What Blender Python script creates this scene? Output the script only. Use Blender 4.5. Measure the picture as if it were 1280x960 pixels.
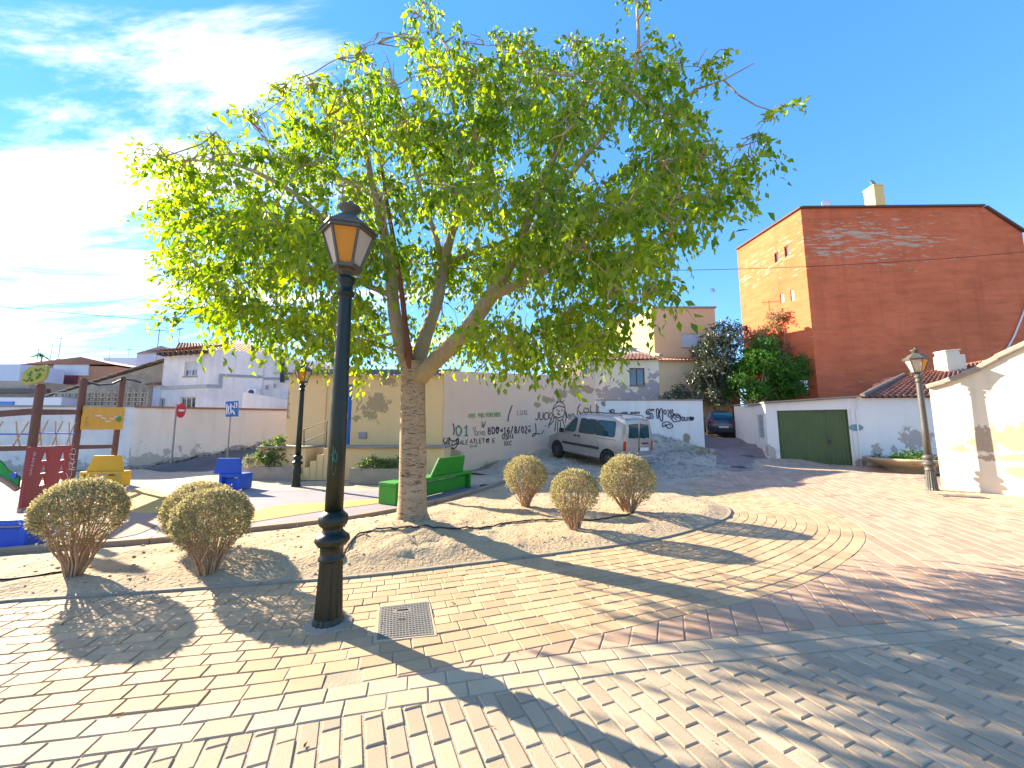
import bpy, bmesh, math, random
import numpy as np
from mathutils import Vector, Matrix, noise as mnoise
random.seed(7)
R = math.radians
scene = bpy.context.scene
for o in list(bpy.data.objects): bpy.data.objects.remove(o)
COL = scene.collection

# ------------------------------------------------------------------ camera
PITCH = R(6.77); CH = 1.6; F = 480.0
cam_d = bpy.data.cameras.new('camera'); cam = bpy.data.objects.new('camera', cam_d); COL.objects.link(cam)
cam.location = (0, 0, CH); cam.rotation_euler = (R(90) + PITCH, 0, 0)
cam_d.sensor_fit = 'HORIZONTAL'; cam_d.sensor_width = 36; cam_d.lens = 36 * F / 1280
cam_d.clip_start = 0.05; cam_d.clip_end = 3000
scene.camera = cam
# ------------------------------------------------------------------ world, sun, exposure
SUN_AZ = Vector((-0.853, 0.522, 0)).normalized(); SUN_EL = R(23.5)
world = bpy.data.worlds.new('World'); scene.world = world; world.use_nodes = True
wn = world.node_tree.nodes; wl = world.node_tree.links; wn.clear()
sky = wn.new('ShaderNodeTexSky'); sky.sky_type = 'NISHITA'; sky.sun_disc = False
sky.sun_elevation = SUN_EL; sky.sun_rotation = math.atan2(SUN_AZ.x, SUN_AZ.y)
sky.air_density = 1.0; sky.dust_density = 0.0; sky.ozone_density = 1.6; sky.altitude = 50
bg = wn.new('ShaderNodeBackground'); bg.inputs[1].default_value = 0.15
wo = wn.new('ShaderNodeOutputWorld')
tc = wn.new('ShaderNodeTexCoord'); sep = wn.new('ShaderNodeSeparateXYZ'); wl.new(tc.outputs['Generated'], sep.inputs[0])
def wmath(op, a, b=None):
    n = wn.new('ShaderNodeMath'); n.operation = op
    for i, v in enumerate((a, b)):
        if v is None: continue
        if isinstance(v, (int, float)): n.inputs[i].default_value = v
        else: wl.new(v, n.inputs[i])
    return n.outputs[0]
zc = wmath('MAXIMUM', wmath('ADD', sep.outputs[2], 0.12), 0.02)
cx_ = wmath('DIVIDE', sep.outputs[0], zc); cy_ = wmath('DIVIDE', sep.outputs[1], zc)
comb = wn.new('ShaderNodeCombineXYZ'); wl.new(cx_, comb.inputs[0]); wl.new(cy_, comb.inputs[1])
mp = wn.new('ShaderNodeMapping'); mp.inputs['Rotation'].default_value = (0, 0, R(-28)); mp.inputs['Scale'].default_value = (0.55, 2.1, 1)
mp.inputs['Location'].default_value = (3.1, 1.7, 0)
wl.new(comb.outputs[0], mp.inputs[0])
nz = wn.new('ShaderNodeTexNoise'); nz.inputs['Scale'].default_value = 1.0; nz.inputs['Detail'].default_value = 13
nz.inputs['Roughness'].default_value = 0.66; nz.inputs['Distortion'].default_value = 0.5; wl.new(mp.outputs[0], nz.inputs[0])
# more cloud towards the west (left), clear towards the east
wgt = wmath('MULTIPLY', sep.outputs[0], -0.21)
cm = wmath('ADD', nz.outputs[0], wgt)
mr = wn.new('ShaderNodeMapRange'); mr.interpolation_type = 'SMOOTHSTEP'; wl.new(cm, mr.inputs[0])
mr.inputs[1].default_value = 0.585; mr.inputs[2].default_value = 0.84; mr.inputs[3].default_value = 0; mr.inputs[4].default_value = 0.9
gm = wn.new('ShaderNodeGamma'); gm.inputs[1].default_value = 0.55; wl.new(sky.outputs[0], gm.inputs[0])
hs = wn.new('ShaderNodeHueSaturation'); hs.inputs['Saturation'].default_value = 1.72; hs.inputs['Value'].default_value = 0.68; wl.new(gm.outputs[0], hs.inputs['Color'])
tm = wn.new('ShaderNodeMix'); tm.data_type = 'RGBA'; tm.blend_type = 'MULTIPLY'; tm.inputs[0].default_value = 1; wl.new(hs.outputs[0], tm.inputs[6]); tm.inputs[7].default_value = (0.58, 0.77, 1.07, 1)
cmx = wn.new('ShaderNodeMix'); cmx.data_type = 'RGBA'; wl.new(mr.outputs[0], cmx.inputs[0])
wl.new(tm.outputs[2], cmx.inputs[6]); cmx.inputs[7].default_value = (3.3, 2.75, 2.2, 1)
wl.new(cmx.outputs[2], bg.inputs[0]); wl.new(bg.outputs[0], wo.inputs[0])
sun_d = bpy.data.lights.new('sun', 'SUN'); sun_d.energy = 2.75; sun_d.angle = R(0.5); sun_d.color = (1.0, 0.85, 0.64)
sun = bpy.data.objects.new('sun', sun_d); COL.objects.link(sun)
sdir = Vector((SUN_AZ.x * math.cos(SUN_EL), SUN_AZ.y * math.cos(SUN_EL), math.sin(SUN_EL)))
sun.rotation_euler = sdir.to_track_quat('Z', 'Y').to_euler(); sun.location = (-30, 20, 30)
vs = scene.view_settings; vs.view_transform = 'Standard'; vs.look = 'None'; vs.gamma = 1; vs.exposure = 2.85
vs.use_curve_mapping = False
scene.render.engine = 'CYCLES'
scene.cycles.max_bounces = 6; scene.cycles.diffuse_bounces = 3; scene.cycles.transmission_bounces = 4

# ------------------------------------------------------------------ survey helpers (photo measurements -> metres)
def ray(px, py):
    u = (px - 640) / F; v = (480 - py) / F
    return Vector((u, math.cos(PITCH) - v * math.sin(PITCH), math.sin(PITCH) + v * math.cos(PITCH)))
def G(px, py, z=0.0):
    d = ray(px, py); t = (z - CH) / d.z
    return Vector((d.x * t, d.y * t, z))
def D(px, py, y):
    d = ray(px, py); t = y / d.y
    return Vector((d.x * t, y, CH + d.z * t))
def XY(px, y, py=537):
    p = D(px, py, y); return (p.x, p.y)
def onwall(px, py, A, B):
    """photo point -> (metres along wall A->B, height)"""
    d = ray(px, py); ax, ay = A; ex, ey = B[0] - A[0], B[1] - A[1]; L = math.hypot(ex, ey); ex /= L; ey /= L
    nx, ny = ey, -ex
    t = (ax * nx + ay * ny) / (d.x * nx + d.y * ny)
    return ((d.x * t - ax) * ex + (d.y * t - ay) * ey, CH + d.z * t)

# ------------------------------------------------------------------ materials
MATS = {}
def newmat(name):
    m = bpy.data.materials.new(name); m.use_nodes = True; MATS[name] = m
    nt = m.node_tree; b = nt.nodes['Principled BSDF']
    return m, nt, b
def lnk(nt, a, b): nt.links.new(a, b)
def mixc(nt, fac, a, b):
    n = nt.nodes.new('ShaderNodeMix'); n.data_type = 'RGBA'
    for i, v in ((0, fac), (6, a), (7, b)):
        if isinstance(v, (int, float)): n.inputs[i].default_value = v
        elif isinstance(v, (tuple, list)): n.inputs[i].default_value = (*v[:3], 1)
        else: lnk(nt, v, n.inputs[i])
    return n.outputs[2]
def mth(nt, op, a, b=None, clamp=False):
    n = nt.nodes.new('ShaderNodeMath'); n.operation = op; n.use_clamp = clamp
    for i, v in enumerate((a, b)):
        if v is None: continue
        if isinstance(v, (int, float)): n.inputs[i].default_value = v
        else: lnk(nt, v, n.inputs[i])
    return n.outputs[0]
def coords(nt, scale=(1, 1, 1), rot=(0, 0, 0)):
    t = nt.nodes.new('ShaderNodeTexCoord'); m = nt.nodes.new('ShaderNodeMapping')
    m.inputs['Scale'].default_value = scale; m.inputs['Rotation'].default_value = rot
    lnk(nt, t.outputs['Object'], m.inputs[0]); return m.outputs[0]
def noise(nt, vec, scale, detail=6, rough=0.6, dist=0.0):
    n = nt.nodes.new('ShaderNodeTexNoise'); n.inputs['Scale'].default_value = scale; n.inputs['Detail'].default_value = detail
    n.inputs['Roughness'].default_value = rough; n.inputs['Distortion'].default_value = dist; lnk(nt, vec, n.inputs[0]); return n.outputs[0]
def rng(nt, v, a, b, c=0.0, d=1.0):
    n = nt.nodes.new('ShaderNodeMapRange'); lnk(nt, v, n.inputs[0])
    for i, k in enumerate((a, b, c, d)): n.inputs[i + 1].default_value = k
    return n.outputs[0]
def bump(nt, b, h, strength, dist=0.02):
    n = nt.nodes.new('ShaderNodeBump'); n.inputs['Strength'].default_value = strength; n.inputs['Distance'].default_value = dist
    lnk(nt, h, n.inputs['Height']); lnk(nt, n.outputs[0], b.inputs['Normal'])
def surf(name, c1, c2=None, scale=3.0, rough=0.85, bstr=0.3, bscale=30.0, metal=0.0, fine=0.25, tint=0.0, stretch=(1, 1, 1), bdist=0.02, spec=None, coat=0.0):
    """two-tone mottled surface with fine grain and bump"""
    m, nt, b = newmat(name); c2 = c2 or tuple(x * 0.8 for x in c1)
    v = coords(nt, stretch); n1 = noise(nt, v, scale); n2 = noise(nt, v, bscale, 4)
    c = mixc(nt, rng(nt, n1, 0.32, 0.68), c1, c2)
    if fine > 0: c = mixc(nt, rng(nt, n2, 0.3, 0.75, 0, fine), c, tuple(x * 0.45 for x in c1))
    if tint > 0:
        a = nt.nodes.new('ShaderNodeAttribute'); a.attribute_name = 'tint'
        f = rng(nt, a.outputs['Fac'], 0, 1, 1 - tint, 1 + tint)
        h = nt.nodes.new('ShaderNodeHueSaturation'); lnk(nt, c, h.inputs['Color']); lnk(nt, f, h.inputs['Value']); c = h.outputs[0]
    if tint > 0 and 'paver' in name:
        st = noise(nt, coords(nt), .9, 9, .72); c = mixc(nt, rng(nt, st, .54, .70, 0, .42), c, tuple(x * 0.52 for x in c1))
        sp_ = noise(nt, coords(nt), 11, 2, .5); c = mixc(nt, rng(nt, sp_, .755, .775, 0, .7), c, tuple(x * 0.22 for x in c1))
    lnk(nt, c, b.inputs['Base Color']); b.inputs['Roughness'].default_value = rough; b.inputs['Metallic'].default_value = metal
    if spec is not None: b.inputs['Specular IOR Level'].default_value = spec
    if coat: b.inputs['Coat Weight'].default_value = coat
    if bstr > 0: bump(nt, b, n2, bstr, bdist)
    return m
def wallmat(name, c1, c2, patches=(), pcol=(0.32, 0.26, 0.2), basez=None, scale=0.7, rough=0.92, bstr=0.35, specks=0.0, streak=0.25, amp=1.1):
    """painted render: mottled, rain streaked; patches = [(x,y,z,rx,ry,rz)] where the paint has fallen off"""
    m, nt, b = newmat(name)
    v = coords(nt); n1 = noise(nt, v, scale, 5, 0.65); n2 = noise(nt, v, 25, 5, 0.7); n3 = noise(nt, v, 2.6, 8, 0.7)
    sv = coords(nt, (2.2, 2.2, 0.12)); ns = noise(nt, sv, 1.6, 4, 0.6)
    c = mixc(nt, rng(nt, n1, 0.3, 0.7), c1, c2)
    c = mixc(nt, rng(nt, ns, 0.52, 0.78, 0, streak), c, tuple(x * 0.55 for x in c1))
    mask = None
    if specks > 0:
        mask = rng(nt, noise(nt, v, 5.5, 8, 0.75), 0.74 - specks, 0.75 - specks)
    for (x, y, z, rx, ry, rz) in patches:
        t = nt.nodes.new('ShaderNodeTexCoord'); s = nt.nodes.new('ShaderNodeVectorMath'); s.operation = 'SUBTRACT'
        lnk(nt, t.outputs['Object'], s.inputs[0]); s.inputs[1].default_value = (x, y, z)
        q = nt.nodes.new('ShaderNodeVectorMath'); q.operation = 'DIVIDE'; lnk(nt, s.outputs[0], q.inputs[0]); q.inputs[1].default_value = (rx, ry, rz)
        l = nt.nodes.new('ShaderNodeVectorMath'); l.operation = 'LENGTH'; lnk(nt, q.outputs[0], l.inputs[0])
        d = mth(nt, 'ADD', l.outputs['Value'], mth(nt, 'MULTIPLY', mth(nt, 'SUBTRACT', n3, 0.5), -amp * 3.2))
        k = rng(nt, d, 0.85, 0.9, 1, 0)
        mask = k if mask is None else mth(nt, 'MAXIMUM', mask, k)
    if basez is not None:      # rising damp / fallen render near the foot
        z0, hgt = basez
        sp = nt.nodes.new('ShaderNodeSeparateXYZ'); lnk(nt, v, sp.inputs[0])
        e = mth(nt, 'ADD', mth(nt, 'MULTIPLY', mth(nt, 'SUBTRACT', sp.outputs[2], z0), 1.0 / hgt), mth(nt, 'MULTIPLY', mth(nt, 'SUBTRACT', n3, 0.5), 5.0))
        k = rng(nt, e, 0.45, 0.6, 0.75, 0)
        mask = k if mask is None else mth(nt, 'MAXIMUM', mask, k)
    h = mth(nt, 'MULTIPLY', n2, 0.25)
    if mask is not None:
        pc = mixc(nt, rng(nt, n2, 0.3, 0.7), pcol, tuple(x * 0.7 for x in pcol))
        c = mixc(nt, mask, c, pc)
        h = mth(nt, 'SUBTRACT', h, mth(nt, 'MULTIPLY', mask, 0.6))
    h = mth(nt, 'ADD', h, mth(nt, 'MULTIPLY', n1, 0.6))
    lnk(nt, c, b.inputs['Base Color']); b.inputs['Roughness'].default_value = rough
    b.inputs['Specular IOR Level'].default_value = 0.2
    bump(nt, b, h, bstr, 0.03)
    return m
def flat(name, c, rough=0.5, metal=0.0, coat=0.0, var=0.12, bstr=0.05):
    return surf(name, c, tuple(x * (1 - var) for x in c), 6, rough, bstr, 60, metal, fine=0.08, coat=coat)
def leafmat(name, c1, c2, trans=0.5, rough=0.5):
    m, nt, b = newmat(name)
    a = nt.nodes.new('ShaderNodeAttribute'); a.attribute_name = 'tint'
    c = mixc(nt, a.outputs['Fac'], c1, c2)
    lnk(nt, c, b.inputs['Base Color']); b.inputs['Roughness'].default_value = rough; b.inputs['Specular IOR Level'].default_value = 0.35
    tr = nt.nodes.new('ShaderNodeBsdfTranslucent')
    h = nt.nodes.new('ShaderNodeHueSaturation'); lnk(nt, c, h.inputs['Color']); h.inputs['Saturation'].default_value = 1.15; h.inputs['Value'].default_value = 1.9
    h.inputs['Hue'].default_value = 0.485
    lnk(nt, h.outputs[0], tr.inputs[0])
    mx = nt.nodes.new('ShaderNodeMixShader'); mx.inputs[0].default_value = trans
    lnk(nt, b.outputs[0], mx.inputs[1]); lnk(nt, tr.outputs[0], mx.inputs[2])
    lnk(nt, mx.outputs[0], nt.nodes['Material Output'].inputs[0])
    return m
def glassmat(name, c, rough=0.06, metal=0.0, coat=.6):
    m, nt, b = newmat(name); b.inputs['Base Color'].default_value = (*c, 1); b.inputs['Roughness'].default_value = rough
    b.inputs['Specular IOR Level'].default_value = 0.5 + coat*.6; b.inputs['Coat Weight'].default_value = coat; b.inputs['Coat Roughness'].default_value = 0.02
    v = coords(nt); n = noise(nt, v, 2.0, 3); bump(nt, b, n, 0.04, 0.02)
    return m

# ------------------------------------------------------------------ mesh builder
class MB:
    def __init__(s): s.v = []; s.f = []; s.t = []; s.mi = []; s.cur = 0; s.tint = None
    def face(s, idx, t=None): s.f.append(idx); s.t.append(0.5 if t is None else t); s.mi.append(s.cur)
    def poly(s, pts, t=None):
        n = len(s.v); s.v.extend([tuple(p) for p in pts]); s.face(list(range(n, n + len(pts))), t)
    def box(s, c, size, rz=0.0, rx=0.0, ry=0.0, M=None):
        hx, hy, hz = (k / 2 for k in size); n = len(s.v)
        if M is None: M = Matrix.Rotation(rz, 3, 'Z') @ Matrix.Rotation(ry, 3, 'Y') @ Matrix.Rotation(rx, 3, 'X')
        c = Vector(c)
        for dx, dy, dz in ((-1,-1,-1),(1,-1,-1),(1,1,-1),(-1,1,-1),(-1,-1,1),(1,-1,1),(1,1,1),(-1,1,1)):
            s.v.append(tuple(c + M @ Vector((dx*hx, dy*hy, dz*hz))))
        for q in ((0,3,2,1),(4,5,6,7),(0,1,5,4),(1,2,6,5),(2,3,7,6),(3,0,4,7)): s.face([n + k for k in q])
        return s
    def beam(s, a, b, w, h):
        a = Vector(a); b = Vector(b); d = (b - a); L = d.length; d.normalize()
        up = Vector((0, 0, 1)) if abs(d.z) < 0.95 else Vector((0, 1, 0))
        x = d.cross(up).normalized(); y = x.cross(d)
        M = Matrix((x, d, y)).transposed()
        return s.box((a + b) / 2, (w, L, h), M=M)
    def prism(s, poly, z0, z1, cap=True):
        """poly ccw list of (x,y); z0/z1 numbers or per-vertex lists"""
        n = len(s.v); k = len(poly)
        z0 = z0 if isinstance(z0, (list, tuple)) else [z0] * k; z1 = z1 if isinstance(z1, (list, tuple)) else [z1] * k
        for (x, y), z in zip(poly, z0): s.v.append((x, y, z))
        for (x, y), z in zip(poly, z1): s.v.append((x, y, z))
        for i in range(k): j = (i + 1) % k; s.face([n + i, n + j, n + k + j, n + k + i])
        if cap: s.face([n + k + i for i in range(k)]); s.face([n + i for i in reversed(range(k))])
        return s
    def tube(s, path, radii, n=6, cap=True, t=None):
        path = [Vector(p) for p in path]
        if isinstance(radii, (int, float)): radii = [radii] * len(path)
        base = len(s.v); ref = None
        for i, p in enumerate(path):
            d = (path[min(i + 1, len(path) - 1)] - path[max(i - 1, 0)])
            if d.length < 1e-9: d = Vector((0, 0, 1))
            d.normalize()
            if ref is None: ref = d.orthogonal().normalized()
            x = (ref - d * ref.dot(d))
            if x.length < 1e-6: x = d.orthogonal()
            x.normalize(); ref = x; y = d.cross(x)
            for k in range(n):
                a = 2 * math.pi * k / n
                s.v.append(tuple(p + (x * math.cos(a) + y * math.sin(a)) * radii[i]))
        for i in range(len(path) - 1):
            for k in range(n):
                k2 = (k + 1) % n
                s.face([base + i*n + k, base + i*n + k2, base + (i+1)*n + k2, base + (i+1)*n + k], t)
        if cap:
            s.face([base + k for k in reversed(range(n))], t); s.face([base + (len(path)-1)*n + k for k in range(n)], t)
        return s
    def lathe(s, prof, c=(0, 0, 0), n=16, flute=0.0, cap=True):
        base = len(s.v)
        for (r, z) in prof:
            for k in range(n):
                a = 2 * math.pi * k / n; rr = r * (1 - (flute if k % 2 else 0))
                s.v.append((c[0] + rr * math.cos(a), c[1] + rr * math.sin(a), c[2] + z))
        for i in range(len(prof) - 1):
            for k in range(n):
                k2 = (k + 1) % n
                s.face([base + i*n + k, base + i*n + k2, base + (i+1)*n + k2, base + (i+1)*n + k])
        if cap:
            s.face([base + k for k in reversed(range(n))]); s.face([base + (len(prof)-1)*n + k for k in range(n)])
        return s
    def build(s, name, mat, parent=None, smooth=False, bevel=0.0, mats=None, loc=None):
        me = bpy.data.meshes.new(name); me.from_pydata(s.v, [], s.f); me.update()
        a = me.attributes.new('tint', 'FLOAT', 'FACE'); a.data.foreach_set('value', s.t)
        for m in (mats or [mat]): me.materials.append(m)
        if mats: me.polygons.foreach_set('material_index', s.mi)
        if smooth: me.polygons.foreach_set('use_smooth', [True] * len(me.polygons))
        o = bpy.data.objects.new(name, me); COL.objects.link(o)
        if loc is not None: o.location = loc
        if parent is not None:
            o.parent = parent; o.matrix_parent_inverse = WINV(parent)
        if bevel > 0:
            b = o.modifiers.new('bevel', 'BEVEL'); b.width = bevel; b.segments = 2; b.limit_method = 'ANGLE'; b.angle_limit = R(40)
        return o
def wloc(o):
    p = Vector(o.location)
    return p
def WINV(p):
    # parts are modelled in world metres; the parent Empty only carries an offset (all Empties are built unrotated)
    if p.type == 'EMPTY': return Matrix.Translation(-Vector(p.location))
    return Matrix.Identity(4) if p.location.length == 0 else Matrix.Translation(-Vector(p.location))
def tag(o, label, cat=None, group=None, kind=None):
    if label: o['label'] = label
    if cat: o['category'] = cat
    if group: o['group'] = group
    if kind: o['kind'] = kind
    return o
def thing(name, label, cat, loc=(0, 0, 0), group=None):
    o = bpy.data.objects.new(name, None); COL.objects.link(o); o.location = loc; o.empty_display_size = 0.2
    return tag(o, label, cat, group)
def struct(o): o['kind'] = 'structure'; return o
def kids(o): return [c for c in bpy.data.objects if c.parent == o]
def copy_tree(o, parent=None):
    c = o.copy(); COL.objects.link(c)
    if parent is not None: c.parent = parent
    for k in kids(o): copy_tree(k, c)
    return c

# ------------------------------------------------------------------ terrain height
_cp = []
def cp(px, y, z): x = XY(px, y)[0]; _cp.append((x, y, z))
for a in ((800,13.5,.18),(697,15.8,.46),(740,14.6,.30),(760,17,.6),(820,16,.38),(685,17.5,.77),(640,15.8,.42),(590,13.95,.1),(620,13.0,.1),(745,19.4,.85),(800,19.4,.85),(850,19.4,.75),(880,19.6,.66),
          (700,12.6,.2),(780,12.0,.12),(860,12.5,.05),(850,14.5,.3),(860,17,.5),
          (905,15,.06),(905,17.8,.33),(905,19.6,.64),(905,22.5,1.12),(905,28,2.0),(940,19.6,.7),(960,17.8,.3),(1065,16.4,.1),(1165,16.2,.05),(942,20.5,.85),(930,24,1.35),(870,24,1.35),(760,25,1.4),
          (1010,15.5,.05),(1110,14.5,0),(1250,14,0),(960,14.6,.03),(1350,12,0),
          (185,15.8,0.02),(225,16.1,.28),(265,16.4,.5),(305,16.7,.78),(345,17.0,1.04),(400,18.5,1.3),(330,15,.34),(290,14.9,.14),(250,14.5,.04),(200,14.3,0),(355,13.6,.12),(380,15,.5),
          (100,15.5,0),(0,15.5,0),(-150,15.5,0),(-400,14,0),(60,13,0),(200,13,0),(320,12.6,0),(400,12.4,0),(480,12.2,0),(540,12.2,0),(-100,12,0)): cp(*a)
for x in (-30, -20, -10, 0, 10, 20, 30): _cp.append((x, 30, 1.9))
for x in range(-28, 29, 4): _cp.append((x, 11, 0)); _cp.append((x, 9, 0))
_cpa = np.array(_cp)
def hgts(x, y):
    x = np.asarray(x, float); y = np.asarray(y, float); sh = x.shape; x = x.ravel(); y = y.ravel()
    out = np.zeros_like(x)
    for i in range(0, len(x), 20000):
        d2 = (x[i:i+20000, None] - _cpa[None, :, 0])**2 + (y[i:i+20000, None] - _cpa[None, :, 1])**2 + 0.05
        w = d2**-1.9; out[i:i+20000] = (w * _cpa[None, :, 2]).sum(1) / w.sum(1)
    s = np.clip((y - 10.5) / 2.2, 0, 1); s = s*s*(3 - 2*s)
    # dirt bank heaped against the white wall
    bx, by = XY(818, 19.0); out += 0.55 * np.exp(-(((x - bx) / 1.1)**2 + ((y - by) / 0.9)**2))
    bx, by = XY(868, 18.0); out += 0.30 * np.exp(-(((x - bx) / 0.9)**2 + ((y - by) / 0.8)**2))
    out *= s
    return out.reshape(sh)
def h(x, y): return float(hgts(np.array([x]), np.array([y]))[0])

def inpoly(x, y, P):
    x = np.asarray(x); y = np.asarray(y); c = np.zeros(x.shape, bool); n = len(P)
    for i in range(n):
        x1, y1 = P[i][:2]; x2, y2 = P[(i + 1) % n][:2]
        if y1 == y2: continue
        k = ((y1 > y) != (y2 > y)) & (x < (x2 - x1) * (y - y1) / (y2 - y1) + x1); c ^= k
    return c
def nearest_on(P, x, y, closed=True):
    A = np.array([p[:2] for p in P]); B = np.roll(A, -1, 0)
    if not closed: A = A[:-1]; B = B[:-1]
    d = B - A; L = (d**2).sum(1) + 1e-12
    x = np.asarray(x); y = np.asarray(y)
    t = np.clip(((x[:, None] - A[:, 0]) * d[:, 0] + (y[:, None] - A[:, 1]) * d[:, 1]) / L, 0, 1)
    qx = A[:, 0] + t * d[:, 0]; qy = A[:, 1] + t * d[:, 1]
    dd = (qx - x[:, None])**2 + (qy - y[:, None])**2; k = dd.argmin(1); i = np.arange(len(x))
    return qx[i, k], qy[i, k], np.sqrt(dd[i, k]), k
def sheet(P, step, zoff, extra=None):
    """tessellated sheet over polygon P following the terrain; edge vertices snapped to the outline"""
    xs = [p[0] for p in P]; ys = [p[1] for p in P]
    gx = np.arange(min(xs) - step, max(xs) + 2 * step, step); gy = np.arange(min(ys) - step, max(ys) + 2 * step, step)
    X, Y = np.meshgrid(gx, gy); ins = inpoly(X, Y, P)
    cell = ins[:-1, :-1] | ins[1:, :-1] | ins[:-1, 1:] | ins[1:, 1:]
    used = np.zeros_like(ins); used[:-1, :-1] |= cell; used[1:, :-1] |= cell; used[:-1, 1:] |= cell; used[1:, 1:] |= cell
    out = used & ~ins; fx = X[out]; fy = Y[out]
    if len(fx):
        qx, qy, _, _ = nearest_on(P, fx, fy); X[out] = qx; Y[out] = qy
    idx = -np.ones(ins.shape, int); idx[used] = np.arange(used.sum())
    ux, uy = X[used], Y[used]; z = hgts(ux, uy) + zoff
    if extra is not None: z = z + extra(ux, uy)
    b = MB(); b.v = list(zip(ux.tolist(), uy.tolist(), z.tolist()))
    J, I = np.nonzero(cell)
    for j, i in zip(J.tolist(), I.tolist()): b.face([int(idx[j, i]), int(idx[j, i+1]), int(idx[j+1, i+1]), int(idx[j+1, i])])
    return b
def catmull(P, n=8):
    P = [Vector((*p[:2], 0)) for p in P]; out = []
    for i in range(len(P) - 1):
        p0 = P[max(i-1, 0)]; p1 = P[i]; p2 = P[i+1]; p3 = P[min(i+2, len(P)-1)]
        for k in range(n):
            t = k / n
            q = 0.5 * ((2*p1) + (-p0+p2)*t + (2*p0-5*p1+4*p2-p3)*t*t + (-p0+3*p1-3*p2+p3)*t**3)
            out.append((q.x, q.y))
    out.append((P[-1].x, P[-1].y)); return out
def resample(P, step):
    out = [P[0]]; acc = 0.0
    for a, b in zip(P[:-1], P[1:]):
        L = math.hypot(b[0]-a[0], b[1]-a[1]); t = step - acc
        while t <= L:
            out.append((a[0] + (b[0]-a[0])*t/L, a[1] + (b[1]-a[1])*t/L)); t += step
        acc = L - (t - step)
    return out
def g2(px, py, z=0.0): p = G(px, py, z); return (p.x, p.y)

# ------------------------------------------------------------------ ground palette
m_ground = surf('ground_earth', (0.34, 0.26, 0.175), (0.26, 0.2, 0.135), 1.2, 0.95, 0.5, 40)
m_joint = surf('joint_sand', (0.46, 0.36, 0.24), (0.3, 0.23, 0.155), 3, 0.95, 0.4, 60)
m_tan = surf('paver_tan', (0.53, 0.365, 0.205), (0.46, 0.31, 0.17), 1.3, 0.82, 0.25, 140, fine=0.35, tint=0.16)
m_grey = surf('paver_grey', (0.47, 0.365, 0.235), (0.38, 0.30, 0.20), 1.6, 0.85, 0.25, 120, fine=0.35, tint=0.15)
m_border = surf('paver_border', (0.50, 0.395, 0.26), (0.43, 0.33, 0.21), 1.6, 0.82, 0.25, 120, fine=0.3, tint=0.12)
m_red = surf('paver_red', (0.51, 0.335, 0.215), (0.44, 0.285, 0.185), 0.7, 0.8, 0.2, 110, fine=0.3, tint=0.14)
m_sand = surf('bed_sand', (0.50, 0.385, 0.24), (0.42, 0.305, 0.18), 1.4, 0.97, 0.9, 22, fine=0.35, bdist=0.03)
m_kerb = surf('kerb_concrete', (0.40, 0.28, 0.18), (0.33, 0.235, 0.155), 2, 0.9, 0.4, 50)
m_edge = surf('edging_concrete', (0.36, 0.30, 0.22), (0.28, 0.235, 0.175), 3, 0.9, 0.4, 50)
m_rubber = surf('rubber_purple_grey', (0.30, 0.265, 0.285), (0.25, 0.22, 0.24), 2, 0.9, 0.4, 90, fine=0.45)
m_rubyel = surf('rubber_yellow', (0.66, 0.37, 0.08), (0.58, 0.33, 0.09), 2, 0.9, 0.4, 90)
m_rubora = surf('rubber_salmon', (0.46, 0.27, 0.18), (0.40, 0.235, 0.16), 2, 0.9, 0.4, 90)
m_lot = surf('lot_dust', (0.60, 0.47, 0.33), (0.36, 0.28, 0.2), 1.8, 0.95, 0.8, 14, fine=0.5, bdist=0.05)
m_road = surf('asphalt', (0.115, 0.115, 0.12), (0.085, 0.085, 0.09), 1.5, 0.9, 0.5, 60)
m_lane = surf('lane_paving', (0.245, 0.19, 0.175), (0.19, 0.15, 0.14), 1.3, 0.85, 0.4, 30)

# ------------------------------------------------------------------ outlines on the ground
edge_px = [(-420, 812), (-250, 786), (-120, 770), (0, 752), (80, 746), (150, 742), (300, 731), (450, 720), (600, 703), (700, 690.5), (780, 680), (830, 671), (868, 661), (893, 653), (908, 645.5), (910, 638), (900, 632.5), (880, 626.5), (850, 618.5), (810, 611.5), (760, 606)]
E = catmull([g2(*p) for p in edge_px], 10)
kerb_px = [(-420, 745), (-250, 728), (-100, 709), (0, 697), (100, 689), (200, 681), (300, 669), (420, 655), (500, 641), (560, 628), (605, 614), (640, 603), (680, 601), (760, 606)]
K = catmull([g2(*p) for p in kerb_px], 8)
gc_px = [(-420, 1020), (-300, 1000), (-150, 976), (0, 959), (75, 949.5), (142, 940), (232, 928), (400, 900), (490, 885), (577, 871), (654, 859), (733, 847), (833, 834), (1000, 817), (1110, 806), (1280, 794), (1500, 782), (1800, 770)]
GC = catmull([g2(*p) for p in gc_px], 6)
def offset_curve(C, d):
    """offset to the left of travel by d; resampled smooth normals"""
    A = np.array(C); T = np.gradient(A, axis=0); T /= np.linalg.norm(T, axis=1)[:, None] + 1e-9
    for _ in range(3): T[1:-1] = (T[:-2] + T[1:-1] + T[2:]) / 3
    T /= np.linalg.norm(T, axis=1)[:, None]
    N = np.stack([-T[:, 1], T[:, 0]], 1)
    return [tuple(p) for p in (A + N * d)]
E = resample(E, 0.06); GC = resample(GC, 0.15)
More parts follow.
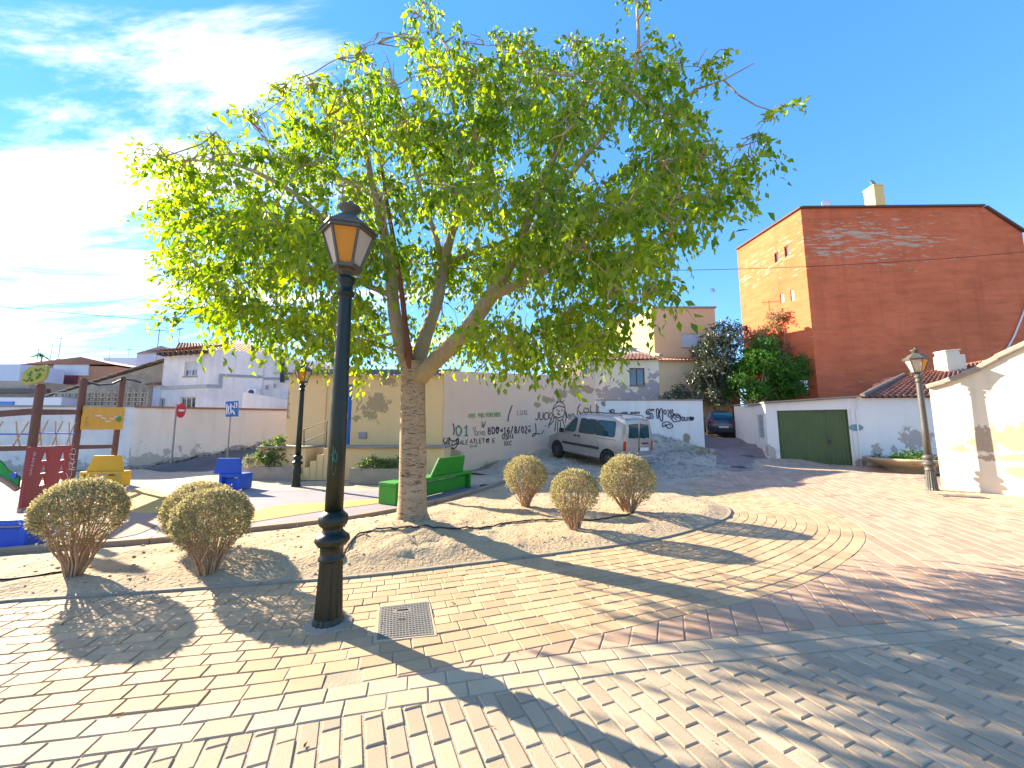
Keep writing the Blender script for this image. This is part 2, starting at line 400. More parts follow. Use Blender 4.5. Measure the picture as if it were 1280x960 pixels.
# E runs left->right then back: outside of the bed (camera side) is on its right  -> negative offset
ROW = 0.143; BL = 0.222
BORD = offset_curve(GC, 2 * ROW)           # north side of the double border course
def side_of(C, x, y, closed=False):
    """signed distance, + on left of travel"""
    qx, qy, d, k = nearest_on(C, np.array([x]), np.array([y]), closed)
    k = int(k[0]); a = C[k]; b = C[min(k+1, len(C)-1)]
    s = (b[0]-a[0])*(y-a[1]) - (b[1]-a[1])*(x-a[0])
    return (d[0] if s > 0 else -d[0]), k
def clip_half(poly, a, b, keep_left=True):
    out = []; n = len(poly)
    def f(p):
        s = (b[0]-a[0])*(p[1]-a[1]) - (b[1]-a[1])*(p[0]-a[0]); return s if keep_left else -s
    for i in range(n):
        p, q = poly[i], poly[(i+1) % n]; fp, fq = f(p), f(q)
        if fp >= 0: out.append(p)
        if (fp >= 0) != (fq >= 0):
            t = fp / (fp - fq); out.append((p[0] + (q[0]-p[0])*t, p[1] + (q[1]-p[1])*t))
    return out
def clip_curve(poly, C, keep_left):
    cx = sum(p[0] for p in poly)/len(poly); cy = sum(p[1] for p in poly)/len(poly)
    d, k = side_of(C, cx, cy); d = d if keep_left else -d
    if d > 0.32: return poly
    if d < -0.32: return []
    k0 = max(k-1, 0); k1 = min(k+2, len(C)-1)
    return clip_half(poly, C[k0], C[k1], keep_left)
def area(p): return 0.5*sum(p[i][0]*p[(i+1)%len(p)][1]-p[(i+1)%len(p)][0]*p[i][1] for i in range(len(p)))
def inset(p, g):
    n = len(p); out = []
    for i in range(n):
        a, b, c = p[i-1], p[i], p[(i+1) % n]
        d1 = (b[0]-a[0], b[1]-a[1]); d2 = (c[0]-b[0], c[1]-b[1]); l1 = math.hypot(*d1); l2 = math.hypot(*d2)
        if l1 < 1e-6 or l2 < 1e-6: return None
        n1 = (-d1[1]/l1, d1[0]/l1); n2 = (-d2[1]/l2, d2[0]/l2)
        m = (n1[0]+n2[0], n1[1]+n2[1]); k = m[0]*m[0]+m[1]*m[1]
        if k < 0.15: return None
        out.append((b[0]+m[0]*2*g/k, b[1]+m[1]*2*g/k))
    return out
def paver(b, poly, gap, cham=0.006, drop=0.016, var=0.0015, follow=True, tint=None):
    if area(poly) < 0: poly = poly[::-1]
    if area(poly) < 0.0018: return
    q = [poly[0]]
    for p in poly[1:]:
        if math.hypot(p[0]-q[-1][0], p[1]-q[-1][1]) > 0.004: q.append(p)
    if len(q) < 3: return
    o = inset(q, gap); 
    if o is None or area(o) < 0.0008: return
    i = inset(o, cham)
    if i is None or area(i) < 0.0004: return
    cx = sum(p[0] for p in q)/len(q); cy = sum(p[1] for p in q)/len(q)
    z = h(cx, cy) if (follow and cy > 10.4) else 0.0
    dz = random.gauss(0, var) - (.004 if random.random() < .04 else 0); sx = random.gauss(0, 0.006); sy = random.gauss(0, 0.006)
    if follow and cy > 10.4: gx = (h(cx+.1, cy)-z)/.1; gy = (h(cx, cy+.1)-z)/.1
    else: gx = gy = 0
    zz = lambda p: z + dz + (sx+gx)*(p[0]-cx) + (sy+gy)*(p[1]-cy)
    t = random.random() if tint is None else tint; n = len(b.v); k = len(i)
    if len(o) != k: return
    for p in i: b.v.append((p[0], p[1], zz(p)))
    for p in o: b.v.append((p[0], p[1], zz(p)-cham*0.8))
    for p in o: b.v.append((p[0], p[1], zz(p)-drop))
    b.face([n+j for j in range(k)], t)
    for r in (0, k):
        for j in range(k):
            j2 = (j+1) % k; b.face([n+r+k+j, n+r+k+j2, n+r+j2, n+r+j], t)
# --- tan concentric courses round the bed
tan = MB(); NR = 13
bed_off = 0.05
for r in range(17):
    c_in = offset_curve(E, -(bed_off + r*ROW)); c_out = offset_curve(E, -(bed_off + (r+1)*ROW)); c_mid = offset_curve(E, -(bed_off + (r+.5)*ROW))
    mid = np.array(c_mid); seg = np.linalg.norm(np.diff(mid, axis=0), axis=1); S = np.concatenate([[0], np.cumsum(seg)])
    ci = np.array(c_in); co = np.array(c_out)
    s = (r % 2)*BL*0.5 + random.random()*0.05
    while s + BL < S[-1]:
        L = BL
        k = np.interp([s, s+L], S, np.arange(len(S)))
        pts = []
        for arr, kk in ((co, k[0]), (co, k[1]), (ci, k[1]), (ci, k[0])):
            i0 = int(kk); i1 = min(i0+1, len(arr)-1); f = kk-i0
            pts.append((arr[i0][0]*(1-f)+arr[i1][0]*f, arr[i0][1]*(1-f)+arr[i1][1]*f))
        s += L
        cx = sum(p[0] for p in pts)/4; cy = sum(p[1] for p in pts)/4
        if r >= NR and cx > -1.0: continue
        if cy < 4.2 or r > 9: pts = clip_curve(pts, BORD, True)
        if len(pts) >= 3 and abs(area(pts)) < 0.06: paver(tan, pts, 0.0035, follow=False)
struct(tan.build('tan_brick_pavement', m_tan))
OUT = offset_curve(E, -(bed_off + NR*ROW))     # outer edge of the tan courses
# --- double border course
bo = MB(); 
for r in (0, 1):
    ci = offset_curve(GC, (r)*ROW); co = offset_curve(GC, (r+1)*ROW)
    a = np.array(resample(ci, 0.24)); bqx, bqy, _, _ = nearest_on(co, a[:, 0], a[:, 1], False)
    for i in range(len(a)-1):
        f = 0.5*(r)
        if r == 0: p0, p1 = a[i], a[i+1]; q0, q1 = (bqx[i], bqy[i]), (bqx[i+1], bqy[i+1])
        else:
            if i + 2 >= len(a): break
            p0 = (a[i]+a[i+1])/2; p1 = (a[i+1]+a[i+2])/2; q0 = ((bqx[i]+bqx[i+1])/2, (bqy[i]+bqy[i+1])/2); q1 = ((bqx[i+1]+bqx[i+2])/2, (bqy[i+1]+bqy[i+2])/2)
        paver(bo, [tuple(p0), tuple(p1), tuple(q1), tuple(q0)], 0.004, follow=False)
struct(bo.build('border_brick_course', m_border))
# --- grey pavers, camera side of the border
def field(b, ang, w, L, x0, x1, y0, y1, clip, gap_side, gap_end, tf=None, var=0.0015):
    d = Vector((math.sin(ang), math.cos(ang))); n = Vector((d.y, -d.x))
    cs = [Vector((x, y)) for x in (x0, x1) for y in (y0, y1)]
    a0 = min(c.dot(d) for c in cs); a1 = max(c.dot(d) for c in cs); b0 = min(c.dot(n) for c in cs); b1 = max(c.dot(n) for c in cs)
    i = 0; u = b0
    while u < b1:
        s = a0 + (i % 2)*L/2 + random.uniform(-.006, .006)
        while s < a1:
            g = gap_side - gap_end
            P = [d*s + n*(u+g), d*s + n*(u+w-g), d*(s+L) + n*(u+w-g), d*(s+L) + n*(u+g)]
            c = (P[0]+P[2])/2
            if x0 <= c.x <= x1 and y0 <= c.y <= y1:
                P = clip([tuple(p) for p in P], c)
                if P and len(P) >= 3: paver(b, P, gap_end, var=var)
            s += L
        u += w; i += 1
gr = MB()
field(gr, R(-22.5), 0.107, 0.205, -5.5, 8.5, 0.2, 4.4, lambda P, c: clip_curve(P, GC, False), 0.0065, 0.0045)
struct(gr.build('grey_brick_pavement', m_grey))
# --- red pavers on the right up to the garage
rd = MB()
WALLA = (11.69, 10.70); WALLB = (12.24, 9.49)
red_limit = [(-.4, 3.2), (-1.6, 2.9), (-1.5, 2.0), (1, 2.2), (9, 2.5), (14, 4.2), (14.5, 7), (13.0, 9.6), (11.85, 11.1), (13.5, 13.0), (18.5, 16.2), (14.3, 16.5), (11.8, 17.8), (10.6, 17.0), (9.2, 15.0), (7.4, 13.6), (5.4, 12.0), (4.6, 10.4), (4.2, 8.9), (3.6, 8.0), (2.0, 5.0)]
OUTc = OUT; LATE = [p for p in E]
def redclip(P, c):
    if not bool(inpoly(np.array([c.x]), np.array([c.y]), red_limit)[0]): return None
    if c.y < 4.6 or True:
        P = clip_curve(P, BORD, True)
        if len(P) < 3: return None
    if c.y < 12:
        P = clip_curve(P, OUTc, False)
        if len(P) < 3: return None
    return P
field(rd, R(22.5), 0.195, 0.39, -1.6, 19, 2.0, 18, redclip, 0.0045, 0.0028, var=0.002)
struct(rd.build('red_brick_pavement', m_red))
# joints sheet under all pavers
struct(sheet([(-7, .2), (9, .2), (15, 4.2), (15, 7), (13.1, 9.6), (12, 11.1), (13.6, 13.0), (18.7, 16.4), (14.3, 16.7), (11.8, 18), (9.8, 17.5), (4.4, 12), (4.0, 8.9), (1.5, 6.4), (-3, 4.6), (-7, 3.9)], 0.35, -0.0065).build('paving_bed', m_joint))
# ground sheet to the horizon
gx = np.concatenate([[-900, -300, -120, -60, -40], np.arange(-30, 30.1, 0.5), [40, 60, 120, 300, 900]])
gy = np.concatenate([[-300, -60, -20, -8], np.arange(-4, 34, 0.5), [40, 60, 120, 300, 1500]])
X, Y = np.meshgrid(gx, gy); Z = hgts(X, Y) - 0.05; Z[Y > 34] = 1.9
gb = MB(); gb.v = list(zip(X.ravel().tolist(), Y.ravel().tolist(), Z.ravel().tolist())); W_ = len(gx)
for j in range(len(gy)-1):
    for i in range(W_-1): gb.face([j*W_+i, j*W_+i+1, (j+1)*W_+i+1, (j+1)*W_+i])
struct(gb.build('ground', m_ground, smooth=True))

# --- planting bed
bedP = [p for p in E] + [p for p in reversed(K)]
TR = Vector((-1.52, 6.0, 0))       # trunk foot
def bedz(x, y):
    _, _, d, _ = nearest_on(bedP, x, y); e = np.clip(d/0.35, 0, 1)
    z = 0.02 + 0.06*e + 0.20*np.exp(-(((x-TR.x+.1)/1.0)**2 + ((y-TR.y+.2)/0.85)**2))*e
    nzv = np.array([mnoise.fractal(Vector((a*1.7, b*1.7, 0)), 1.0, 2.0, 5) for a, b in zip(x, y)])
    n2 = np.array([mnoise.fractal(Vector((a*7, b*7, 3)), 1.0, 2.0, 3) for a, b in zip(x, y)])
    near = 1.6*np.exp(-(((x-TR.x-.1)/1.2)**2 + ((y-TR.y+.5)/0.9)**2))
    return z + e*(0.028*nzv + (0.012 + 0.016*near)*n2)
def bedh(x, y): return float(bedz(np.array([x]), np.array([y]))[0])
bed = sheet(bedP, 0.06, 0.0, bedz)
struct(bed.build('sand_planting_bed', m_sand, smooth=True))
# thin edging and the kerb
def band(C, d0, d1, z0, z1, segL=None, gap=0.006):
    b = MB(); A = offset_curve(C, d0); B_ = offset_curve(C, d1); n = len(A)
    step = max(1, int(segL/0.06)) if segL else n
    for s in range(0, n-1, step):
        e = min(s+step, n-1); k = len(b.v)
        for i in range(s, e+1):
            a, c = Vector(A[i]), Vector(B_[i])
            if segL and i == s: t = (Vector(A[i+1])-a).normalized()*gap; a += t; c += t
            hz = h(a.x, a.y) if a.y > 10.4 else 0
            b.v += [(a.x, a.y, hz+z0), (c.x, c.y, hz+z0), (c.x, c.y, hz+z1), (a.x, a.y, hz+z1)]
        m = e-s+1; tt = random.random()
        for i in range(m-1):
            q = k+4*i
            b.face([q+3, q+2, q+6, q+7], tt); b.face([q, q+3, q+7, q+4], tt); b.face([q+2, q+1, q+5, q+6], tt)
        b.face([k, k+1, k+2, k+3], tt); q = k+4*(m-1); b.face([q+3, q+2, q+1, q], tt)
    return b
struct(band(E, -0.045, 0.0, -0.05, 0.022, 1.0).build('bed_edging', m_edge))
Kr = resample(K, 0.06)
struct(band(Kr, 0.0, 0.13, -0.05, 0.10, 0.9).build('playground_kerb', m_kerb, bevel=0.008))
# --- playground rubber floor & markings, tan walk behind, asphalt road, lane, lot
K2 = offset_curve(Kr, 0.12)
kk = [p for p in K2 if p[0] < G(600, 614).x]
rubP = kk + [g2(*p) for p in ((600, 606), (520, 611), (440, 613), (360, 612), (250, 611), (120, 607), (0, 605), (-200, 606), (-420, 610))]
struct(sheet(rubP, 0.3, -0.006).build('rubber_play_floor', m_rubber))
def patch(pxs, mat, z, name):
    P = catmull([g2(*p) for p in pxs] + [g2(*pxs[0])], 4)[:-1]
    struct(sheet(P, 0.25, z).build(name, mat))
patch([(310, 642), (345, 632), (420, 627), (488, 623), (478, 628), (420, 636), (330, 650), (300, 655), (262, 650)], m_rubyel, 0.002, 'floor_marking_yellow')
patch([(120, 622), (180, 610), (208, 618), (232, 622), (205, 640), (160, 640), (110, 632)], m_rubyel, 0.002, 'floor_marking_yellow_round')
patch([(-260, 640), (0, 625), (60, 622), (140, 632), (200, 645), (170, 668), (60, 680), (-60, 690), (-260, 700)], m_rubora, 0.001, 'floor_marking_salmon')
walkP = [g2(*p) for p in ((-420, 610), (-200, 606), (0, 605), (120, 607), (250, 611), (360, 612), (440, 613), (520, 611), (600, 606), (640, 603))] + [XY(625, 12.9), XY(590, 13.2), XY(480, 13.4), XY(370, 13.8), XY(335, 14.4), XY(250, 14.6), XY(180, 14.9), XY(60, 15.2), XY(-400, 15.0)]
m, nt, b_ = newmat('walk_tiles')
v = coords(nt, (1, 1, 1), (0, 0, R(20))); bt = nt.nodes.new('ShaderNodeTexBrick'); lnk(nt, v, bt.inputs[0]); bt.inputs['Scale'].default_value = 1.0
bt.inputs['Brick Width'].default_value = 0.4; bt.inputs['Row Height'].default_value = 0.2; bt.inputs['Mortar Size'].default_value = 0.012
bt.inputs['Color1'].default_value = (.50, .40, .26, 1); bt.inputs['Color2'].default_value = (.44, .345, .225, 1); bt.inputs['Mortar'].default_value = (.3, .22, .15, 1)
cc = mixc(nt, rng(nt, noise(nt, v, 20), 0.3, 0.7, 0, 0.3), bt.outputs[0], (.3, .24, .17)); lnk(nt, cc, b_.inputs['Base Color']); b_.inputs['Roughness'].default_value = .9
bump(nt, b_, mth(nt, 'SUBTRACT', 1.0, bt.outputs['Fac']), 0.4, 0.01); m_walk = m
struct(sheet(walkP, 0.3, -0.008).build('tan_walkway', m_walk))
m, nt, b_ = newmat('lane_tiles')
v = coords(nt, (1, 1, 1), (0, 0, R(-24))); bt = nt.nodes.new('ShaderNodeTexBrick'); lnk(nt, v, bt.inputs[0]); bt.inputs['Scale'].default_value = 1.0
bt.inputs['Brick Width'].default_value = 0.4; bt.inputs['Row Height'].default_value = 0.2; bt.inputs['Mortar Size'].default_value = 0.01
bt.inputs['Color1'].default_value = (.30, .205, .17, 1); bt.inputs['Color2'].default_value = (.25, .175, .15, 1); bt.inputs['Mortar'].default_value = (.14, .11, .10, 1)
cc = mixc(nt, rng(nt, noise(nt, v, 3), 0.3, 0.7, 0, 0.5), bt.outputs[0], (.17, .135, .125)); lnk(nt, cc, b_.inputs['Base Color']); b_.inputs['Roughness'].default_value = .85
bump(nt, b_, mth(nt, 'SUBTRACT', 1.0, bt.outputs['Fac']), 0.4, 0.01); m_lanet = m
laneP = [(7.6, 13.6), (9.2, 15.0), (10.6, 17.0), (11.75, 17.8), XY(942, 20.5), XY(925, 24), XY(925, 34), XY(868, 34), XY(873, 24), XY(882, 19.8), XY(893, 18.6), XY(893, 16.5), (7.4, 14.6)]
struct(sheet(laneP, 0.25, -0.004).build('lane_road', m_lanet))
lotP = [p for p in E[-80:]][::3] + [XY(640, 11.2), XY(625, 12.6), XY(590, 13.9), XY(685, 17.6), XY(745, 19.6), XY(885, 19.75), XY(895, 18.8), XY(893, 16.5), (7.4, 14.6), (7.6, 13.6), (5.4, 12.0), (4.6, 10.4), (4.1, 9.2)]
lotP = [XY(640, 10.9), XY(625, 12.6), XY(585, 13.9), XY(685, 17.7), XY(745, 19.7), XY(885, 19.75), XY(896, 18.8), XY(893, 16.5), (7.5, 14.4), (7.5, 13.6), (5.4, 12.0), (4.6, 10.4), g2(880, 626.5), g2(850, 618.5), g2(810, 611.5), g2(760, 606), g2(680, 601)]
def lotz(x, y):
    n = np.array([mnoise.fractal(Vector((a*1.3, b*1.3, 8)), 1.0, 2.0, 5) for a, b in zip(x, y)])
    bx, by = XY(830, 18.6); m_ = np.exp(-(((x-bx)/2.6)**2 + ((y-by)/1.6)**2))
    return (0.012 + 0.10*m_)*n
struct(sheet(lotP, 0.12, 0.0, lotz).build('dirt_lot', m_lot, smooth=True))
roadP = [XY(60, 15.25), XY(180, 14.95), XY(250, 14.65), XY(335, 14.45), XY(352, 15.0), XY(362, 18), XY(350, 17.0), XY(330, 16.5), XY(265, 16.1), XY(215, 15.7), XY(185, 15.6), XY(60, 15.6)]
struct(sheet(roadP, 0.25, -0.01).build('asphalt_road', m_road))
swP = [XY(330, 16.55), XY(265, 16.12), XY(215, 15.72), XY(185, 15.6), XY(185, 15.85), XY(265, 16.45), XY(352, 17.05)]
struct(sheet(swP, 0.15, 0.06).build('roadside_verge', m_kerb))


# ------------------------------------------------------------------ object materials
m_yellow = wallmat('render_yellow', (0.86, 0.57, 0.27), (0.80, 0.54, 0.26), patches=[], specks=0.0, pcol=(.33,.28,.2), streak=.15)
m_white = wallmat('whitewash', (0.66, 0.655, 0.65), (0.58, 0.58, 0.58), pcol=(.36, .31, .25), specks=0.03)
m_winframe = flat('frame_white', (0.62, 0.62, 0.6)); m_brownframe = flat('frame_brown', (0.11, 0.05, 0.03))
m_glass = glassmat('window_glass', (0.035, 0.05, 0.065)); m_shutter = flat('shutter_white', (0.62, 0.61, 0.62))
m_tile = surf('roof_tile', (0.40, 0.16, 0.085), (0.27, 0.12, 0.08), 2.2, 0.85, 0.5, 18, fine=0.5, tint=0.35)
m_tiledark = surf('roof_tile_dark', (0.17, 0.055, 0.05), (0.12, 0.05, 0.045), 2.2, 0.85, 0.4, 18, fine=0.4, tint=0.3)
m_tilegrey = surf('roof_tile_grey', (0.27, 0.21, 0.16), (0.16, 0.14, 0.12), 1.8, 0.9, 0.4, 18, fine=0.5, tint=0.35)
m_metal = surf('galvanised', (0.32, 0.32, 0.33), None, 5, 0.45, 0.1, 40, metal=0.7)
m_darkmetal = flat('dark_metal', (0.03, 0.03, 0.032), 0.45)
m_cable = flat('cable_black', (0.012, 0.012, 0.012), 0.6)
m_concrete = surf('concrete', (0.36, 0.31, 0.25), (0.28, 0.24, 0.19), 2.5, 0.92, 0.4, 35)
m_paintwhite = flat('paint_white', (0.75, 0.75, 0.73), 0.5)
m_ink = flat('spray_black', (0.02, 0.02, 0.025), 0.7); m_inkgreen = flat('spray_green', (0.16, 0.33, 0.05), 0.7); m_inkteal = flat('spray_teal', (0.01, 0.2, 0.17), 0.7)
m_inkfaint = flat('spray_faint', (0.30, 0.25, 0.22), 0.8); m_inkblue = flat('spray_navy', (0.02, 0.022, 0.06), 0.7); m_inkwhite = flat('marker_white', (0.75, 0.7, 0.7), 0.6)

# ------------------------------------------------------------------ building helpers
def facade(b, A, B, z0, z1, holes=(), depth=0.14):
    z1a, z1b = z1 if isinstance(z1, (tuple, list)) else (z1, z1)
    ex, ey = B[0]-A[0], B[1]-A[1]; L = math.hypot(ex, ey); ex /= L; ey /= L; nx, ny = ey, -ex
    S = sorted({0, L, *[k for q in holes for k in q[:2]]}); Zs = sorted({z0, *[k for q in holes for k in q[2:4]]})
    P = lambda s, z, d=0: (A[0]+ex*s-nx*d, A[1]+ey*s-ny*d, z)
    top = lambda s: z1a + (z1b-z1a)*s/L
    for i in range(len(S)-1):
        for j in range(len(Zs)):
            sc = (S[i]+S[i+1])/2
            if j < len(Zs)-1:
                zc_ = (Zs[j]+Zs[j+1])/2
                if any(q[0] < sc < q[1] and q[2] < zc_ < q[3] for q in holes): continue
                b.poly([P(S[i], Zs[j]), P(S[i+1], Zs[j]), P(S[i+1], Zs[j+1]), P(S[i], Zs[j+1])])
            else: b.poly([P(S[i], Zs[j]), P(S[i+1], Zs[j]), P(S[i+1], top(S[i+1])), P(S[i], top(S[i]))])
    for (s0, s1, za, zb) in [q[:4] for q in holes]:
        b.poly([P(s0,za), P(s1,za), P(s1,za,depth), P(s0,za,depth)]); b.poly([P(s0,zb), P(s0,zb,depth), P(s1,zb,depth), P(s1,zb)])
        b.poly([P(s0,za), P(s0,za,depth), P(s0,zb,depth), P(s0,zb)]); b.poly([P(s1,za), P(s1,zb), P(s1,zb,depth), P(s1,za,depth)])
def wbox(b, A, B, s0, s1, z0, z1, d0, d1):
    """box on a wall: d0..d1 = distance out of the wall plane (negative = inside)"""
    ex, ey = B[0]-A[0], B[1]-A[1]; L = math.hypot(ex, ey); ex /= L; ey /= L; nx, ny = ey, -ex
    a = math.atan2(ey, ex); sc = (s0+s1)/2; dc = (d0+d1)/2
    b.box((A[0]+ex*sc+nx*dc, A[1]+ey*sc+ny*dc, (z0+z1)/2), (s1-s0, abs(d1-d0), z1-z0), rz=a)
def window(par, A, B, q, kind='glass', fm=None, sill=True, bars=1, lab=None):
    s0, s1, za, zb = q; fm = fm or m_winframe; f = 0.05
    b = MB()
    for (a, c, d, e) in ((s0, s1, za, za+f), (s0, s1, zb-f, zb), (s0, s0+f, za+f, zb-f), (s1-f, s1, za+f, zb-f)): wbox(b, A, B, a, c, d, e, -0.13, -0.06)
    for k in range(bars):
        c = s0 + (s1-s0)*(k+1)/(bars+1); wbox(b, A, B, c-f/2, c+f/2, za+f, zb-f, -0.128, -0.065)
    w = b.build('window', fm, par)
    if lab: w['label'] = lab
    g = MB(); wbox(g, A, B, s0+f, s1-f, za+f, zb-f, -0.12, -0.10); g.build('pane', m_glass, w)
    if kind == 'shutter':
        g = MB(); hz = za+f+(zb-za)*0.35; n = 10
        for k in range(n): z = hz + (zb-f-hz)*k/n; wbox(g, A, B, s0+f, s1-f, z, z+(zb-f-hz)/n-0.008, -0.095, -0.07)
        g.build('shutter', m_shutter, w)
    if kind == 'shutter_full':
        g = MB(); n = 14; hz = za+f
        for k in range(n): z = hz + (zb-f-hz)*k/n; wbox(g, A, B, s0+f, s1-f, z, z+(zb-f-hz)/n-0.01, -0.095, -0.07)
        g.build('shutter', m_shutter, w)
    if kind == 'grille':
        g = MB(); n = max(2, int((s1-s0)/0.2))
        for k in range(n+1): c = s0+(s1-s0)*k/n; wbox(g, A, B, c-.008, c+.008, za, zb, -0.03, -0.014)
        for k in range(3): z = za+(zb-za)*(k+.5)/3; wbox(g, A, B, s0, s1, z-.008, z+.008, -0.045, -0.031)
        g.build('grille', m_paintwhite, w)
    if sill: g = MB(); wbox(g, A, B, s0-.05, s1+.05, za-.06, za-.002, -0.1, 0.05); g.build('sill', m_concrete, w)
    return w
def building(name, label, cat, foot, z0, z1, mat, holes={}, roof=True, group=None):
    """foot ccw [(x,y)], z1 number or per-vertex; holes {edge index: [(s0,s1,za,zb)]}"""
    n = len(foot); zt = z1 if isinstance(z1, (list, tuple)) else [z1]*n
    c = (sum(p[0] for p in foot)/n, sum(p[1] for p in foot)/n, z0)
    t = thing(name, label, cat, c, group); b = MB()
    for i in range(n):
        j = (i+1) % n; facade(b, foot[i], foot[j], z0, (zt[i], zt[j]), holes.get(i, ()))
    b.poly([(foot[i][0], foot[i][1], zt[i]) for i in range(n)])
    b.build('wall', mat, t)
    return t
def tiles(name, par, mat, e0, e1, r1, r0, pitch=0.22, row=0.38, amp=0.045):
    """barrel-tile slope: eave e0->e1, ridge r0->r1"""
    e0, e1, r0, r1 = map(Vector, (e0, e1, r0, r1)); nc = max(2, int((e1-e0).length/pitch)); nr = max(2, int(((r0-e0).length+(r1-e1).length)/2/row))
    nrm = (e1-e0).cross(r0-e0).normalized(); nrm = nrm if nrm.z > 0 else -nrm
    b = MB(); K_ = 6; cols = nc*K_+1
    rt = [[random.random() for _ in range(nc+1)] for _ in range(nr+1)]
    for r in range(nr):
        base = len(b.v)
        for (v, off) in ((r/nr, 0.03), ((r+1)/nr + 0.04/nr, 0.0)):
            for k in range(cols):
                u = k/(cols-1); p = (e0.lerp(e1, u)).lerp(r0.lerp(r1, u), min(v, 1.0))
                w = math.sin(2*math.pi*k/K_); hgt = amp*(w if w > 0 else w*0.55)
                b.v.append(tuple(p + nrm*(hgt + off)))
        for k in range(cols-1): b.face([base+k, base+k+1, base+cols+k+1, base+cols+k], rt[r][k//K_])
        # butt end of the course
        nb = len(b.v)
        for k in range(cols): q = b.v[base+k]; b.v.append(tuple(Vector(q) - nrm*0.035))
        for k in range(cols-1): b.face([nb+k, nb+k+1, base+k+1, base+k], 0.2)
    return b.build(name, mat, par)
def ribbon(b, pts, w, A, B, off):
    """stroke in wall coords (s,z) laid on the wall plane, off = distance out"""
    ex, ey = B[0]-A[0], B[1]-A[1]; L = math.hypot(ex, ey); ex /= L; ey /= L; nx, ny = ey, -ex
    P = [Vector(p) for p in pts]; Q = [P[0]]
    for p in P[1:]:
        if (p-Q[-1]).length > 1e-4: Q.append(p)
    P = Q
    if len(P) < 2: return
    base = len(b.v)
    for i, p in enumerate(P):
        d = (P[min(i+1, len(P)-1)] - P[max(i-1, 0)])
        if d.length < 1e-6: d = Vector((1, 0))
        d.normalize(); n = Vector((-d.y, d.x)); ww = w*random.uniform(.38, .58)
        for sg in (1, -1):
            q = p + n*ww*sg; b.v.append((A[0]+ex*q.x+nx*off, A[1]+ey*q.x+ny*off, q.y))
    for i in range(len(P)-1): b.face([base+2*i, base+2*i+1, base+2*i+3, base+2*i+2])
def smooth2(pts, n=5):
    if len(pts) < 3: return pts
    c = catmull(pts, n); return c
GL = {'A': [[(0,0),(.5,1),(1,0)],[(.2,.4),(.8,.4)]], 'B': [[(0,0),(0,1),(.7,.9),(.7,.6),(0,.5),(.8,.4),(.8,.1),(0,0)]], 'C': [[(1,.85),(.5,1),(0,.6),(.1,.15),(.5,0),(1,.15)]], 'D': [[(0,0),(0,1),(.7,.85),(.95,.5),(.7,.1),(0,0)]],
 'E': [[(1,1),(0,1),(0,0),(1,0)],[(0,.5),(.8,.5)]], 'G': [[(1,.85),(.5,1),(0,.6),(.1,.15),(.5,0),(1,.2),(1,.45),(.6,.45)]], 'H': [[(0,0),(0,1)],[(1,0),(1,1)],[(0,.5),(1,.5)]], 'I': [[(.5,0),(.5,1)]], 'J': [[(.9,1),(.9,.2),(.5,0),(.1,.2)]], 'K': [[(0,0),(0,1)],[(.9,1),(0,.45),(.9,0)]], 'L': [[(0,1),(0,0),(.9,0)]],
 'M': [[(0,0),(.1,1),(.5,.3),(.9,1),(1,0)]], 'N': [[(0,0),(0,1),(1,0),(1,1)]], 'O': [[(.5,1),(.05,.7),(.05,.3),(.5,0),(.95,.3),(.95,.7),(.5,1)]], 'P': [[(0,0),(0,1),(.8,.9),(.8,.5),(0,.45)]], 'Q': [[(.5,1),(0,.5),(.5,0),(1,.5),(.5,1)],[(.6,.3),(1,0)]],
 'R': [[(0,0),(0,1),(.8,.9),(.8,.5),(0,.45),(.9,0)]], 'S': [[(.95,.85),(.5,1),(.1,.75),(.5,.5),(.95,.25),(.5,0),(.05,.15)]], 'T': [[(0,1),(1,1)],[(.5,1),(.5,0)]], 'U': [[(0,1),(.05,.2),(.5,0),(.95,.2),(1,1)]], 'V': [[(0,1),(.5,0),(1,1)]], 'W': [[(0,1),(.25,0),(.5,.7),(.75,0),(1,1)]], 'X': [[(0,1),(1,0)],[(1,1),(0,0)]], 'Y': [[(0,1),(.5,.5),(1,1)],[(.5,.5),(.4,0)]], 'Z': [[(0,1),(1,1),(0,0),(1,0)]],
 '0': [[(.5,1),(.05,.7),(.05,.3),(.5,0),(.95,.3),(.95,.7),(.5,1)]], '1': [[(.2,.75),(.55,1),(.55,0)],[(.2,0),(.9,0)]], '2': [[(.1,.8),(.5,1),(.9,.7),(.1,0),(1,0)]], '6': [[(.8,1),(.2,.6),(.05,.25),(.5,0),(.9,.25),(.5,.5),(.1,.3)]], '8': [[(.5,.5),(.1,.75),(.5,1),(.9,.75),(.5,.5),(.05,.25),(.5,0),(.95,.25),(.5,.5)]],
 '/': [[(0,-.1),(.8,1.1)]], '*': [[(.5,0),(.05,.55),(.15,.95),(.4,.95),(.5,.7),(.65,.98),(.95,.9),(.95,.5),(.5,0)]], '>': [[(0,.5),(1,.5)],[(.6,.8),(1,.5),(.6,.2)]], ')': [[(.1,.55),(.3,.1),(.75,.1),(1,.55)],[(.3,.85),(.3,1)],[(.75,.9),(.75,1.05)]], ' ': [], '.': [[(.4,0),(.5,.1)]]}
_off = [0.004]
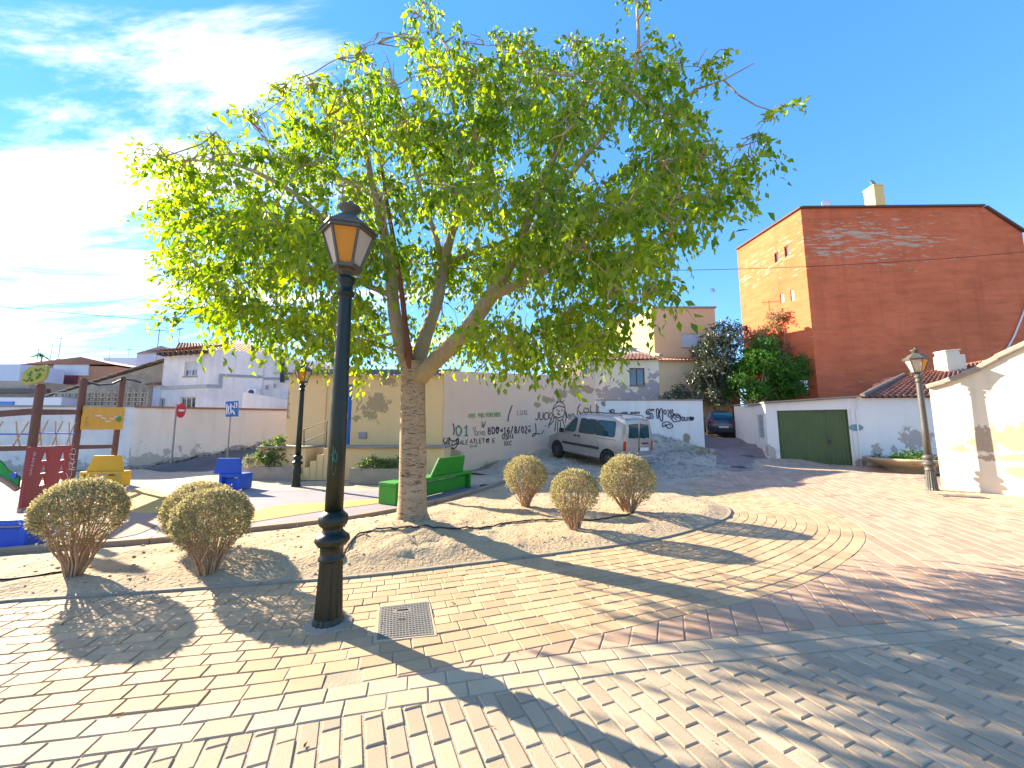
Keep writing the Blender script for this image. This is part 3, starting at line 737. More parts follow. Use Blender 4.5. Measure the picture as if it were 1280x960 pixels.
def write(b, txt, px, py, hpx, A, B, w=0.03, slant=0.0, rise=0.0, wr=0.62, jit=0.05):
    s, z = onwall(px, py, A, B); ex, ey = B[0]-A[0], B[1]-A[1]; L = math.hypot(ex, ey); dep = A[1] + ey/L*s
    H = hpx*dep/F*0.98; x = 0
    for ch in txt:
        for st in GL.get(ch, []):
            pts = [(s + x + (u*wr + v*slant)*H, z + v*H + x*rise) for u, v in [(a+random.uniform(-jit, jit), c+random.uniform(-jit, jit)) for a, c in st]]
            if ch in 'OCSGUJQ0268*)D': pts = smooth2(pts, 4)
            _off[0] += 0.0002; ribbon(b, pts, w, A, B, _off[0])
        x += H*(wr+0.22)*(0.6 if ch in 'I.' else 1)
def draw(b, strokes, A, B, w, sm=True):
    for st in strokes:
        pts = [onwall(px, py, A, B) for px, py in st]
        if sm: pts = smooth2(pts, 4)
        _off[0] += 0.0002; ribbon(b, pts, w, A, B, _off[0])
def Z1(px, y, sc=1): return XY(px, y)

# ------------------------------------------------------------------ yellow building, terrace
YA, YB = XY(357, 14), XY(553, 14)
door_s = [onwall(419, 550, YA, YB), onwall(441, 480, YA, YB)]
dq = (door_s[0][0], door_s[1][0], 1.06, 3.25)
pc = onwall(465, 505, YA, YB)
def wp(px, py, A, B):
    s, z = onwall(px, py, A, B); ex, ey = B[0]-A[0], B[1]-A[1]; L = math.hypot(ex, ey); return (A[0]+ex/L*s, A[1]+ey/L*s, z)
m_yellow = wallmat('render_yellow', (0.86, 0.57, 0.27), (0.80, 0.54, 0.26), streak=.15, pcol=(.5, .36, .2), amp=1.9,
                   patches=[(*wp(448, 523, YA, YB), .3, .5, .16), (*wp(470, 505, YA, YB), .45, .5, .32), (*wp(462, 520, YA, YB), .35, .5, .2), (*wp(485, 478, YA, YB), .4, .5, .2), (*wp(359, 500, YA, YB), .1, .5, .6)])
yb = building('yellow_building', 'low yellow rendered building with blue door behind the terrace', 'building', [YA, YB, (YB[0]+1.3, 20), (YA[0]-1.0, 20)], -0.1, 3.6, m_yellow, {0: [dq]})
b = MB(); wbox(b, YA, YB, dq[0], dq[1], dq[2], dq[3], -.12, -.08); 
for k in range(6): s_ = dq[0]+(dq[1]-dq[0])*(k+.5)/6; wbox(b, YA, YB, s_-.05, s_+.05, dq[2]+.1, dq[3]-.1, -.08, -.068)
m_blue = flat('blue_paint', (0.01, 0.13, 0.5), 0.45)
dr = b.build('door', m_blue, yb); b = MB(); wbox(b, YA, YB, dq[1]-.16, dq[1]-.12, 2.0, 2.15, -.068, -.03); b.build('handle', m_metal, dr)
e0 = Vector((*YA, 3.55)); tiles('roof', yb, m_tilegrey, (YA[0]-.15, YA[1]-.2, 3.58), (YB[0], YB[1]-.2, 3.58), (YB[0]+.3, YB[1]+3.4, 4.3), (YA[0]-.5, YA[1]+3.4, 4.3))
b = MB(); wbox(b, YA, YB, *(lambda a, c: (a[0], c[0], c[1], a[1]))(onwall(449, 540, YA, YB), onwall(458.5, 548, YA, YB)), 0, .06); mb_ = b.build('meter_box', m_metal, yb, bevel=.008)
b = MB(); b.tube([(YA[0]+1.4, YA[1]-.02, 1.05), (YA[0]+1.4, YA[1]-.02, 3.5)], .025); b.build('drain_pipe', m_yellow, yb)
g = MB(); draw(g, [[(446, 498), (449, 496), (452, 499), (451, 504), (447, 503), (446, 499)], [(449, 505), (446, 511), (445, 516)], [(446, 509), (449, 513)]], YA, YB, .035); g.build('graffiti', m_inkfaint, yb)
tA, tB = (XY(372, 12.6)[0], 12.6), (XY(556, 12.6)[0], 12.6)
ter = thing('terrace', 'raised yellow terrace with pale coping in front of the blue door', 'terrace', ((tA[0]+tB[0])/2, 13.2, 0))
stx0 = XY(384, 12.6)[0]; stx1 = XY(413, 12.6)[0]
b = MB(); b.box(((stx1+tB[0])/2, 13.25, .5), (tB[0]-stx1, 1.3, 1.0)); b.box(((tA[0]+stx0)/2-.6, 13.25, .5), (stx0-tA[0]+1.2, 1.3, 1.0)); b.box(((stx0+stx1)/2, 13.6, .5), (stx1-stx0, .6, 1.0)); b.build('wall', m_yellow, ter)
b = MB(); b.box(((stx1+tB[0])/2, 13.22, 1.03), (tB[0]-stx1+.06, 1.44, .06)); b.box(((tA[0]+stx0)/2-.6, 13.22, 1.03), (stx0-tA[0]+1.26, 1.44, .06)); b.build('coping', m_concrete, ter, bevel=.01)
for k in range(5):
    b = MB(); w_ = (stx1-stx0)/4
    zz_ = .2*(k+1); b.box((stx0 + w_*(k-.3), 12.84+.03*k if k else 12.42, zz_/2), (w_*1.05, .85 if k else .5, zz_)); b.build('step', m_yellow, ter, bevel=.01)
rail = thing('handrail', 'slim brown metal handrail beside the terrace steps', 'railing', (stx0, 12.66, 0))
p = [D(380, 560, 12.66), D(380, 537, 12.66), D(409, 526, 12.66)]
b = MB(); b.tube([(p[0].x, 12.66, 1.0), p[1], p[2], (p[2].x, 12.66, 1.0)], .018, 6); b.build('post', m_brownframe, rail)
b = MB(); b.tube([D(380.5, 552, 12.66), D(409, 540.5, 12.66)], .014, 6); b.build('rail', m_brownframe, rail)

# ------------------------------------------------------------------ pink wall with graffiti
PA, PB = (YB[0]+.02, 14.0), XY(745, 19.5)
pp = lambda px, py: wp(px, py, PA, PB)
m_pink = wallmat('render_pink', (0.88, 0.58, 0.38), (0.83, 0.55, 0.365), streak=.12, pcol=(.56, .36, .2), amp=1.2, basez=None, specks=.0,
    patches=[(*pp(718, 488), .55, .55, .32), (*pp(735, 487), .5, .5, .2), (*pp(700, 492), .5, .5, .2), (*pp(685, 500), .35, .4, .16), (*pp(672, 506), .25, .3, .12), (*pp(566, 570), .3, .5, .35), (*pp(558, 562), .15, .3, .3), (*pp(655, 575), .2, .3, .12)])
pk = building('pink_wall', 'tall pink rendered wall covered in black graffiti behind the van', 'wall', [PA, PB, (PB[0]-.25, PB[1]+.3), (PA[0]-.25, PA[1]+.3)], -.1, [3.75, 4.3, 4.3, 3.75], m_pink)
sc = lambda x, y: (540 + x/6.4, 480 + y/6.4)
g = MB(); g_w = .04
g.cur = 0
write(g, 'DALE', *sc(196, 485), 5.5, PA, PB, .035); write(g, 'ATLETI* E', *sc(305, 475), 5.5, PA, PB, .035)
write(g, 'W', *sc(392, 350), 8, PA, PB, .04, slant=.2); write(g, 'BD*>16/8/02)', *sc(450, 402), 8.5, PA, PB, .05, rise=.03, wr=.5)
write(g, 'OSMI', *sc(562, 440), 6, PA, PB, .04); write(g, 'EKC', *sc(578, 490), 5, PA, PB, .03); write(g, 'JUCK', *sc(822, 288), 9.5, PA, PB, .045, slant=.1, rise=.05)
draw(g, [[sc(90, 440), sc(92, 465), sc(110, 472), sc(122, 450)], [sc(95, 432), sc(99, 437)], [sc(115, 430), sc(119, 436)],
  [sc(135, 425), sc(138, 490), sc(165, 515), sc(195, 500), sc(210, 435), sc(180, 455), sc(150, 450), sc(135, 425)], [sc(155, 478), sc(170, 492), sc(188, 476)], [sc(160, 465), sc(163, 470)], [sc(180, 463), sc(183, 468)],
  [sc(168, 315), sc(176, 360), sc(172, 405)], [sc(825, 315), sc(830, 395), sc(800, 420), sc(815, 395), sc(860, 400)], [sc(870, 405), sc(895, 372)], [sc(905, 330), sc(912, 338)],
  [sc(975, 180), sc(965, 210), sc(970, 245), sc(990, 275), sc(1020, 295), sc(1045, 275), sc(1058, 235), sc(1062, 180), sc(1040, 150), sc(1005, 145), sc(975, 180)],
  [sc(970, 200), sc(1010, 175), sc(1060, 190)], [sc(995, 150), sc(1015, 120), sc(1030, 145), sc(1055, 130)], [sc(990, 210), sc(1003, 205)], [sc(1030, 205), sc(1045, 212)], [sc(1018, 210), sc(1005, 240), sc(1025, 245)],
  [sc(985, 258), sc(1015, 270), sc(1045, 255)], [sc(965, 240), sc(950, 290), sc(932, 330), sc(935, 350)], [sc(975, 260), sc(965, 300), sc(940, 330)], [sc(1062, 200), sc(1070, 260), sc(1066, 310)],
  [sc(990, 290), sc(985, 340), sc(980, 380)], [sc(1005, 300), sc(1002, 380)], [sc(1025, 300), sc(1030, 375)], [sc(1045, 285), sc(1060, 340), sc(1085, 375)],
  [sc(1075, 225), sc(1080, 270), sc(1100, 240), sc(1110, 265), sc(1125, 235), sc(1140, 262)], [sc(1185, 160), sc(1165, 200), sc(1180, 225), sc(1195, 262)], [sc(1160, 215), sc(1165, 255)],
  [sc(1225, 245), sc(1212, 205), sc(1225, 190), sc(1232, 205), sc(1245, 192), sc(1250, 215), sc(1225, 245)], [sc(1270, 170), sc(1265, 210), sc(1278, 240)], [sc(640, 170), sc(615, 240), sc(605, 300)]], PA, PB, .042)
g.build('graffiti', m_ink, pk)
g = MB(); write(g, 'NOS VOLVEREMOS', *sc(290, 270), 5.2, PA, PB, .03, rise=.06, wr=.5); g.build('graffiti', m_inkgreen, pk)
g = MB(); write(g, '01', *sc(190, 415), 13, PA, PB, .05); g.build('graffiti', m_inkteal, pk)
g = MB(); write(g, 'V', *sc(325, 385), 7, PA, PB, .03); write(g, 'CKMD', *sc(340, 410), 5, PA, PB, .025); write(g, 'LUIS', *sc(680, 245), 6, PA, PB, .025); write(g, 'ACAS', *sc(1090, 285), 5, PA, PB, .03); write(g, 'ECASI', *sc(300, 505), 3, PA, PB, .02); g.build('graffiti', m_inkfaint, pk)

# ------------------------------------------------------------------ white graffiti wall
WA, WB = (PB[0]+.03, 19.58), XY(880, 19.6)
m_wwall = wallmat('white_wall', (0.84, 0.78, 0.69), (0.76, 0.70, 0.62), pcol=(.38, .31, .2), amp=1.2, patches=[(*wp(858, 547, WA, WB), .22, .4, .28), (*wp(860, 556, WA, WB), .12, .3, .25), (*wp(746, 520, WA, WB), .14, .4, .6), (*wp(754, 504, WA, WB), .12, .3, .15), (*wp(878, 562, WA, WB), .2, .4, .12)])
ww = building('white_wall', 'long white garden wall with black graffiti lettering beside the lane', 'wall', [WA, WB, (WB[0], 19.85), (WA[0], 19.85)], .2, 3.08, m_wwall)
b = MB(); b.box(((WA[0]+WB[0])/2, 19.72, 3.1), (WB[0]-WA[0]+.04, .34, .05)); b.build('coping', m_concrete, ww)
s2 = lambda x, y: (730 + x/7.53, 490 + y/7.53)
g = MB()
draw(g, [[s2(660, 165), s2(600, 165), s2(585, 200), s2(620, 215), s2(625, 235), s2(580, 240)], [s2(655, 175), s2(610, 180), s2(600, 195), s2(640, 205), s2(645, 245), s2(590, 252)],
 [s2(680, 160), s2(685, 240), s2(700, 240), s2(700, 190), s2(720, 265), s2(738, 265), s2(735, 165), s2(715, 165), s2(712, 200), s2(695, 160), s2(680, 160)],
 [s2(750, 175), s2(752, 205), s2(770, 205), s2(768, 175), s2(750, 170)], [s2(785, 165), s2(800, 185), s2(815, 165)], [s2(825, 165), s2(835, 185)], [s2(835, 165), s2(820, 190)],
 [s2(790, 215), s2(800, 195), s2(840, 200), s2(835, 230), s2(800, 235), s2(790, 215)], [s2(810, 200), s2(825, 225), s2(850, 205), s2(870, 240), s2(895, 235)], [s2(820, 250), s2(845, 280), s2(880, 275), s2(905, 265), s2(890, 210), s2(850, 215), s2(830, 240), s2(820, 255)], [s2(845, 240), s2(870, 265)], [s2(860, 225), s2(900, 220), s2(905, 240)],
 [s2(735, 320), s2(745, 290), s2(790, 280), s2(830, 310), s2(825, 335), s2(790, 340), s2(770, 320), s2(735, 325)], [s2(760, 300), s2(775, 315), s2(800, 300), s2(810, 320)],
 [s2(240, 165), s2(245, 185), s2(270, 195), s2(285, 175), s2(262, 165), s2(255, 185)], [s2(1005, 270), s2(990, 240), s2(1005, 235), s2(1015, 245), s2(1025, 235), s2(1028, 255), s2(1005, 270)], [s2(1000, 245), s2(1018, 262)], [s2(1008, 240), s2(1022, 256)]], WA, WB, .05)
write(g, 'DUNK', *s2(920, 268), 4.5, WA, WB, .045); write(g, 'COOL QUIERO', *s2(358, 208), 3.0, WA, WB, .03, wr=.5)
g.build('graffiti', m_inkblue, ww)

# ------------------------------------------------------------------ houses behind the walls (centre)
hA, hB = XY(741, 22), XY(827, 22)
wz = lambda l, r, t, bt, A, B: (onwall(l, (t+bt)/2, A, B)[0], onwall(r, (t+bt)/2, A, B)[0], onwall((l+r)/2, bt, A, B)[1], onwall((l+r)/2, t, A, B)[1])
q = wz(787, 806, 460, 482, hA, hB)
m_cream = wallmat('render_cream', (0.74, 0.66, 0.47), (0.68, 0.61, 0.45), pcol=(.42, .36, .33), amp=1.3, patches=[(*wp(768, 492, hA, hB), 1.0, 1, .6), (*wp(790, 496, hA, hB), 1.3, 1, .4), (*wp(818, 485, hA, hB), .5, 1, .9), (*wp(806, 492, hA, hB), .8, 1, .5)])
ch_ = building('tiled_house', 'cream house with peeling grey plaster and small brown window above the white wall', 'house', [hA, hB, (hB[0], 25.5), (hA[0], 25.5)], .5, [5.55, 5.65, 7.2, 7.1], m_cream, {0: [q]})
window(ch_, hA, hB, q, 'glass', m_brownframe)
tiles('roof', ch_, m_tiledark, (hA[0]-.1, 21.75, 5.55), (hB[0]+.1, 21.75, 5.65), (hB[0]-.9, 25.4, 6.95), (hA[0]-.1, 25.4, 6.85))
b = MB(); b.beam((hB[0]+.05, 21.7, 5.85), (hB[0]-.85, 25.5, 7.15), .25, .12); b.build('verge', m_concrete, ch_)
b = MB(); b.box((XY(765, 25)[0], 25.2, 7.2), (.5, .5, 1.3)); b.build('chimney', m_white, ch_)
nA, nB = XY(712, 21), XY(740, 21); q = wz(727, 735, 447, 469, nA, nB)
m_pale = wallmat('render_pale', (0.62, 0.52, 0.44), (0.58, 0.49, 0.42))
nb_ = building('narrow_house', 'narrow pale pink house with a tall window behind the pink wall', 'house', [nA, nB, (nB[0], 24), (nA[0], 24)], .5, 6.0, m_pale)
nb_ = nb_; 
bq = wz(727, 735, 447, 469, nA, nB)
b = MB(); wbox(b, nA, nB, bq[0], bq[1], bq[2], bq[3], 0, .03); w_ = b.build('window', m_winframe, nb_); b = MB(); wbox(b, nA, nB, bq[0]+.05, bq[1]-.05, bq[2]+.05, bq[3]-.05, .03, .04); b.build('pane', m_glass, w_)
aA, aB = XY(823, 27), XY(903, 27)
qp = wz(852, 876, 417, 434, aA, aB)
m_peach = wallmat('render_peach', (0.70, 0.41, 0.22), (0.66, 0.39, 0.21), streak=.1)
m_lemon = wallmat('render_lemon', (0.66, 0.55, 0.22), (0.6, 0.5, 0.2), streak=.1)
pb = building('peach_building', 'peach block with flat roof and white roller shutter beyond the cream house', 'building', [aA, aB, (aB[0]+.3, 33), (aA[0]-1.6, 33)], 1, 1.6+.3238*27, m_peach, {0: [qp]})
window(pb, aA, aB, qp, 'shutter_full')
b = MB(); facade(b, (aA[0]-1.62, 33), (aA[0]-.02, 27.0), 1, 1.6+.3238*27-.05); b.build('side_wall', m_lemon, pb)
b = MB(); b.box(((aA[0]+aB[0])/2, 27.05, 1.6+.3238*27+.06), (aB[0]-aA[0]+.2, .3, .1)); b.build('parapet', m_concrete, pb)
bA, bB = XY(824, 26), XY(926, 26)
m_sandw = wallmat('render_sand', (0.68, 0.50, 0.30), (0.5, 0.38, 0.23), pcol=(.4, .22, .1), specks=.02)
sb = building('sand_house', 'sand coloured annex with a tiled top edge behind the magnolia tree', 'house', [bA, (aB[0]+.2, 26), (aB[0]+.2, 26.95), (bA[0], 26.95)], 1, 1.6+.183*26, m_sandw)
tiles('roof', sb, m_tile, (bA[0], 25.75, 1.6+.18*26), (aB[0]+.2, 25.75, 1.6+.18*26), (aB[0]+.2, 26.98, 1.6+.195*26), (bA[0], 26.98, 1.6+.195*26))
oA, oB = (aB[0]+.25, 27.6), XY(928, 27.6)
oc = building('ochre_wall', 'ochre boundary wall with dark scrawls at the end of the lane', 'wall', [oA, oB, (oB[0], 28), (oA[0], 28)], 1, 5.0, wallmat('render_ochre', (0.52, 0.30, 0.12), (0.45, 0.2, 0.09), pcol=(.3, .13, .07), specks=.07))
g = MB(); write(g, 'SAEN', 888, 518, 3.6, (oA[0]-2, 27.6), oB, .05); g.build('graffiti', m_ink, oc)
fA, fB = XY(768, 42), XY(812, 42); q1 = wz(784, 790, 411, 418, fA, fB); q2 = wz(791.5, 800, 411, 418, fA, fB)
fb = building('white_apartment_block', 'distant white apartment block with two small windows above the cream house', 'building', [fA, fB, (fB[0], 50), (fA[0], 50)], 1, 1.6+.285*42, m_white, {0: [q1, q2]})
window(fb, fA, fB, q1, sill=False); window(fb, fA, fB, q2, sill=False)
b = MB(); b.box(((fA[0]+fB[0])/2+.3, 41.9, 1.6+.288*42), (fB[0]-fA[0]+1, 1.2, .2)); b.build('roof', m_tilegrey, fb)
kA, kB = XY(722, 34), XY(788, 34)
kb = building('brown_brick_house', 'brown brick house with pale corner pier above the tiled roof', 'house', [kA, kB, (kB[0], 38), (kA[0], 38)], 1, 1.6+.262*34, surf('brick_brown', (0.36, 0.2, 0.09), (0.3, 0.17, 0.08), 3, .9, .4, 20))
b = MB(); b.box((XY(770, 34)[0], 33.85, 5.8), (.55, .3, 9.4)); b.build('pier', m_white, kb)

# ------------------------------------------------------------------ red building
rTL, rTF, rTR, rTE = (18.4, 29.9), (19.2, 24.0), (31.1, 23.8), (33.4, 23.8)
def rw(l, r, t, bt): return wz(l, r, t, bt, rTL, rTF)
rh = [rw(968, 973.5, 315, 328), rw(980.5, 986, 307, 321), rw(975, 980, 367, 378), rw(988, 992.5, 362, 376)]
m, nt, b_ = newmat('render_terracotta')
v = coords(nt); n1 = noise(nt, v, .35, 6, .65); n2 = noise(nt, v, 16, 5, .7); sv = coords(nt, (.5, .5, 2.6)); nh = noise(nt, sv, 1.3, 7, .68); sv2 = coords(nt, (1.0, 1.0, 7)); nh2 = noise(nt, sv2, .9, 6, .7)
c = mixc(nt, rng(nt, n1, .35, .65), (.68, .185, .08), (.57, .145, .06)); c = mixc(nt, rng(nt, nh, .45, .75, 0, .45), c, (.24, .06, .03)); c = mixc(nt, rng(nt, noise(nt, coords(nt, (1.2,1.2,.06)), 1.2, 4), .55, .8, 0, .35), c, (.2, .055, .03))
sp = nt.nodes.new('ShaderNodeSeparateXYZ'); lnk(nt, v, sp.inputs[0])
def band(z, w, z_): return rng(nt, mth(nt, 'ABSOLUTE', mth(nt, 'SUBTRACT', sp.outputs[2], z_)), w, w*.15)
bz = mth(nt, 'MAXIMUM', mth(nt, 'MULTIPLY', band(0, 3.0, 13.9), .17), mth(nt, 'MULTIPLY', band(0, 1.2, 4.6), .06))
xw = rng(nt, mth(nt, 'ABSOLUTE', mth(nt, 'SUBTRACT', sp.outputs[0], 23.3)), 8.5, 2.5, 0, 1)
mk = mth(nt, 'ADD', nh2, mth(nt, 'MULTIPLY', bz, xw)); mk = rng(nt, mth(nt, 'ADD', mk, mth(nt, 'MULTIPLY', mth(nt, 'SUBTRACT', n2, .5), .06)), .685, .70)
c = mixc(nt, mk, c, (.50, .36, .26)); lnk(nt, c, b_.inputs['Base Color']); b_.inputs['Roughness'].default_value = .93; b_.inputs['Specular IOR Level'].default_value = .15
bump(nt, b_, mth(nt, 'ADD', mth(nt, 'MULTIPLY', n2, .3), mth(nt, 'MULTIPLY', nh, .7)), .4, .05); m_terra = m
rb = building('red_apartment_block', 'tall terracotta red blank walled block with flaking pale patches near its top', 'building', [rTL, rTF, rTE, (33.4, 36), (22.6, 36)], .2, [16.2, 16.2, 14.4, 14.4, 16.2], m_terra, {0: rh})
# rebuild the wall with the chamfered right shoulder
for o in kids(rb): bpy.data.objects.remove(o)
b = MB(); facade(b, rTL, rTF, .2, 16.2, rh); facade(b, rTF, rTR, .2, 16.2); facade(b, rTR, rTE, .2, (16.2, 14.4)); facade(b, rTE, (33.4, 36), .2, 14.4); facade(b, (33.4, 36), (31.1, 36), .2, (14.4, 16.2)); facade(b, (31.1, 36), (22.6, 36), .2, 16.2); facade(b, (22.6, 36), rTL, .2, 16.2)
b.poly([(*rTL, 16.2), (*rTF, 16.2), (*rTR, 16.2), (31.1, 36, 16.2), (22.6, 36, 16.2)]); b.poly([(*rTR, 16.2), (*rTE, 14.4), (33.4, 36, 14.4), (31.1, 36, 16.2)]); b.build('wall', m_terra, rb)
for i, q in enumerate(rh): window(rb, rTL, rTF, q, 'glass' if i < 2 else 'shutter_full', m_brownframe if i < 2 else m_winframe, sill=False, bars=0)
b = MB(); b.beam((*rTF, 16.26), (*rTR, 16.26), .3, .12); b.beam((rTR[0]+.1, rTR[1], 16.2), (rTE[0]+.1, rTE[1], 14.46), .3, .12); b.beam((rTL[0], rTL[1], 16.25), (rTF[0], rTF[1]-.1, 16.25), .28, .1); b.build('parapet_cap', surf('cap_dark', (.14, .08, .06), None, 3), rb)
b = MB(); cxx = D(1093, 247, 26).x; b.box((cxx, 26, 17.5), (.72, .8, 2.9)); b.box((cxx, 26, 18.98), (.8, .88, .08)); b.build('chimney', m_lemon, rb, bevel=.02)
b = MB(); cb = D(1252, 455, 23.7); b.tube([D(1290, 330, 23.7), D(1282, 385, 23.7), D(1268, 420, 23.7), D(1257, 440, 23.7), cb], .045, 6); b.build('cable', m_paintwhite, rb)
# dish, AC, bird
t = thing('satellite_dish', 'small white satellite dish on the roof edge of the red block', 'dish', (D(1030, 252, 25).x, 25, 16.2))
x0 = D(1030, 252, 25).x; b = MB(); b.tube([(x0, 25, 16.2), (x0, 25, 17.0)], .04); b.build('mast', m_metal, t)
b = MB(); b.lathe([(.02, 0), (.2, .03), (.36, .1), (.36, .12), (.2, .055), (.02, .03)], n=16); 
Mx = Matrix.Translation((x0, 24.9, 17.0)) @ Matrix.Rotation(R(80), 4, 'X'); b.v = [tuple(Mx @ Vector(p)) for p in b.v]; b.build('reflector', m_paintwhite, t, smooth=True)
aq = wz(997, 1010, 476, 489, rTL, rTF)
t = thing('air_conditioner', 'white air conditioning unit bracketed to the foot of the red block', 'air conditioner', (19.0, 25, aq[2]))
b = MB(); zc_ = D(1003, 482, 24.3); b.box((zc_.x-.35, 24.3, zc_.z), (.85, .75, .62), rz=R(5)); b.build('case', m_paintwhite, t, bevel=.03)
b = MB(); b.lathe([(.24, 0), (.24, .03), (.05, .03)], n=20); Mx = Matrix.Translation((zc_.x-.42, 23.9, zc_.z)) @ Matrix.Rotation(R(90), 4, 'X'); b.v = [tuple(Mx @ Vector(p)) for p in b.v]; b.build('fan_grille', m_darkmetal, t)
b = MB(); b.box((zc_.x-.3, 24.2, zc_.z-.38), (.9, .08, .06)); b.box((zc_.x-.3, 24.5, zc_.z-.38), (.9, .08, .06)); b.build('bracket', m_metal, t)
bx = D(1093, 236, 25.9).x
b = MB(); b.tube([(bx+.26, 25.9, 19.09), (bx+.1, 25.9, 19.19), (bx-.06, 25.9, 19.29), (bx-.14, 25.9, 19.45), (bx-.2, 25.9, 19.51), (bx-.3, 25.9, 19.50)], [.02, .08, .13, .08, .075, .01], 8)
b.tube([(bx-.03, 25.87, 19.02), (bx-.03, 25.87, 19.22)], .012, 4); b.tube([(bx-.03, 25.94, 19.02), (bx-.03, 25.94, 19.22)], .012, 4)
tag(b.build('bird', flat('bird_grey', (.12, .2, .24)), smooth=True), 'grey bird perched on the yellow rooftop chimney', 'bird')

# ------------------------------------------------------------------ garage building
gA, gB, gC, gD = XY(942, 20.5), (11.72, 17.8), (14.3, 16.4), (22.3, 15.6)
gq = (lambda a, c: (a[0], c[0], -.05, a[1]))(onwall(971, 515, gB, gC), onwall(1063, 513, gB, gC))
gq = (gq[0], gq[1], -.05, 2.46)
wq = wz(947.5, 954.5, 518.5, 548, gA, gB)
m_garage = wallmat('render_garage', (0.85, 0.79, 0.70), (0.78, 0.72, 0.64), pcol=(.56, .48, .40), amp=1.2, streak=.2, patches=[(*wp(1098, 563, gC, gD), .25, .4, .3), (*wp(1145, 550, gC, gD), .6, .5, .5), (*wp(1118, 562, gC, gD), .12, .4, .2), (*wp(1075, 578, gC, gD), .3, .4, .15), (*wp(960, 565, gA, gB), .4, .5, .3), (*wp(966, 570, gB, gC), .15, .4, .5)])
ga = building('garage', 'low white garage building with wide green corrugated door', 'garage', [gA, gB, gC, gD, (23, 21), (13, 22.5)], -.1, [2.86, 2.8, 2.93, 2.93, 2.95, 2.95], m_garage, {0: [wq], 1: [gq]})
m_gdoor = surf('green_paint', (0.085, 0.125, 0.035), (0.07, 0.105, 0.03), 1.5, .55, .1, 40, fine=.2)
def corr(b, A, B, s0, s1, z0, z1, d):
    ex, ey = B[0]-A[0], B[1]-A[1]; L = math.hypot(ex, ey); ex /= L; ey /= L; nx, ny = ey, -ex
    n = int((s1-s0)/.03); base = len(b.v)
    for k in range(n+1):
        s_ = s0+(s1-s0)*k/n; dd = d + (.012 if (k//2) % 2 else 0)
        for z in (z0, z1): b.v.append((A[0]+ex*s_+nx*dd, A[1]+ey*s_+ny*dd, z))
    for k in range(n): q_ = base+2*k; b.face([q_, q_+2, q_+3, q_+1])
sd = onwall(1033, 540, gB, gC)[0]
b = MB(); corr(b, gB, gC, gq[0]+.04, sd-.02, .0, gq[3]-.05, -.09); corr(b, gB, gC, sd+.02, gq[1]-.04, .0, gq[3]-.05, -.09)
for (a, c, e, f) in ((gq[0], gq[0]+.05, 0, gq[3]), (gq[1]-.05, gq[1], 0, gq[3]), (sd-.02, sd+.02, 0, gq[3]-.06), (gq[0]+.05, gq[1]-.05, gq[3]-.06, gq[3])): wbox(b, gB, gC, a, c, e, f, -.11, -.06)
dr = b.build('door', m_gdoor, ga); b = MB(); wbox(b, gB, gC, sd+.04, sd+.13, 1.0, 1.18, -.07, -.03); b.build('handle', m_darkmetal, dr)
window(ga, gA, gB, wq, 'grille', m_winframe, sill=False, bars=0)
b = MB()
rp = [(gA[0]-.15, gA[1]-.05), (gB[0]-.12, gB[1]-.14), (gC[0]+.02, gC[1]-.2), (14.7, 16.15), (14.9, 20), (13, 22.6)]
b.prism(rp, [2.87, 2.81, 2.95, 2.97, 3.05, 3.0], [2.93, 2.88, 3.01, 3.03, 3.12, 3.06]); b.build('flat_roof', m_concrete, ga)
r_e0 = Vector((14.75, 16.12, 2.95)); r_e1 = Vector((22.5, 15.32, 2.97)); r1 = D(1285, 440, 19.2); r0 = D(1130, 470, 19.2)
tiles('roof', ga, m_tile, r_e0, r_e1, tuple(r1), r0, pitch=.24, row=.4, amp=.05)
tiles('roof', ga, m_tile, (18.2, 20.6, 2.98), r_e0, r0, tuple(Vector(r0)+Vector((0, 1.2, 0))), pitch=.24, row=.4, amp=.05)
tiles('roof', ga, m_tile, (26, 23, 3.2), (18.2, 20.7, 3.0), r0, tuple(r1), pitch=.24, row=.4)
b = MB(); pth = [r_e0.lerp(r0, k/10)+Vector((0, 0, .08)) for k in range(11)]; b.tube(pth, .09, 8); b.build('hip_tiles', m_tilegrey, ga)
cz = D(1194, 465, 18.6); ct = D(1194, 438, 18.6)
b = MB(); b.prism([(cz.x-.45, 18.5), (cz.x+.5, 18.5), (cz.x+.5, 19.1), (cz.x-.45, 19.1)], cz.z-.9, [ct.z-.25, ct.z-.2, ct.z-.2, ct.z-.25]); b.box((cz.x-.05, 18.8, ct.z-.14), (.72, .5, .24), ry=R(-5)); b.box((cz.x-.05, 18.8, ct.z), (.8, .58, .06), ry=R(-5)); b.build('chimney', m_cream, ga, bevel=.04)
# oval plaque, pipe
pl = onwall(1070, 534.5, gC, gD); 
b = MB(); pts = [(pl[0]+.27*math.cos(a), pl[1]+.14*math.sin(a)) for a in [2*math.pi*k/24 for k in range(24)]]
ex, ey = gD[0]-gC[0], gD[1]-gC[1]; L_ = math.hypot(ex, ey); ex /= L_; ey /= L_
fr = [(gC[0]+ex*s_+ey*.03, gC[1]+ey*s_-ex*.03, z_) for s_, z_ in pts]; bk = [(gC[0]+ex*s_, gC[1]+ey*s_, z_) for s_, z_ in pts]
b.poly(fr); 
for k in range(24): b.poly([bk[k], bk[(k+1) % 24], fr[(k+1) % 24], fr[k]])
tag(b.build('oval_plaque', flat('plaque_blue', (.16, .30, .34))), 'oval grey blue plaque on the white wall right of the garage door', 'sign')
b = MB(); b.tube([(14.72, 16.2, 2.95), (14.66, 16.26, 2.6), (14.62, 16.33, 2.4), (14.62, 16.34, 0.0)], .03, 6); b.build('drain_pipe', m_garage, ga)

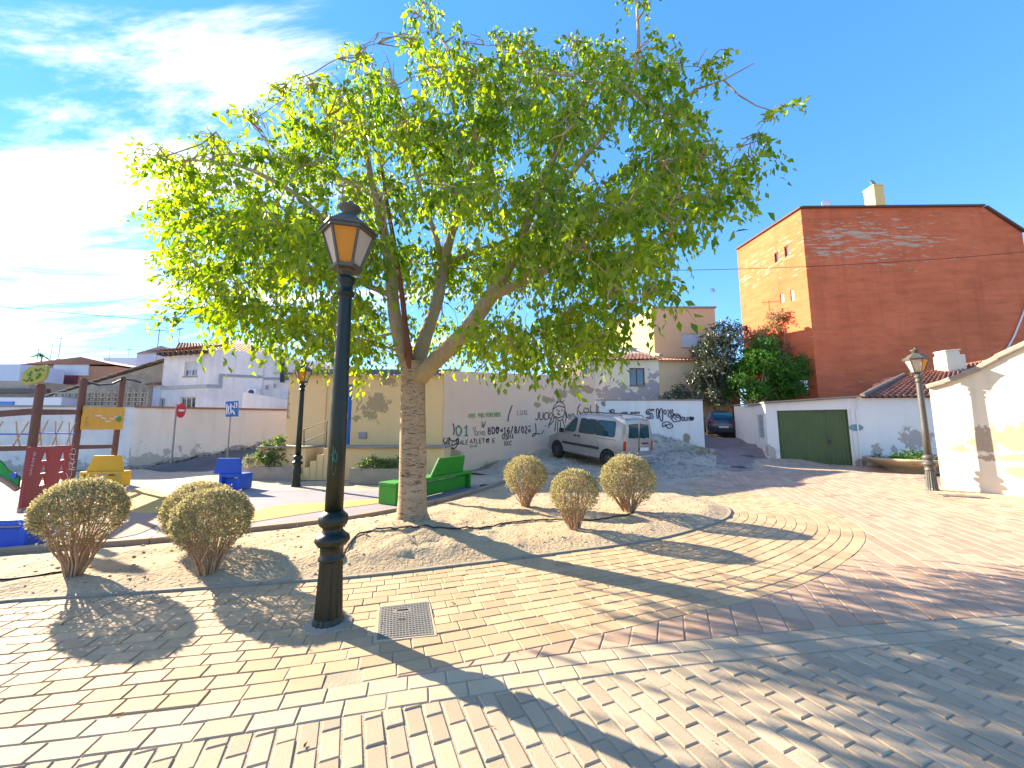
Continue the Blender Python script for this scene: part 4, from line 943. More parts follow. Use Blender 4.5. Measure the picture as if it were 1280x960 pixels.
# ------------------------------------------------------------------ cream wall at right
CA, CB = WALLA, (13.9, 6.2)
wpp = lambda px, py: wp(px, py, CA, CB)
m_cw = wallmat('render_cream_bright', (0.72, 0.64, 0.47), (0.66, 0.58, 0.42), pcol=(.42, .34, .24), amp=1.3, streak=.3, patches=[(*wpp(1250, 548), .5, .5, .32), (*wpp(1232, 556), .45, .5, .2), (*wpp(1275, 545), .5, .5, .3), (*wpp(1265, 573), .6, .5, .13), (*wpp(1205, 562), .15, .2, .1), (*wpp(1275, 590), .3, .3, .12)])
cL = math.hypot(CB[0]-CA[0], CB[1]-CA[1])
zt = [(0, 2.74), (.35, 2.85), (.7, 3.0), (1.0, 3.15), (1.3, 3.36), (1.9, 3.7), (cL, 4.2)]
e = ((CB[0]-CA[0])/cL, (CB[1]-CA[1])/cL); n_ = (e[1], -e[0])
cw = thing('cream_wall', 'sunlit cream boundary wall with a fallen plaster patch behind the right lamp', 'wall', (13, 9.5, 0))
b = MB()
for (s0, a0), (s1, a1) in zip(zt[:-1], zt[1:]):
    P0 = (CA[0]+e[0]*s0, CA[1]+e[1]*s0); P1 = (CA[0]+e[0]*s1, CA[1]+e[1]*s1); facade(b, P0, P1, -.1, (a0, a1))
    Q0 = (P0[0]-n_[0]*.45, P0[1]-n_[1]*.45); Q1 = (P1[0]-n_[0]*.45, P1[1]-n_[1]*.45); facade(b, Q1, Q0, -.1, (a1, a0)); b.poly([(*P0, a0), (*P1, a1), (*Q1, a1), (*Q0, a0)])
Q = (CA[0]-n_[0]*.45, CA[1]-n_[1]*.45); facade(b, Q, CA, -.1, 2.74); b.build('wall', m_cw, cw)
for (s0, a0), (s1, a1) in zip(zt[:-1], zt[1:]):
    b = MB(); k = -.2; b.beam((CA[0]+e[0]*(s0-.04)+n_[0]*k, CA[1]+e[1]*(s0-.04)+n_[1]*k, a0+.05), (CA[0]+e[0]*s1+n_[0]*k, CA[1]+e[1]*s1+n_[1]*k, a1+.05), .58, .13); b.build('coping', m_concrete, cw, bevel=.03)


# ------------------------------------------------------------------ foliage tools
rngn = np.random.default_rng(11)
def leaf_mesh(name, P, Dv, L, Wd, tint, mat, parent=None, fold=0.25):
    """P base points, Dv unit tip directions, folded two-triangle leaves"""
    n = len(P); rnd = rngn.normal(size=(n, 3)); side = np.cross(Dv, rnd); side /= np.linalg.norm(side, axis=1)[:, None]+1e-9
    nor = np.cross(side, Dv); L = np.broadcast_to(L, (n,))[:, None]; Wd = np.broadcast_to(Wd, (n,))[:, None]
    V = np.empty((n, 4, 3)); V[:, 0] = P; V[:, 2] = P + Dv*L; mid = P + Dv*L*.42
    V[:, 1] = mid + side*Wd*.5 + nor*Wd*fold; V[:, 3] = mid - side*Wd*.5 + nor*Wd*fold
    me = bpy.data.meshes.new(name); me.vertices.add(n*4); me.vertices.foreach_set('co', V.ravel())
    idx = np.arange(n)[:, None]*4 + np.array([0, 1, 2, 0, 2, 3]); me.loops.add(n*6); me.loops.foreach_set('vertex_index', idx.ravel().astype(np.int32))
    me.polygons.add(n*2); me.polygons.foreach_set('loop_start', np.arange(0, n*6, 3, dtype=np.int32)); me.polygons.foreach_set('loop_total', np.full(n*2, 3, np.int32))
    me.update(calc_edges=True)
    a = me.attributes.new('tint', 'FLOAT', 'FACE'); a.data.foreach_set('value', np.repeat(tint, 2).astype(np.float32))
    me.materials.append(mat); o = bpy.data.objects.new(name, me); COL.objects.link(o)
    if parent is not None: o.parent = parent; o.matrix_parent_inverse = WINV(parent)
    return o
def unit(a): return a/(np.linalg.norm(a, axis=-1, keepdims=True)+1e-9)
def sprays(clumps, per_m3, tw_len, nleaf, droop, leafL, spread=0.45, shell=0.5):
    """clumps [(x,y,z,r)] -> drooping twigs carrying leaves; returns leaf arrays and twig polylines"""
    LP = []; LD = []; LT = []; tw = []
    for (x, y, z, r) in clumps:
        n = max(4, int(per_m3*r**2.3)); d = unit(rngn.normal(size=(n, 3))); rad = r*rngn.uniform(shell, 1.0, n)**.6
        s = np.array([x, y, z]) + d*rad[:, None]*np.array([1, 1, .85]) - d*tw_len*.3
        out = unit(d*np.array([1, 1, .5]) + rngn.normal(size=(n, 3))*.5); ln = tw_len*rngn.uniform(.6, 1.25, n); base_t = rngn.uniform(.2, .8)
        base_t = base_t*.55 + rngn.uniform(0, .45)
        for i in range(n):
            k = int(nleaf*ln[i]/tw_len); t = (np.arange(k)+.6)/k
            p = s[i] + out[i]*ln[i]*t[:, None] + np.array([0, 0, -1])*(droop*ln[i]*t**2)[:, None]
            LP.append(p + rngn.normal(size=p.shape)*.02); LD.append(np.tile(out[i]*.25, (k, 1))); LT.append(np.clip(base_t+rngn.normal(size=k)*.25, 0, 1))
            tw.append(p[::3] if k > 3 else p)
    P = np.concatenate(LP); Dv = unit(np.concatenate(LD) + np.array([0, 0, -.75]) + rngn.normal(size=P.shape)*spread)
    return P, Dv, np.concatenate(LT), tw
def limb_path(a, b, sag=0.0, wob=0.12, n=7):
    a = Vector(a); b = Vector(b); L = (b-a).length; out = []
    o1 = Vector((random.gauss(0, 1), random.gauss(0, 1), random.gauss(0, .6)))*wob*L*.5
    for i in range(n+1):
        t = i/n; p = a.lerp(b, t) + o1*math.sin(math.pi*t) + Vector((0, 0, sag*L*math.sin(math.pi*t)))
        if 0 < i < n: p += Vector((random.gauss(0, 1), random.gauss(0, 1), random.gauss(0, 1)))*wob*.12*L/n*2
        out.append(p)
    return out

# ------------------------------------------------------------------ the big tree
m_bark = surf('bark_brown', (0.46, 0.35, 0.18), (0.34, 0.25, 0.13), 3.5, .95, .8, 22, fine=.5, stretch=(1, 1, .45), bdist=.03)
m, nt, b_ = newmat('trunk_bark')
v = coords(nt); nA_ = noise(nt, v, 2.2, 6); nB_ = noise(nt, coords(nt, (1.3, 1.3, 5.5)), 5, 8, .75, 1.2); nC_ = noise(nt, v, 45, 4)
c = mixc(nt, rng(nt, nA_, .35, .65), (.44, .32, .19), (.33, .23, .13)); c = mixc(nt, rng(nt, nB_, .53, .60), c, (.13, .08, .045)); c = mixc(nt, rng(nt, nC_, .4, .8, 0, .3), c, (.2, .14, .09))
lnk(nt, c, b_.inputs['Base Color']); b_.inputs['Roughness'].default_value = .95; bump(nt, b_, mth(nt, 'SUBTRACT', mth(nt, 'MULTIPLY', nC_, .3), rng(nt, nB_, .54, .68)), .7, .02); m_trunk = m
m_dead = surf('dead_bark', (0.22, 0.085, 0.04), (0.15, 0.06, 0.03), 6, .95, .6, 30)
m_leaf = leafmat('kurrajong_leaf', (0.065, 0.155, 0.014), (0.27, 0.36, 0.042), .55, .42)
tx, ty = TR.x, TR.y
tree = thing('broadleaf_tree', 'large bright green tree with pale thick trunk standing in the sandy bed', 'tree', (tx, ty, 0.15))
fork = D(517, 462, 6.0)
b = MB(); rz0 = bedh(tx, ty)
pz = [0, .06, .15, .35, .7, 1.1, 1.5, 1.9, 2.2, 2.45]; pr = [.27, .24, .225, .212, .203, .198, .192, .188, .186, .20]
ths = 28; base = 0
for k, (z_, r_) in enumerate(zip(pz, pr)):
    f = z_/2.45; cx0 = tx + (fork.x-tx)*f
    for a in range(ths):
        th = 2*math.pi*a/ths; rr = r_*(1 + .05*math.sin(3*th+z_*1.5) + .025*mnoise.noise(Vector((math.cos(th)*2, math.sin(th)*2, z_*2.5)))*2)
        if k < 2: rr *= 1 + .12*max(0, math.sin(5*th+1))
        b.v.append((cx0 + rr*math.cos(th), ty + rr*math.sin(th), rz0 - .08 + z_))
for k in range(len(pz)-1):
    for a in range(ths): a2 = (a+1) % ths; b.face([k*ths+a, k*ths+a2, (k+1)*ths+a2, (k+1)*ths+a])
b.build('trunk', m_trunk, tree, smooth=True)
FK = Vector((fork.x, ty, rz0+2.30))
skel = []     # (point, radius)
def limb(pts, radii, mat=None, n=12, name='limb'):
    b = MB(); P = []; Rr = []
    for i in range(len(pts)-1):
        a = Vector(pts[i]); c = Vector(pts[i+1])
        for k in range(4):
            t = k/4; P.append(a.lerp(c, t)); Rr.append(radii[i]*(1-t)+radii[i+1]*t)
    P.append(Vector(pts[-1])); Rr.append(radii[-1])
    P2 = [Vector(p) for p in P]
    for _ in range(2):
        for i in range(1, len(P)-1): P2[i] = (P[i-1]+P[i]*2+P[i+1])/4
        P = [Vector(p) for p in P2]
    Rr = [r_*(1+random.uniform(-.05, .06)) for r_ in Rr]
    b.tube(P, Rr, n); o = b.build(name, mat or m_bark, tree, smooth=True)
    if name == 'limb': skel.extend([(p, r_) for p, r_ in zip(P[3:], Rr[3:])])
    return o
limb([FK+Vector((-.02, 0, -.15)), D(503, 440, 6.0), D(492, 390, 6.0), D(488, 330, 6.05), D(478, 280, 6.1), D(462, 220, 6.2), D(455, 160, 6.4)], [.12, .11, .10, .09, .075, .055, .03])
limb([FK+Vector((.02, .03, -.15)), D(528, 430, 6.2), D(548, 375, 6.5), D(556, 320, 6.9), D(580, 240, 7.0), D(600, 160, 6.9), D(610, 110, 6.8)], [.13, .115, .10, .085, .07, .05, .03])
limb([FK+Vector((.05, -.03, -.22)), D(548, 447, 5.85), D(580, 418, 5.7), D(606, 382, 5.6), D(640, 330, 5.6), D(668, 250, 5.7), D(700, 180, 5.8), D(740, 110, 5.9)], [.15, .125, .118, .11, .09, .07, .05, .03])
limb([D(612, 372, 5.6), D(680, 340, 5.3), D(760, 280, 5.0), D(830, 220, 4.9), D(880, 150, 4.95)], [.07, .06, .05, .035, .02])
limb([D(640, 330, 5.6), D(710, 220, 5.4), D(770, 150, 5.3), D(800, 70, 5.4), D(796, 10, 5.5)], [.06, .05, .04, .03, .018])
limb([D(488, 340, 6.05), D(430, 300, 5.9), D(370, 240, 5.8), D(300, 205, 5.9), D(240, 200, 6.0)], [.055, .048, .04, .028, .016])
limb([D(490, 370, 6.0), D(420, 340, 6.6), D(340, 330, 7.0), D(270, 330, 7.2)], [.05, .04, .03, .018])
limb([D(555, 330, 6.9), D(520, 220, 7.6), D(500, 150, 8.0)], [.06, .045, .02]); limb([D(556, 330, 6.9), D(630, 300, 8.0), D(700, 320, 8.8)], [.06, .045, .02])
limb([D(600, 170, 6.9), D(575, 90, 6.6), D(548, 40, 6.4), D(530, 5, 6.3)], [.04, .03, .02, .012])
limb([FK+Vector((-.01, -.12, -.05)), D(508, 420, 5.8), D(503, 370, 5.8), D(494, 310, 5.85), D(483, 250, 5.9), D(474, 190, 5.9)], [.075, .045, .04, .035, .03, .018], m_dead, 8, 'dead_stem')
b = MB(); b.tube([D(*p_, 4.9) for p_ in ((838, 135), (870, 112), (905, 100), (943, 79))], [.02, .016, .012, .007], 5); b.tube([D(*p_, 4.9) for p_ in ((905, 100), (922, 118), (945, 132), (970, 140))], [.012, .01, .008, .005], 4); b.build('bare_branch', m_bark, tree); b = MB()
b.tube([D(*p_, 5.9) for p_ in ((300, 205), (270, 165), (252, 180), (205, 196), (165, 190))], [.018, .014, .011, .009, .006], 5); b.build('bare_branch', m_bark, tree); b = MB(); b.tube([D(*p_, 6.3) for p_ in ((575, 85), (560, 60), (545, 38), (540, 20))], [.02, .014, .01, .006], 4)
b.build('bare_branch', m_bark, tree)
CL = '190,202,22 225,225,30 262,182,22 240,268,38 290,230,38 300,292,46 250,348,32 232,318,20 300,358,48 340,205,32 385,215,32 350,280,48 380,330,48 300,402,34 262,398,22 350,400,38 400,405,42 380,112,20 352,122,20 420,130,32 445,78,18 440,170,42 470,112,36 500,160,42 420,232,42 550,92,36 590,104,36 540,180,48 600,180,48 655,72,30 690,92,34 640,140,44 700,160,44 560,250,48 620,260,52 680,240,48 480,250,44 460,320,48 520,330,44 590,340,44 650,330,50 440,400,42 500,412,30 560,425,38 625,425,40 680,432,42 720,405,42 740,340,48 790,332,44 750,270,48 700,300,48 800,270,46 840,302,26 782,385,32 820,368,24 765,430,22 745,440,24 532,12,20 522,32,12 800,2,22 760,84,36 800,62,32 740,130,44 790,130,46 842,92,26 882,100,28 905,78,14 840,160,42 870,200,40 820,212,48 905,232,32 932,195,28 965,160,18 950,180,20 852,262,32 888,258,22 470,455,20 705,465,20 640,455,24 590,450,22 385,170,30 320,150,14 720,60,18 620,60,16 410,300,44 230,380,20 225,405,12 440,440,26 400,440,20 520,60,14 575,55,16'
clumps = []
for i, t in enumerate(CL.split()):
    px_, py_, r_ = map(float, t.split(','))
    ex_ = (px_-560)/400; ey_ = (py_-250)/260; q_ = max(0, 1-ex_*ex_-ey_*ey_)**.5
    yc = 6.0 - .5*max(0, ex_) - .9*(ex_ > .55)
    layers = [0]
    if q_ > .35: layers = [-2.0*q_, 0.2, 2.4*q_]
    if q_ > .75: layers = [-2.3*q_, -.2, 2.5*q_]
    for k, dy in enumerate(layers):
        yy = yc + dy + random.uniform(-.4, .4); yy = max(3.6, yy)
        if dy > 0 and random.random() < .15: continue
        if 465 < px_ < 625 and py_ > 300 and dy < 1:
            if dy < -.5 or py_ > 385: continue
            yy += 1.3
        p_ = D(px_+random.uniform(-8, 8), py_+random.uniform(-8, 8), yy); rr = r_/F*yy/math.cos(PITCH)*1.0*(.92 if len(layers) > 1 else .98)
        if dy > 0 and py_ > 400: p_ = D(px_, min(py_, 440), yy)
        clumps.append((p_.x, p_.y, p_.z+.10, rr*.93))
P, Dv, T_, tw = sprays(clumps, 290, .37, 10, .9, .1, .38)
keep = rngn.uniform(size=len(P)) < .97
# foliage does not bury the lamp head or run below the crown's base line
keep &= ~((np.abs(P[:, 0]+1.5) < .45) & (np.abs(P[:, 1]-3.4) < .45))
LL = rngn.uniform(.075, .14, len(P))
leaf_mesh('crown', P[keep], Dv[keep], LL[keep], (LL*.52)[keep], T_[keep], m_leaf, tree)
print('leaves', len(P))
b = MB(); order = sorted(clumps, key=lambda c: (Vector(c[:3])-FK).length)
nodes = list(skel)
for c in order:
    cv = Vector(c[:3]); best = min(nodes, key=lambda q: (q[0]-cv).length + .25*max(0, (q[0]-FK).length-(cv-FK).length)*4)
    L = (best[0]-cv).length
    if L < .15: continue
    pth = limb_path(best[0], cv, .06, .25, 6); r0_ = min(best[1]*.7, .012+.012*L)
    rs = [r0_*(1-.7*k/6)+.003 for k in range(7)]; b.tube(pth, rs, 5); nodes.extend(list(zip(pth[2:], rs[2:])))
    for _ in range(5):
        d_ = Vector((random.gauss(0, 1), random.gauss(0, 1), random.gauss(0, .7))).normalized(); st = pth[random.randint(3, 6)]
        e_ = cv + d_*c[3]*.9; b.tube(limb_path(st, e_, .05, .3, 4), [.009, .008, .006, .005, .003], 4)
b.build('branches', m_bark, tree)
b = MB()
for t in tw[::5]: b.tube([tuple(p_) for p_ in t], .0028, 3, cap=False)
o = b.build('twigs', m_bark, tree); o['kind'] = 'stuff'

# ------------------------------------------------------------------ trimmed round shrubs
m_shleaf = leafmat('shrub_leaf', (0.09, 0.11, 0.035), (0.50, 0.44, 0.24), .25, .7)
m_shtwig = surf('shrub_twig', (0.46, 0.31, 0.18), (0.33, 0.2, 0.11), 12, .95, .4, 60)
def make_shrub(w, hgt, seed, label, loc, n=6500, ztop=None, lean=0.0):
    random.seed(seed); t = thing('round_shrub', label, 'shrub', (0, 0, 0), 'trimmed round shrubs in the sandy bed')
    rx = w/2; rzz = rx*.92; cz_ = hgt - rzz
    # stems fan out from the foot
    b = MB(); tips = []
    for k in range(46):
        a = random.uniform(0, 2*math.pi); pol = math.acos(random.uniform(-.55, 1)); d_ = Vector((math.sin(pol)*math.cos(a), math.sin(pol)*math.sin(a), math.cos(pol)))
        e_ = Vector((d_.x*rx*.9, d_.y*rx*.9, cz_ + d_.z*rzz*.9)); s_ = Vector((math.cos(a)*.07*random.random(), math.sin(a)*.07*random.random(), -.05))
        m1 = s_.lerp(e_, .45) + Vector((-d_.x, -d_.y, 0))*.05*rx + Vector((random.gauss(0, .03), random.gauss(0, .03), 0))
        P_ = [s_, s_.lerp(m1, .5)+Vector((random.gauss(0, .012), random.gauss(0, .012), .02)), m1, m1.lerp(e_, .5)+Vector((random.gauss(0, .02), random.gauss(0, .02), .02)), e_]
        r0_ = random.uniform(.008, .018)*rx/.43; b.tube(P_, [r0_, r0_*.85, r0_*.6, r0_*.4, r0_*.2], 5)
        for j in range(9):
            f = random.uniform(.3, .9); q0 = m1.lerp(e_, f) if f > .45 else s_.lerp(m1, f/.45); q1 = q0 + (d_*.9+Vector((random.gauss(0, .55), random.gauss(0, .55), random.uniform(-.1, .7)))).normalized()*random.uniform(.1, .26)*rx/.43
            dd = Vector((q1.x/rx, q1.y/rx, (q1.z-cz_)/rzz)); 
            if dd.length > 1: q1 = Vector((q1.x/dd.length, q1.y/dd.length, cz_+(q1.z-cz_)/dd.length))
            b.tube([q0, q0.lerp(q1, .5)+Vector((0, 0, .01)), q1], [r0_*.3, r0_*.22, .0018], 3); tips.append(q1)
    b.build('stems', m_shtwig, t)
    g_ = np.random.default_rng(seed); m_ = n; d = unit(g_.normal(size=(m_, 3))); zmin = -.86
    pr_ = np.clip((d[:, 2]-zmin)/.75, 0, 1)**1.2; d = d[g_.uniform(size=m_) < pr_]
    rad = 1 - np.abs(g_.normal(size=len(d)))*.10; lump = np.array([mnoise.noise(Vector(tuple(q*3.2))+Vector((seed, 0, 0))) for q in d])*.06
    P = d*(rad+lump)[:, None]*np.array([rx, rx, rzz]) + np.array([0, 0, cz_]); P[:, 2] = np.minimum(P[:, 2], hgt*.985 + g_.normal(size=len(P))*.012)
    P[:, 0] *= 1 + .0*P[:, 2]
    tip_s = np.array([tuple(q) for q in tips]); ex = tip_s[g_.integers(0, len(tip_s), 1400)] + g_.normal(size=(1400, 3))*.02; P = np.concatenate([P, ex])
    Dv = unit(unit(P-np.array([0, 0, cz_*.6])) + g_.normal(size=P.shape)*.6); L = g_.uniform(.018, .04, len(P))*(rx/.43)**.5
    P[::60] = (P[::60]-np.array([0, 0, cz_]))*g_.uniform(1.03, 1.14, (len(P[::60]), 1))+np.array([0, 0, cz_])
    gap = np.array([mnoise.noise(Vector(tuple(q*7))+Vector((0, seed*3.1, 0))) for q in P]); kk_ = gap > -.45; P, Dv, L = P[kk_], Dv[kk_], L[kk_]
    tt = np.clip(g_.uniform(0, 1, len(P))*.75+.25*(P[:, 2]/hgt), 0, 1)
    leaf_mesh('foliage', P, Dv, L, L*.55, tt, m_shleaf, t)
    t.location = loc
    return t
def shr(px, pyb, w, hg, seed, label, n=6500):
    z0 = .08; p_ = G(px, pyb, z0); zz_ = bedh(p_.x, p_.y); return make_shrub(w, hg, seed, label, (p_.x, p_.y, zz_-.01), n)
# WINV needs empties at the origin while building: parts are built round (0,0,0), then the Empty moves
shr(92, 717, .75, 1.02, 3, 'big round shrub at the far left in front of the red climbing panel', 13000)
shr(260, 714, .72, .90, 5, 'round shrub casting shade on pavement beside the near lamp, front of the left pair', 13000)
shr(246, 684, .79, .84, 8, 'round shrub half hidden behind another, in front of the blue bench', 11000)
shr(657, 634, .84, 1.0, 13, 'round shrub nearest the green bench and front wheel of the van', 9500)
shr(719, 661, .74, .92, 21, 'small round shrub in front of the other two, standing in the middle', 9500)
shr(786, 640, .98, 1.04, 34, 'widest round shrub hiding the rear wheel of the silver van', 11500)

# ------------------------------------------------------------------ street lamps
m_lampg, nt, b_ = newmat('cast_iron_green')
v = coords(nt); n1 = noise(nt, coords(nt, (9, 9, .35)), 2.2, 6, .7); n2 = noise(nt, v, 55, 5, .7)
c = mixc(nt, rng(nt, n1, .35, .55), (.002, .010, .009), (.006, .014, .006)); c = mixc(nt, rng(nt, n1, .58, .66), c, (.045, .018, .010)); c = mixc(nt, rng(nt, n2, .68, .74), c, (.12, .10, .07))
lnk(nt, c, b_.inputs['Base Color']); b_.inputs['Roughness'].default_value = .3; b_.inputs['Specular IOR Level'].default_value = .4; bump(nt, b_, n2, .35, .01)
m_lampgrey = surf('cast_iron_grey', (0.085, 0.085, 0.075), (0.06, 0.06, 0.055), 7, .5, .2, 50)
m_lantern = surf('lantern_metal', (0.10, 0.095, 0.07), (0.075, 0.07, 0.055), 7, .5, .15, 60)
def panemat(name, c, tr):
    m, nt, b = newmat(name); b.inputs['Base Color'].default_value = (*c, 1); b.inputs['Roughness'].default_value = .35
    t = nt.nodes.new('ShaderNodeBsdfTranslucent'); t.inputs[0].default_value = (*c, 1); x = nt.nodes.new('ShaderNodeMixShader'); x.inputs[0].default_value = tr
    lnk(nt, b.outputs[0], x.inputs[1]); lnk(nt, t.outputs[0], x.inputs[2]); lnk(nt, x.outputs[0], nt.nodes['Material Output'].inputs[0]); return m
m_pane = panemat('frosted_pane', (.74, .64, .54), .45); m_orange = panemat('orange_pane', (.98, .50, .06), .6)
def make_lamp(label, mpole):
    t = thing('street_lamp', label, 'street lamp', (0, 0, 0), 'cast iron street lamps round the square')
    b = MB(); b.lathe([(.135, 0), (.135, .02), (.118, .06), (.10, .45), (.098, .52)], n=32, flute=.09); b.build('base', mpole, t)
    b = MB(); b.lathe([(.098, .515), (.112, .525), (.112, .545), (.098, .56), (.10, .63), (.128, .65), (.152, .685), (.145, .72), (.11, .745), (.088, .77), (.088, .79), (.118, .815), (.132, .86), (.122, .895), (.095, .92), (.082, .935)], n=24); b.build('collar', mpole, t, smooth=True)
    b = MB(); b.lathe([(.080, .93), (.076, 1.6), (.064, 2.86), (.064, 2.90), (.082, 2.905), (.084, 2.93), (.066, 2.94), (.066, 3.0), (.085, 3.03), (.088, 3.07), (.06, 3.09)], n=20); b.build('pole', mpole, t, smooth=True)
    ln_ = MB(); zb, zt_ = 3.19, 3.50; rb_, rt_ = .13, .234; a0 = R(-75)-R(30)
    hx = lambda r_, z_, k: (r_*math.cos(a0+k*R(60)), r_*math.sin(a0+k*R(60)), z_)
    b = MB()
    for k in range(6):
        b.beam(hx(rb_, zb, k), hx(rt_, zt_, k), .022, .022)
    b.lathe([(.06, 3.07), (.045, 3.12), (.09, 3.15)], n=6)
    b.prism([hx(rb_+.02, 0, k)[:2] for k in range(6)], zb-.035, zb-.002); b.prism([hx(rt_+.03, 0, k)[:2] for k in range(6)], zt_, zt_+.03)
    for k in range(0, 6, 2): b.tube([hx(.06, 3.07, k), hx(.13, 3.09, k), hx(.12, 3.13, k), hx(.14, 3.16, k)], .009, 5)
    fr_ = b.build('lantern_frame', m_lantern, t, bevel=.003)
    for k in range(6):
        a, c, d_, e_ = Vector(hx(rb_-.004, zb, k)), Vector(hx(rb_-.004, zb, k+1)), Vector(hx(rt_-.004, zt_, k+1)), Vector(hx(rt_-.004, zt_, k))
        g = MB(); g.poly([a, c, d_, e_]); inn = [p_*1.0 - Vector((p_.x, p_.y, 0)).normalized()*.006 for p_ in (a, c, d_, e_)]; g.poly(inn[::-1])
        g.build('pane', m_orange if k == 0 else m_pane, t)  # one of the six panes is coloured orange, the rest pale
    b = MB(); rr = [(rt_+.045, 3.53), (rt_+.045, 3.55), (.20, 3.60), (.15, 3.65), (.09, 3.69), (.075, 3.70)]
    base = 0
    for (r_, z_) in rr:
        for k in range(6): b.v.append(hx(r_, z_, k))
    for i in range(len(rr)-1):
        for k in range(6): b.face([i*6+k, i*6+(k+1) % 6, (i+1)*6+(k+1) % 6, (i+1)*6+k])
    b.face([k for k in reversed(range(6))]); b.face([30+k for k in range(6)])
    for k in range(6):
        for j in range(3):
            p_ = Vector(hx(.232, 3.572, k)).lerp(Vector(hx(.232, 3.572, k+1)), (j+.5)/3); b.box(p_, (.05, .012, .03), rz=a0+(k+.5)*R(60)+R(90))
    rf = b.build('lantern_roof', m_lantern, t)
    b = MB(); b.lathe([(.07, 3.70), (.062, 3.74), (.10, 3.765), (.11, 3.785), (.085, 3.80), (.03, 3.805), (.015, 3.83), (.02, 3.85), (.004, 3.865)], n=20); b.build('finial', m_lantern, rf, smooth=True)
    return t
lamp = make_lamp('dark green fluted street lamp closest to the camera, with one orange pane', m_lampg); lamp.location = g3 = G(410, 779); lamp.scale = (.93, .93, .972)
lp2 = copy_tree(lamp); p_ = G(370, 608); lp2.location = (p_.x, p_.y, 0); lp2['label'] = 'green street lamp beside the planter and terrace steps'; lp2.scale = (.93, .93, .94)
lp4 = copy_tree(lamp); p_ = XY(152, 22); lp4.location = (p_[0], p_[1], 1.28); lp4['label'] = 'distant street lamp head rising behind the roof of the old stone shed'
lamp3 = make_lamp('grey street lamp casting its shadow on the cream wall', m_lampgrey); lamp3.location = (11.18, 10.47, 0)
# small scribble on the near lamp's shaft
t_ = MB(); zs = 1.36; 
def onpole(a, z): return (g3.x + .0745*math.cos(a), g3.y + .0745*math.sin(a), z)
for st in ([(0, .1), (.35, .0), (.4, .1), (.1, .14)], [(.05, .02), (.3, .16)], [(.1, .2), (.12, -.1), (.3, -.14), (.38, -.05)], [(.0, -.06), (.2, -.16)]):
    pth = [onpole(R(-100)+q_[0]*1.5, zs+q_[1]*.7) for q_ in smooth2(st, 4)]; t_.tube(pth, .004, 4)
o = t_.build('graffiti', m_inkteal, lamp)


def tree2(name, label, cat, base, h0, trunk_r, clumps, mat, leafL, per, nstem=1, group=None, tw_len=.35, droop=.3, wd=.5, mat_b=None):
    t = thing(name, label, cat, base, group); bv = Vector(base)
    tr_ = MB(); top = Vector((sum(c[0] for c in clumps)/len(clumps), sum(c[1] for c in clumps)/len(clumps), h0))
    tr_.tube(limb_path(bv-Vector((0, 0, .1)), Vector((bv.x*.7+top.x*.3, bv.y*.7+top.y*.3, h0)), 0, .05, 6), [trunk_r*(1.25-.5*k/6) for k in range(7)], 9); tr_.build('trunk', mat_b or m_bark, t, smooth=True)
    f = Vector(tr_.v[-1]); f = Vector((bv.x*.7+top.x*.3, bv.y*.7+top.y*.3, h0)); br = MB()
    for c in clumps:
        cv = Vector(c[:3]); br.tube(limb_path(f-Vector((0, 0, random.uniform(0, .3))), cv, .04, .15, 5), [trunk_r*.5, trunk_r*.4, trunk_r*.3, trunk_r*.2, trunk_r*.13, .01], 5)
        for _ in range(4):
            d_ = Vector((random.gauss(0, 1), random.gauss(0, 1), random.gauss(0, .8))).normalized(); br.tube([cv, cv+d_*c[3]*.5+Vector((0, 0, .02)), cv+d_*c[3]*.95], [.012, .009, .004], 3)
    br.build('branches', mat_b or m_bark, t)
    P, Dv, T, _ = sprays(clumps, per, tw_len, 9, droop, leafL, .8, .35); Dv = unit(Dv + rngn.normal(size=Dv.shape)*.5)
    L = rngn.uniform(.7, 1.25, len(P))*leafL; leaf_mesh('crown', P, Dv, L, L*wd, T, mat, t); return t
def cl(txt, y0, jy, scale=1.0, deep=2):
    out = []
    for t in txt.split():
        a, c, r_ = map(float, t.split(','))
        for k in range(deep):
            yy = y0 + random.uniform(-jy, jy); p_ = D(a, c, yy); out.append((p_.x, p_.y, p_.z, r_/F*yy*scale))
    return out
m_mag = leafmat('magnolia_leaf', (0.02, 0.04, 0.018), (0.15, 0.17, 0.11), .15, .35)
m_green = leafmat('bright_leaf', (0.02, 0.09, 0.008), (0.07, 0.2, 0.02), .35, .5)
m_pinkl = leafmat('pink_green_leaf', (0.09, 0.15, 0.04), (0.38, 0.26, 0.17), .35, .6)
zb_ = h(XY(898, 25.2)[0], 25.2)
tree2('magnolia_tree', 'dark glossy magnolia tree standing behind the parked dark blue car', 'tree', (XY(898, 25.2)[0], 25.2, zb_), 3.2, .14,
      cl('890,420,14 905,408,12 880,440,14 900,440,18 915,425,14 875,465,12 890,470,18 905,480,16 880,490,14 900,500,10 868,480,8 915,460,12 925,410,8 893,455,16', 25.2, .9), m_mag, .2, 100, tw_len=.5, wd=.42)
zb_ = h(XY(934, 24.0)[0], 24.0)
tree2('green_tree', 'bright green bushy tree between the dark car and the garage', 'tree', (XY(932, 24.0)[0], 24.0, zb_), 3.2, .12,
      cl('930,460,18 950,450,20 970,455,20 990,465,18 940,485,18 965,485,22 990,485,16 925,475,12 955,430,14 1000,450,10 975,470,20 915,490,10 940,440,12', 24.0, .9), m_green, .14, 150, tw_len=.4, wd=.6)
tree2('pink_flowering_tree', 'pink and green flowering tree rising in front of the red block', 'tree', (XY(952, 26.5)[0], 26.5, zb_), 4.0, .12,
      cl('972,395,9 985,410,12 965,415,12 1000,425,12 955,425,10 990,435,14 1008,440,9 975,435,14 940,420,9 1003,410,7 980,450,14', 26.5, .8, 1.35), m_pinkl, .16, 120, tw_len=.45, wd=.55)
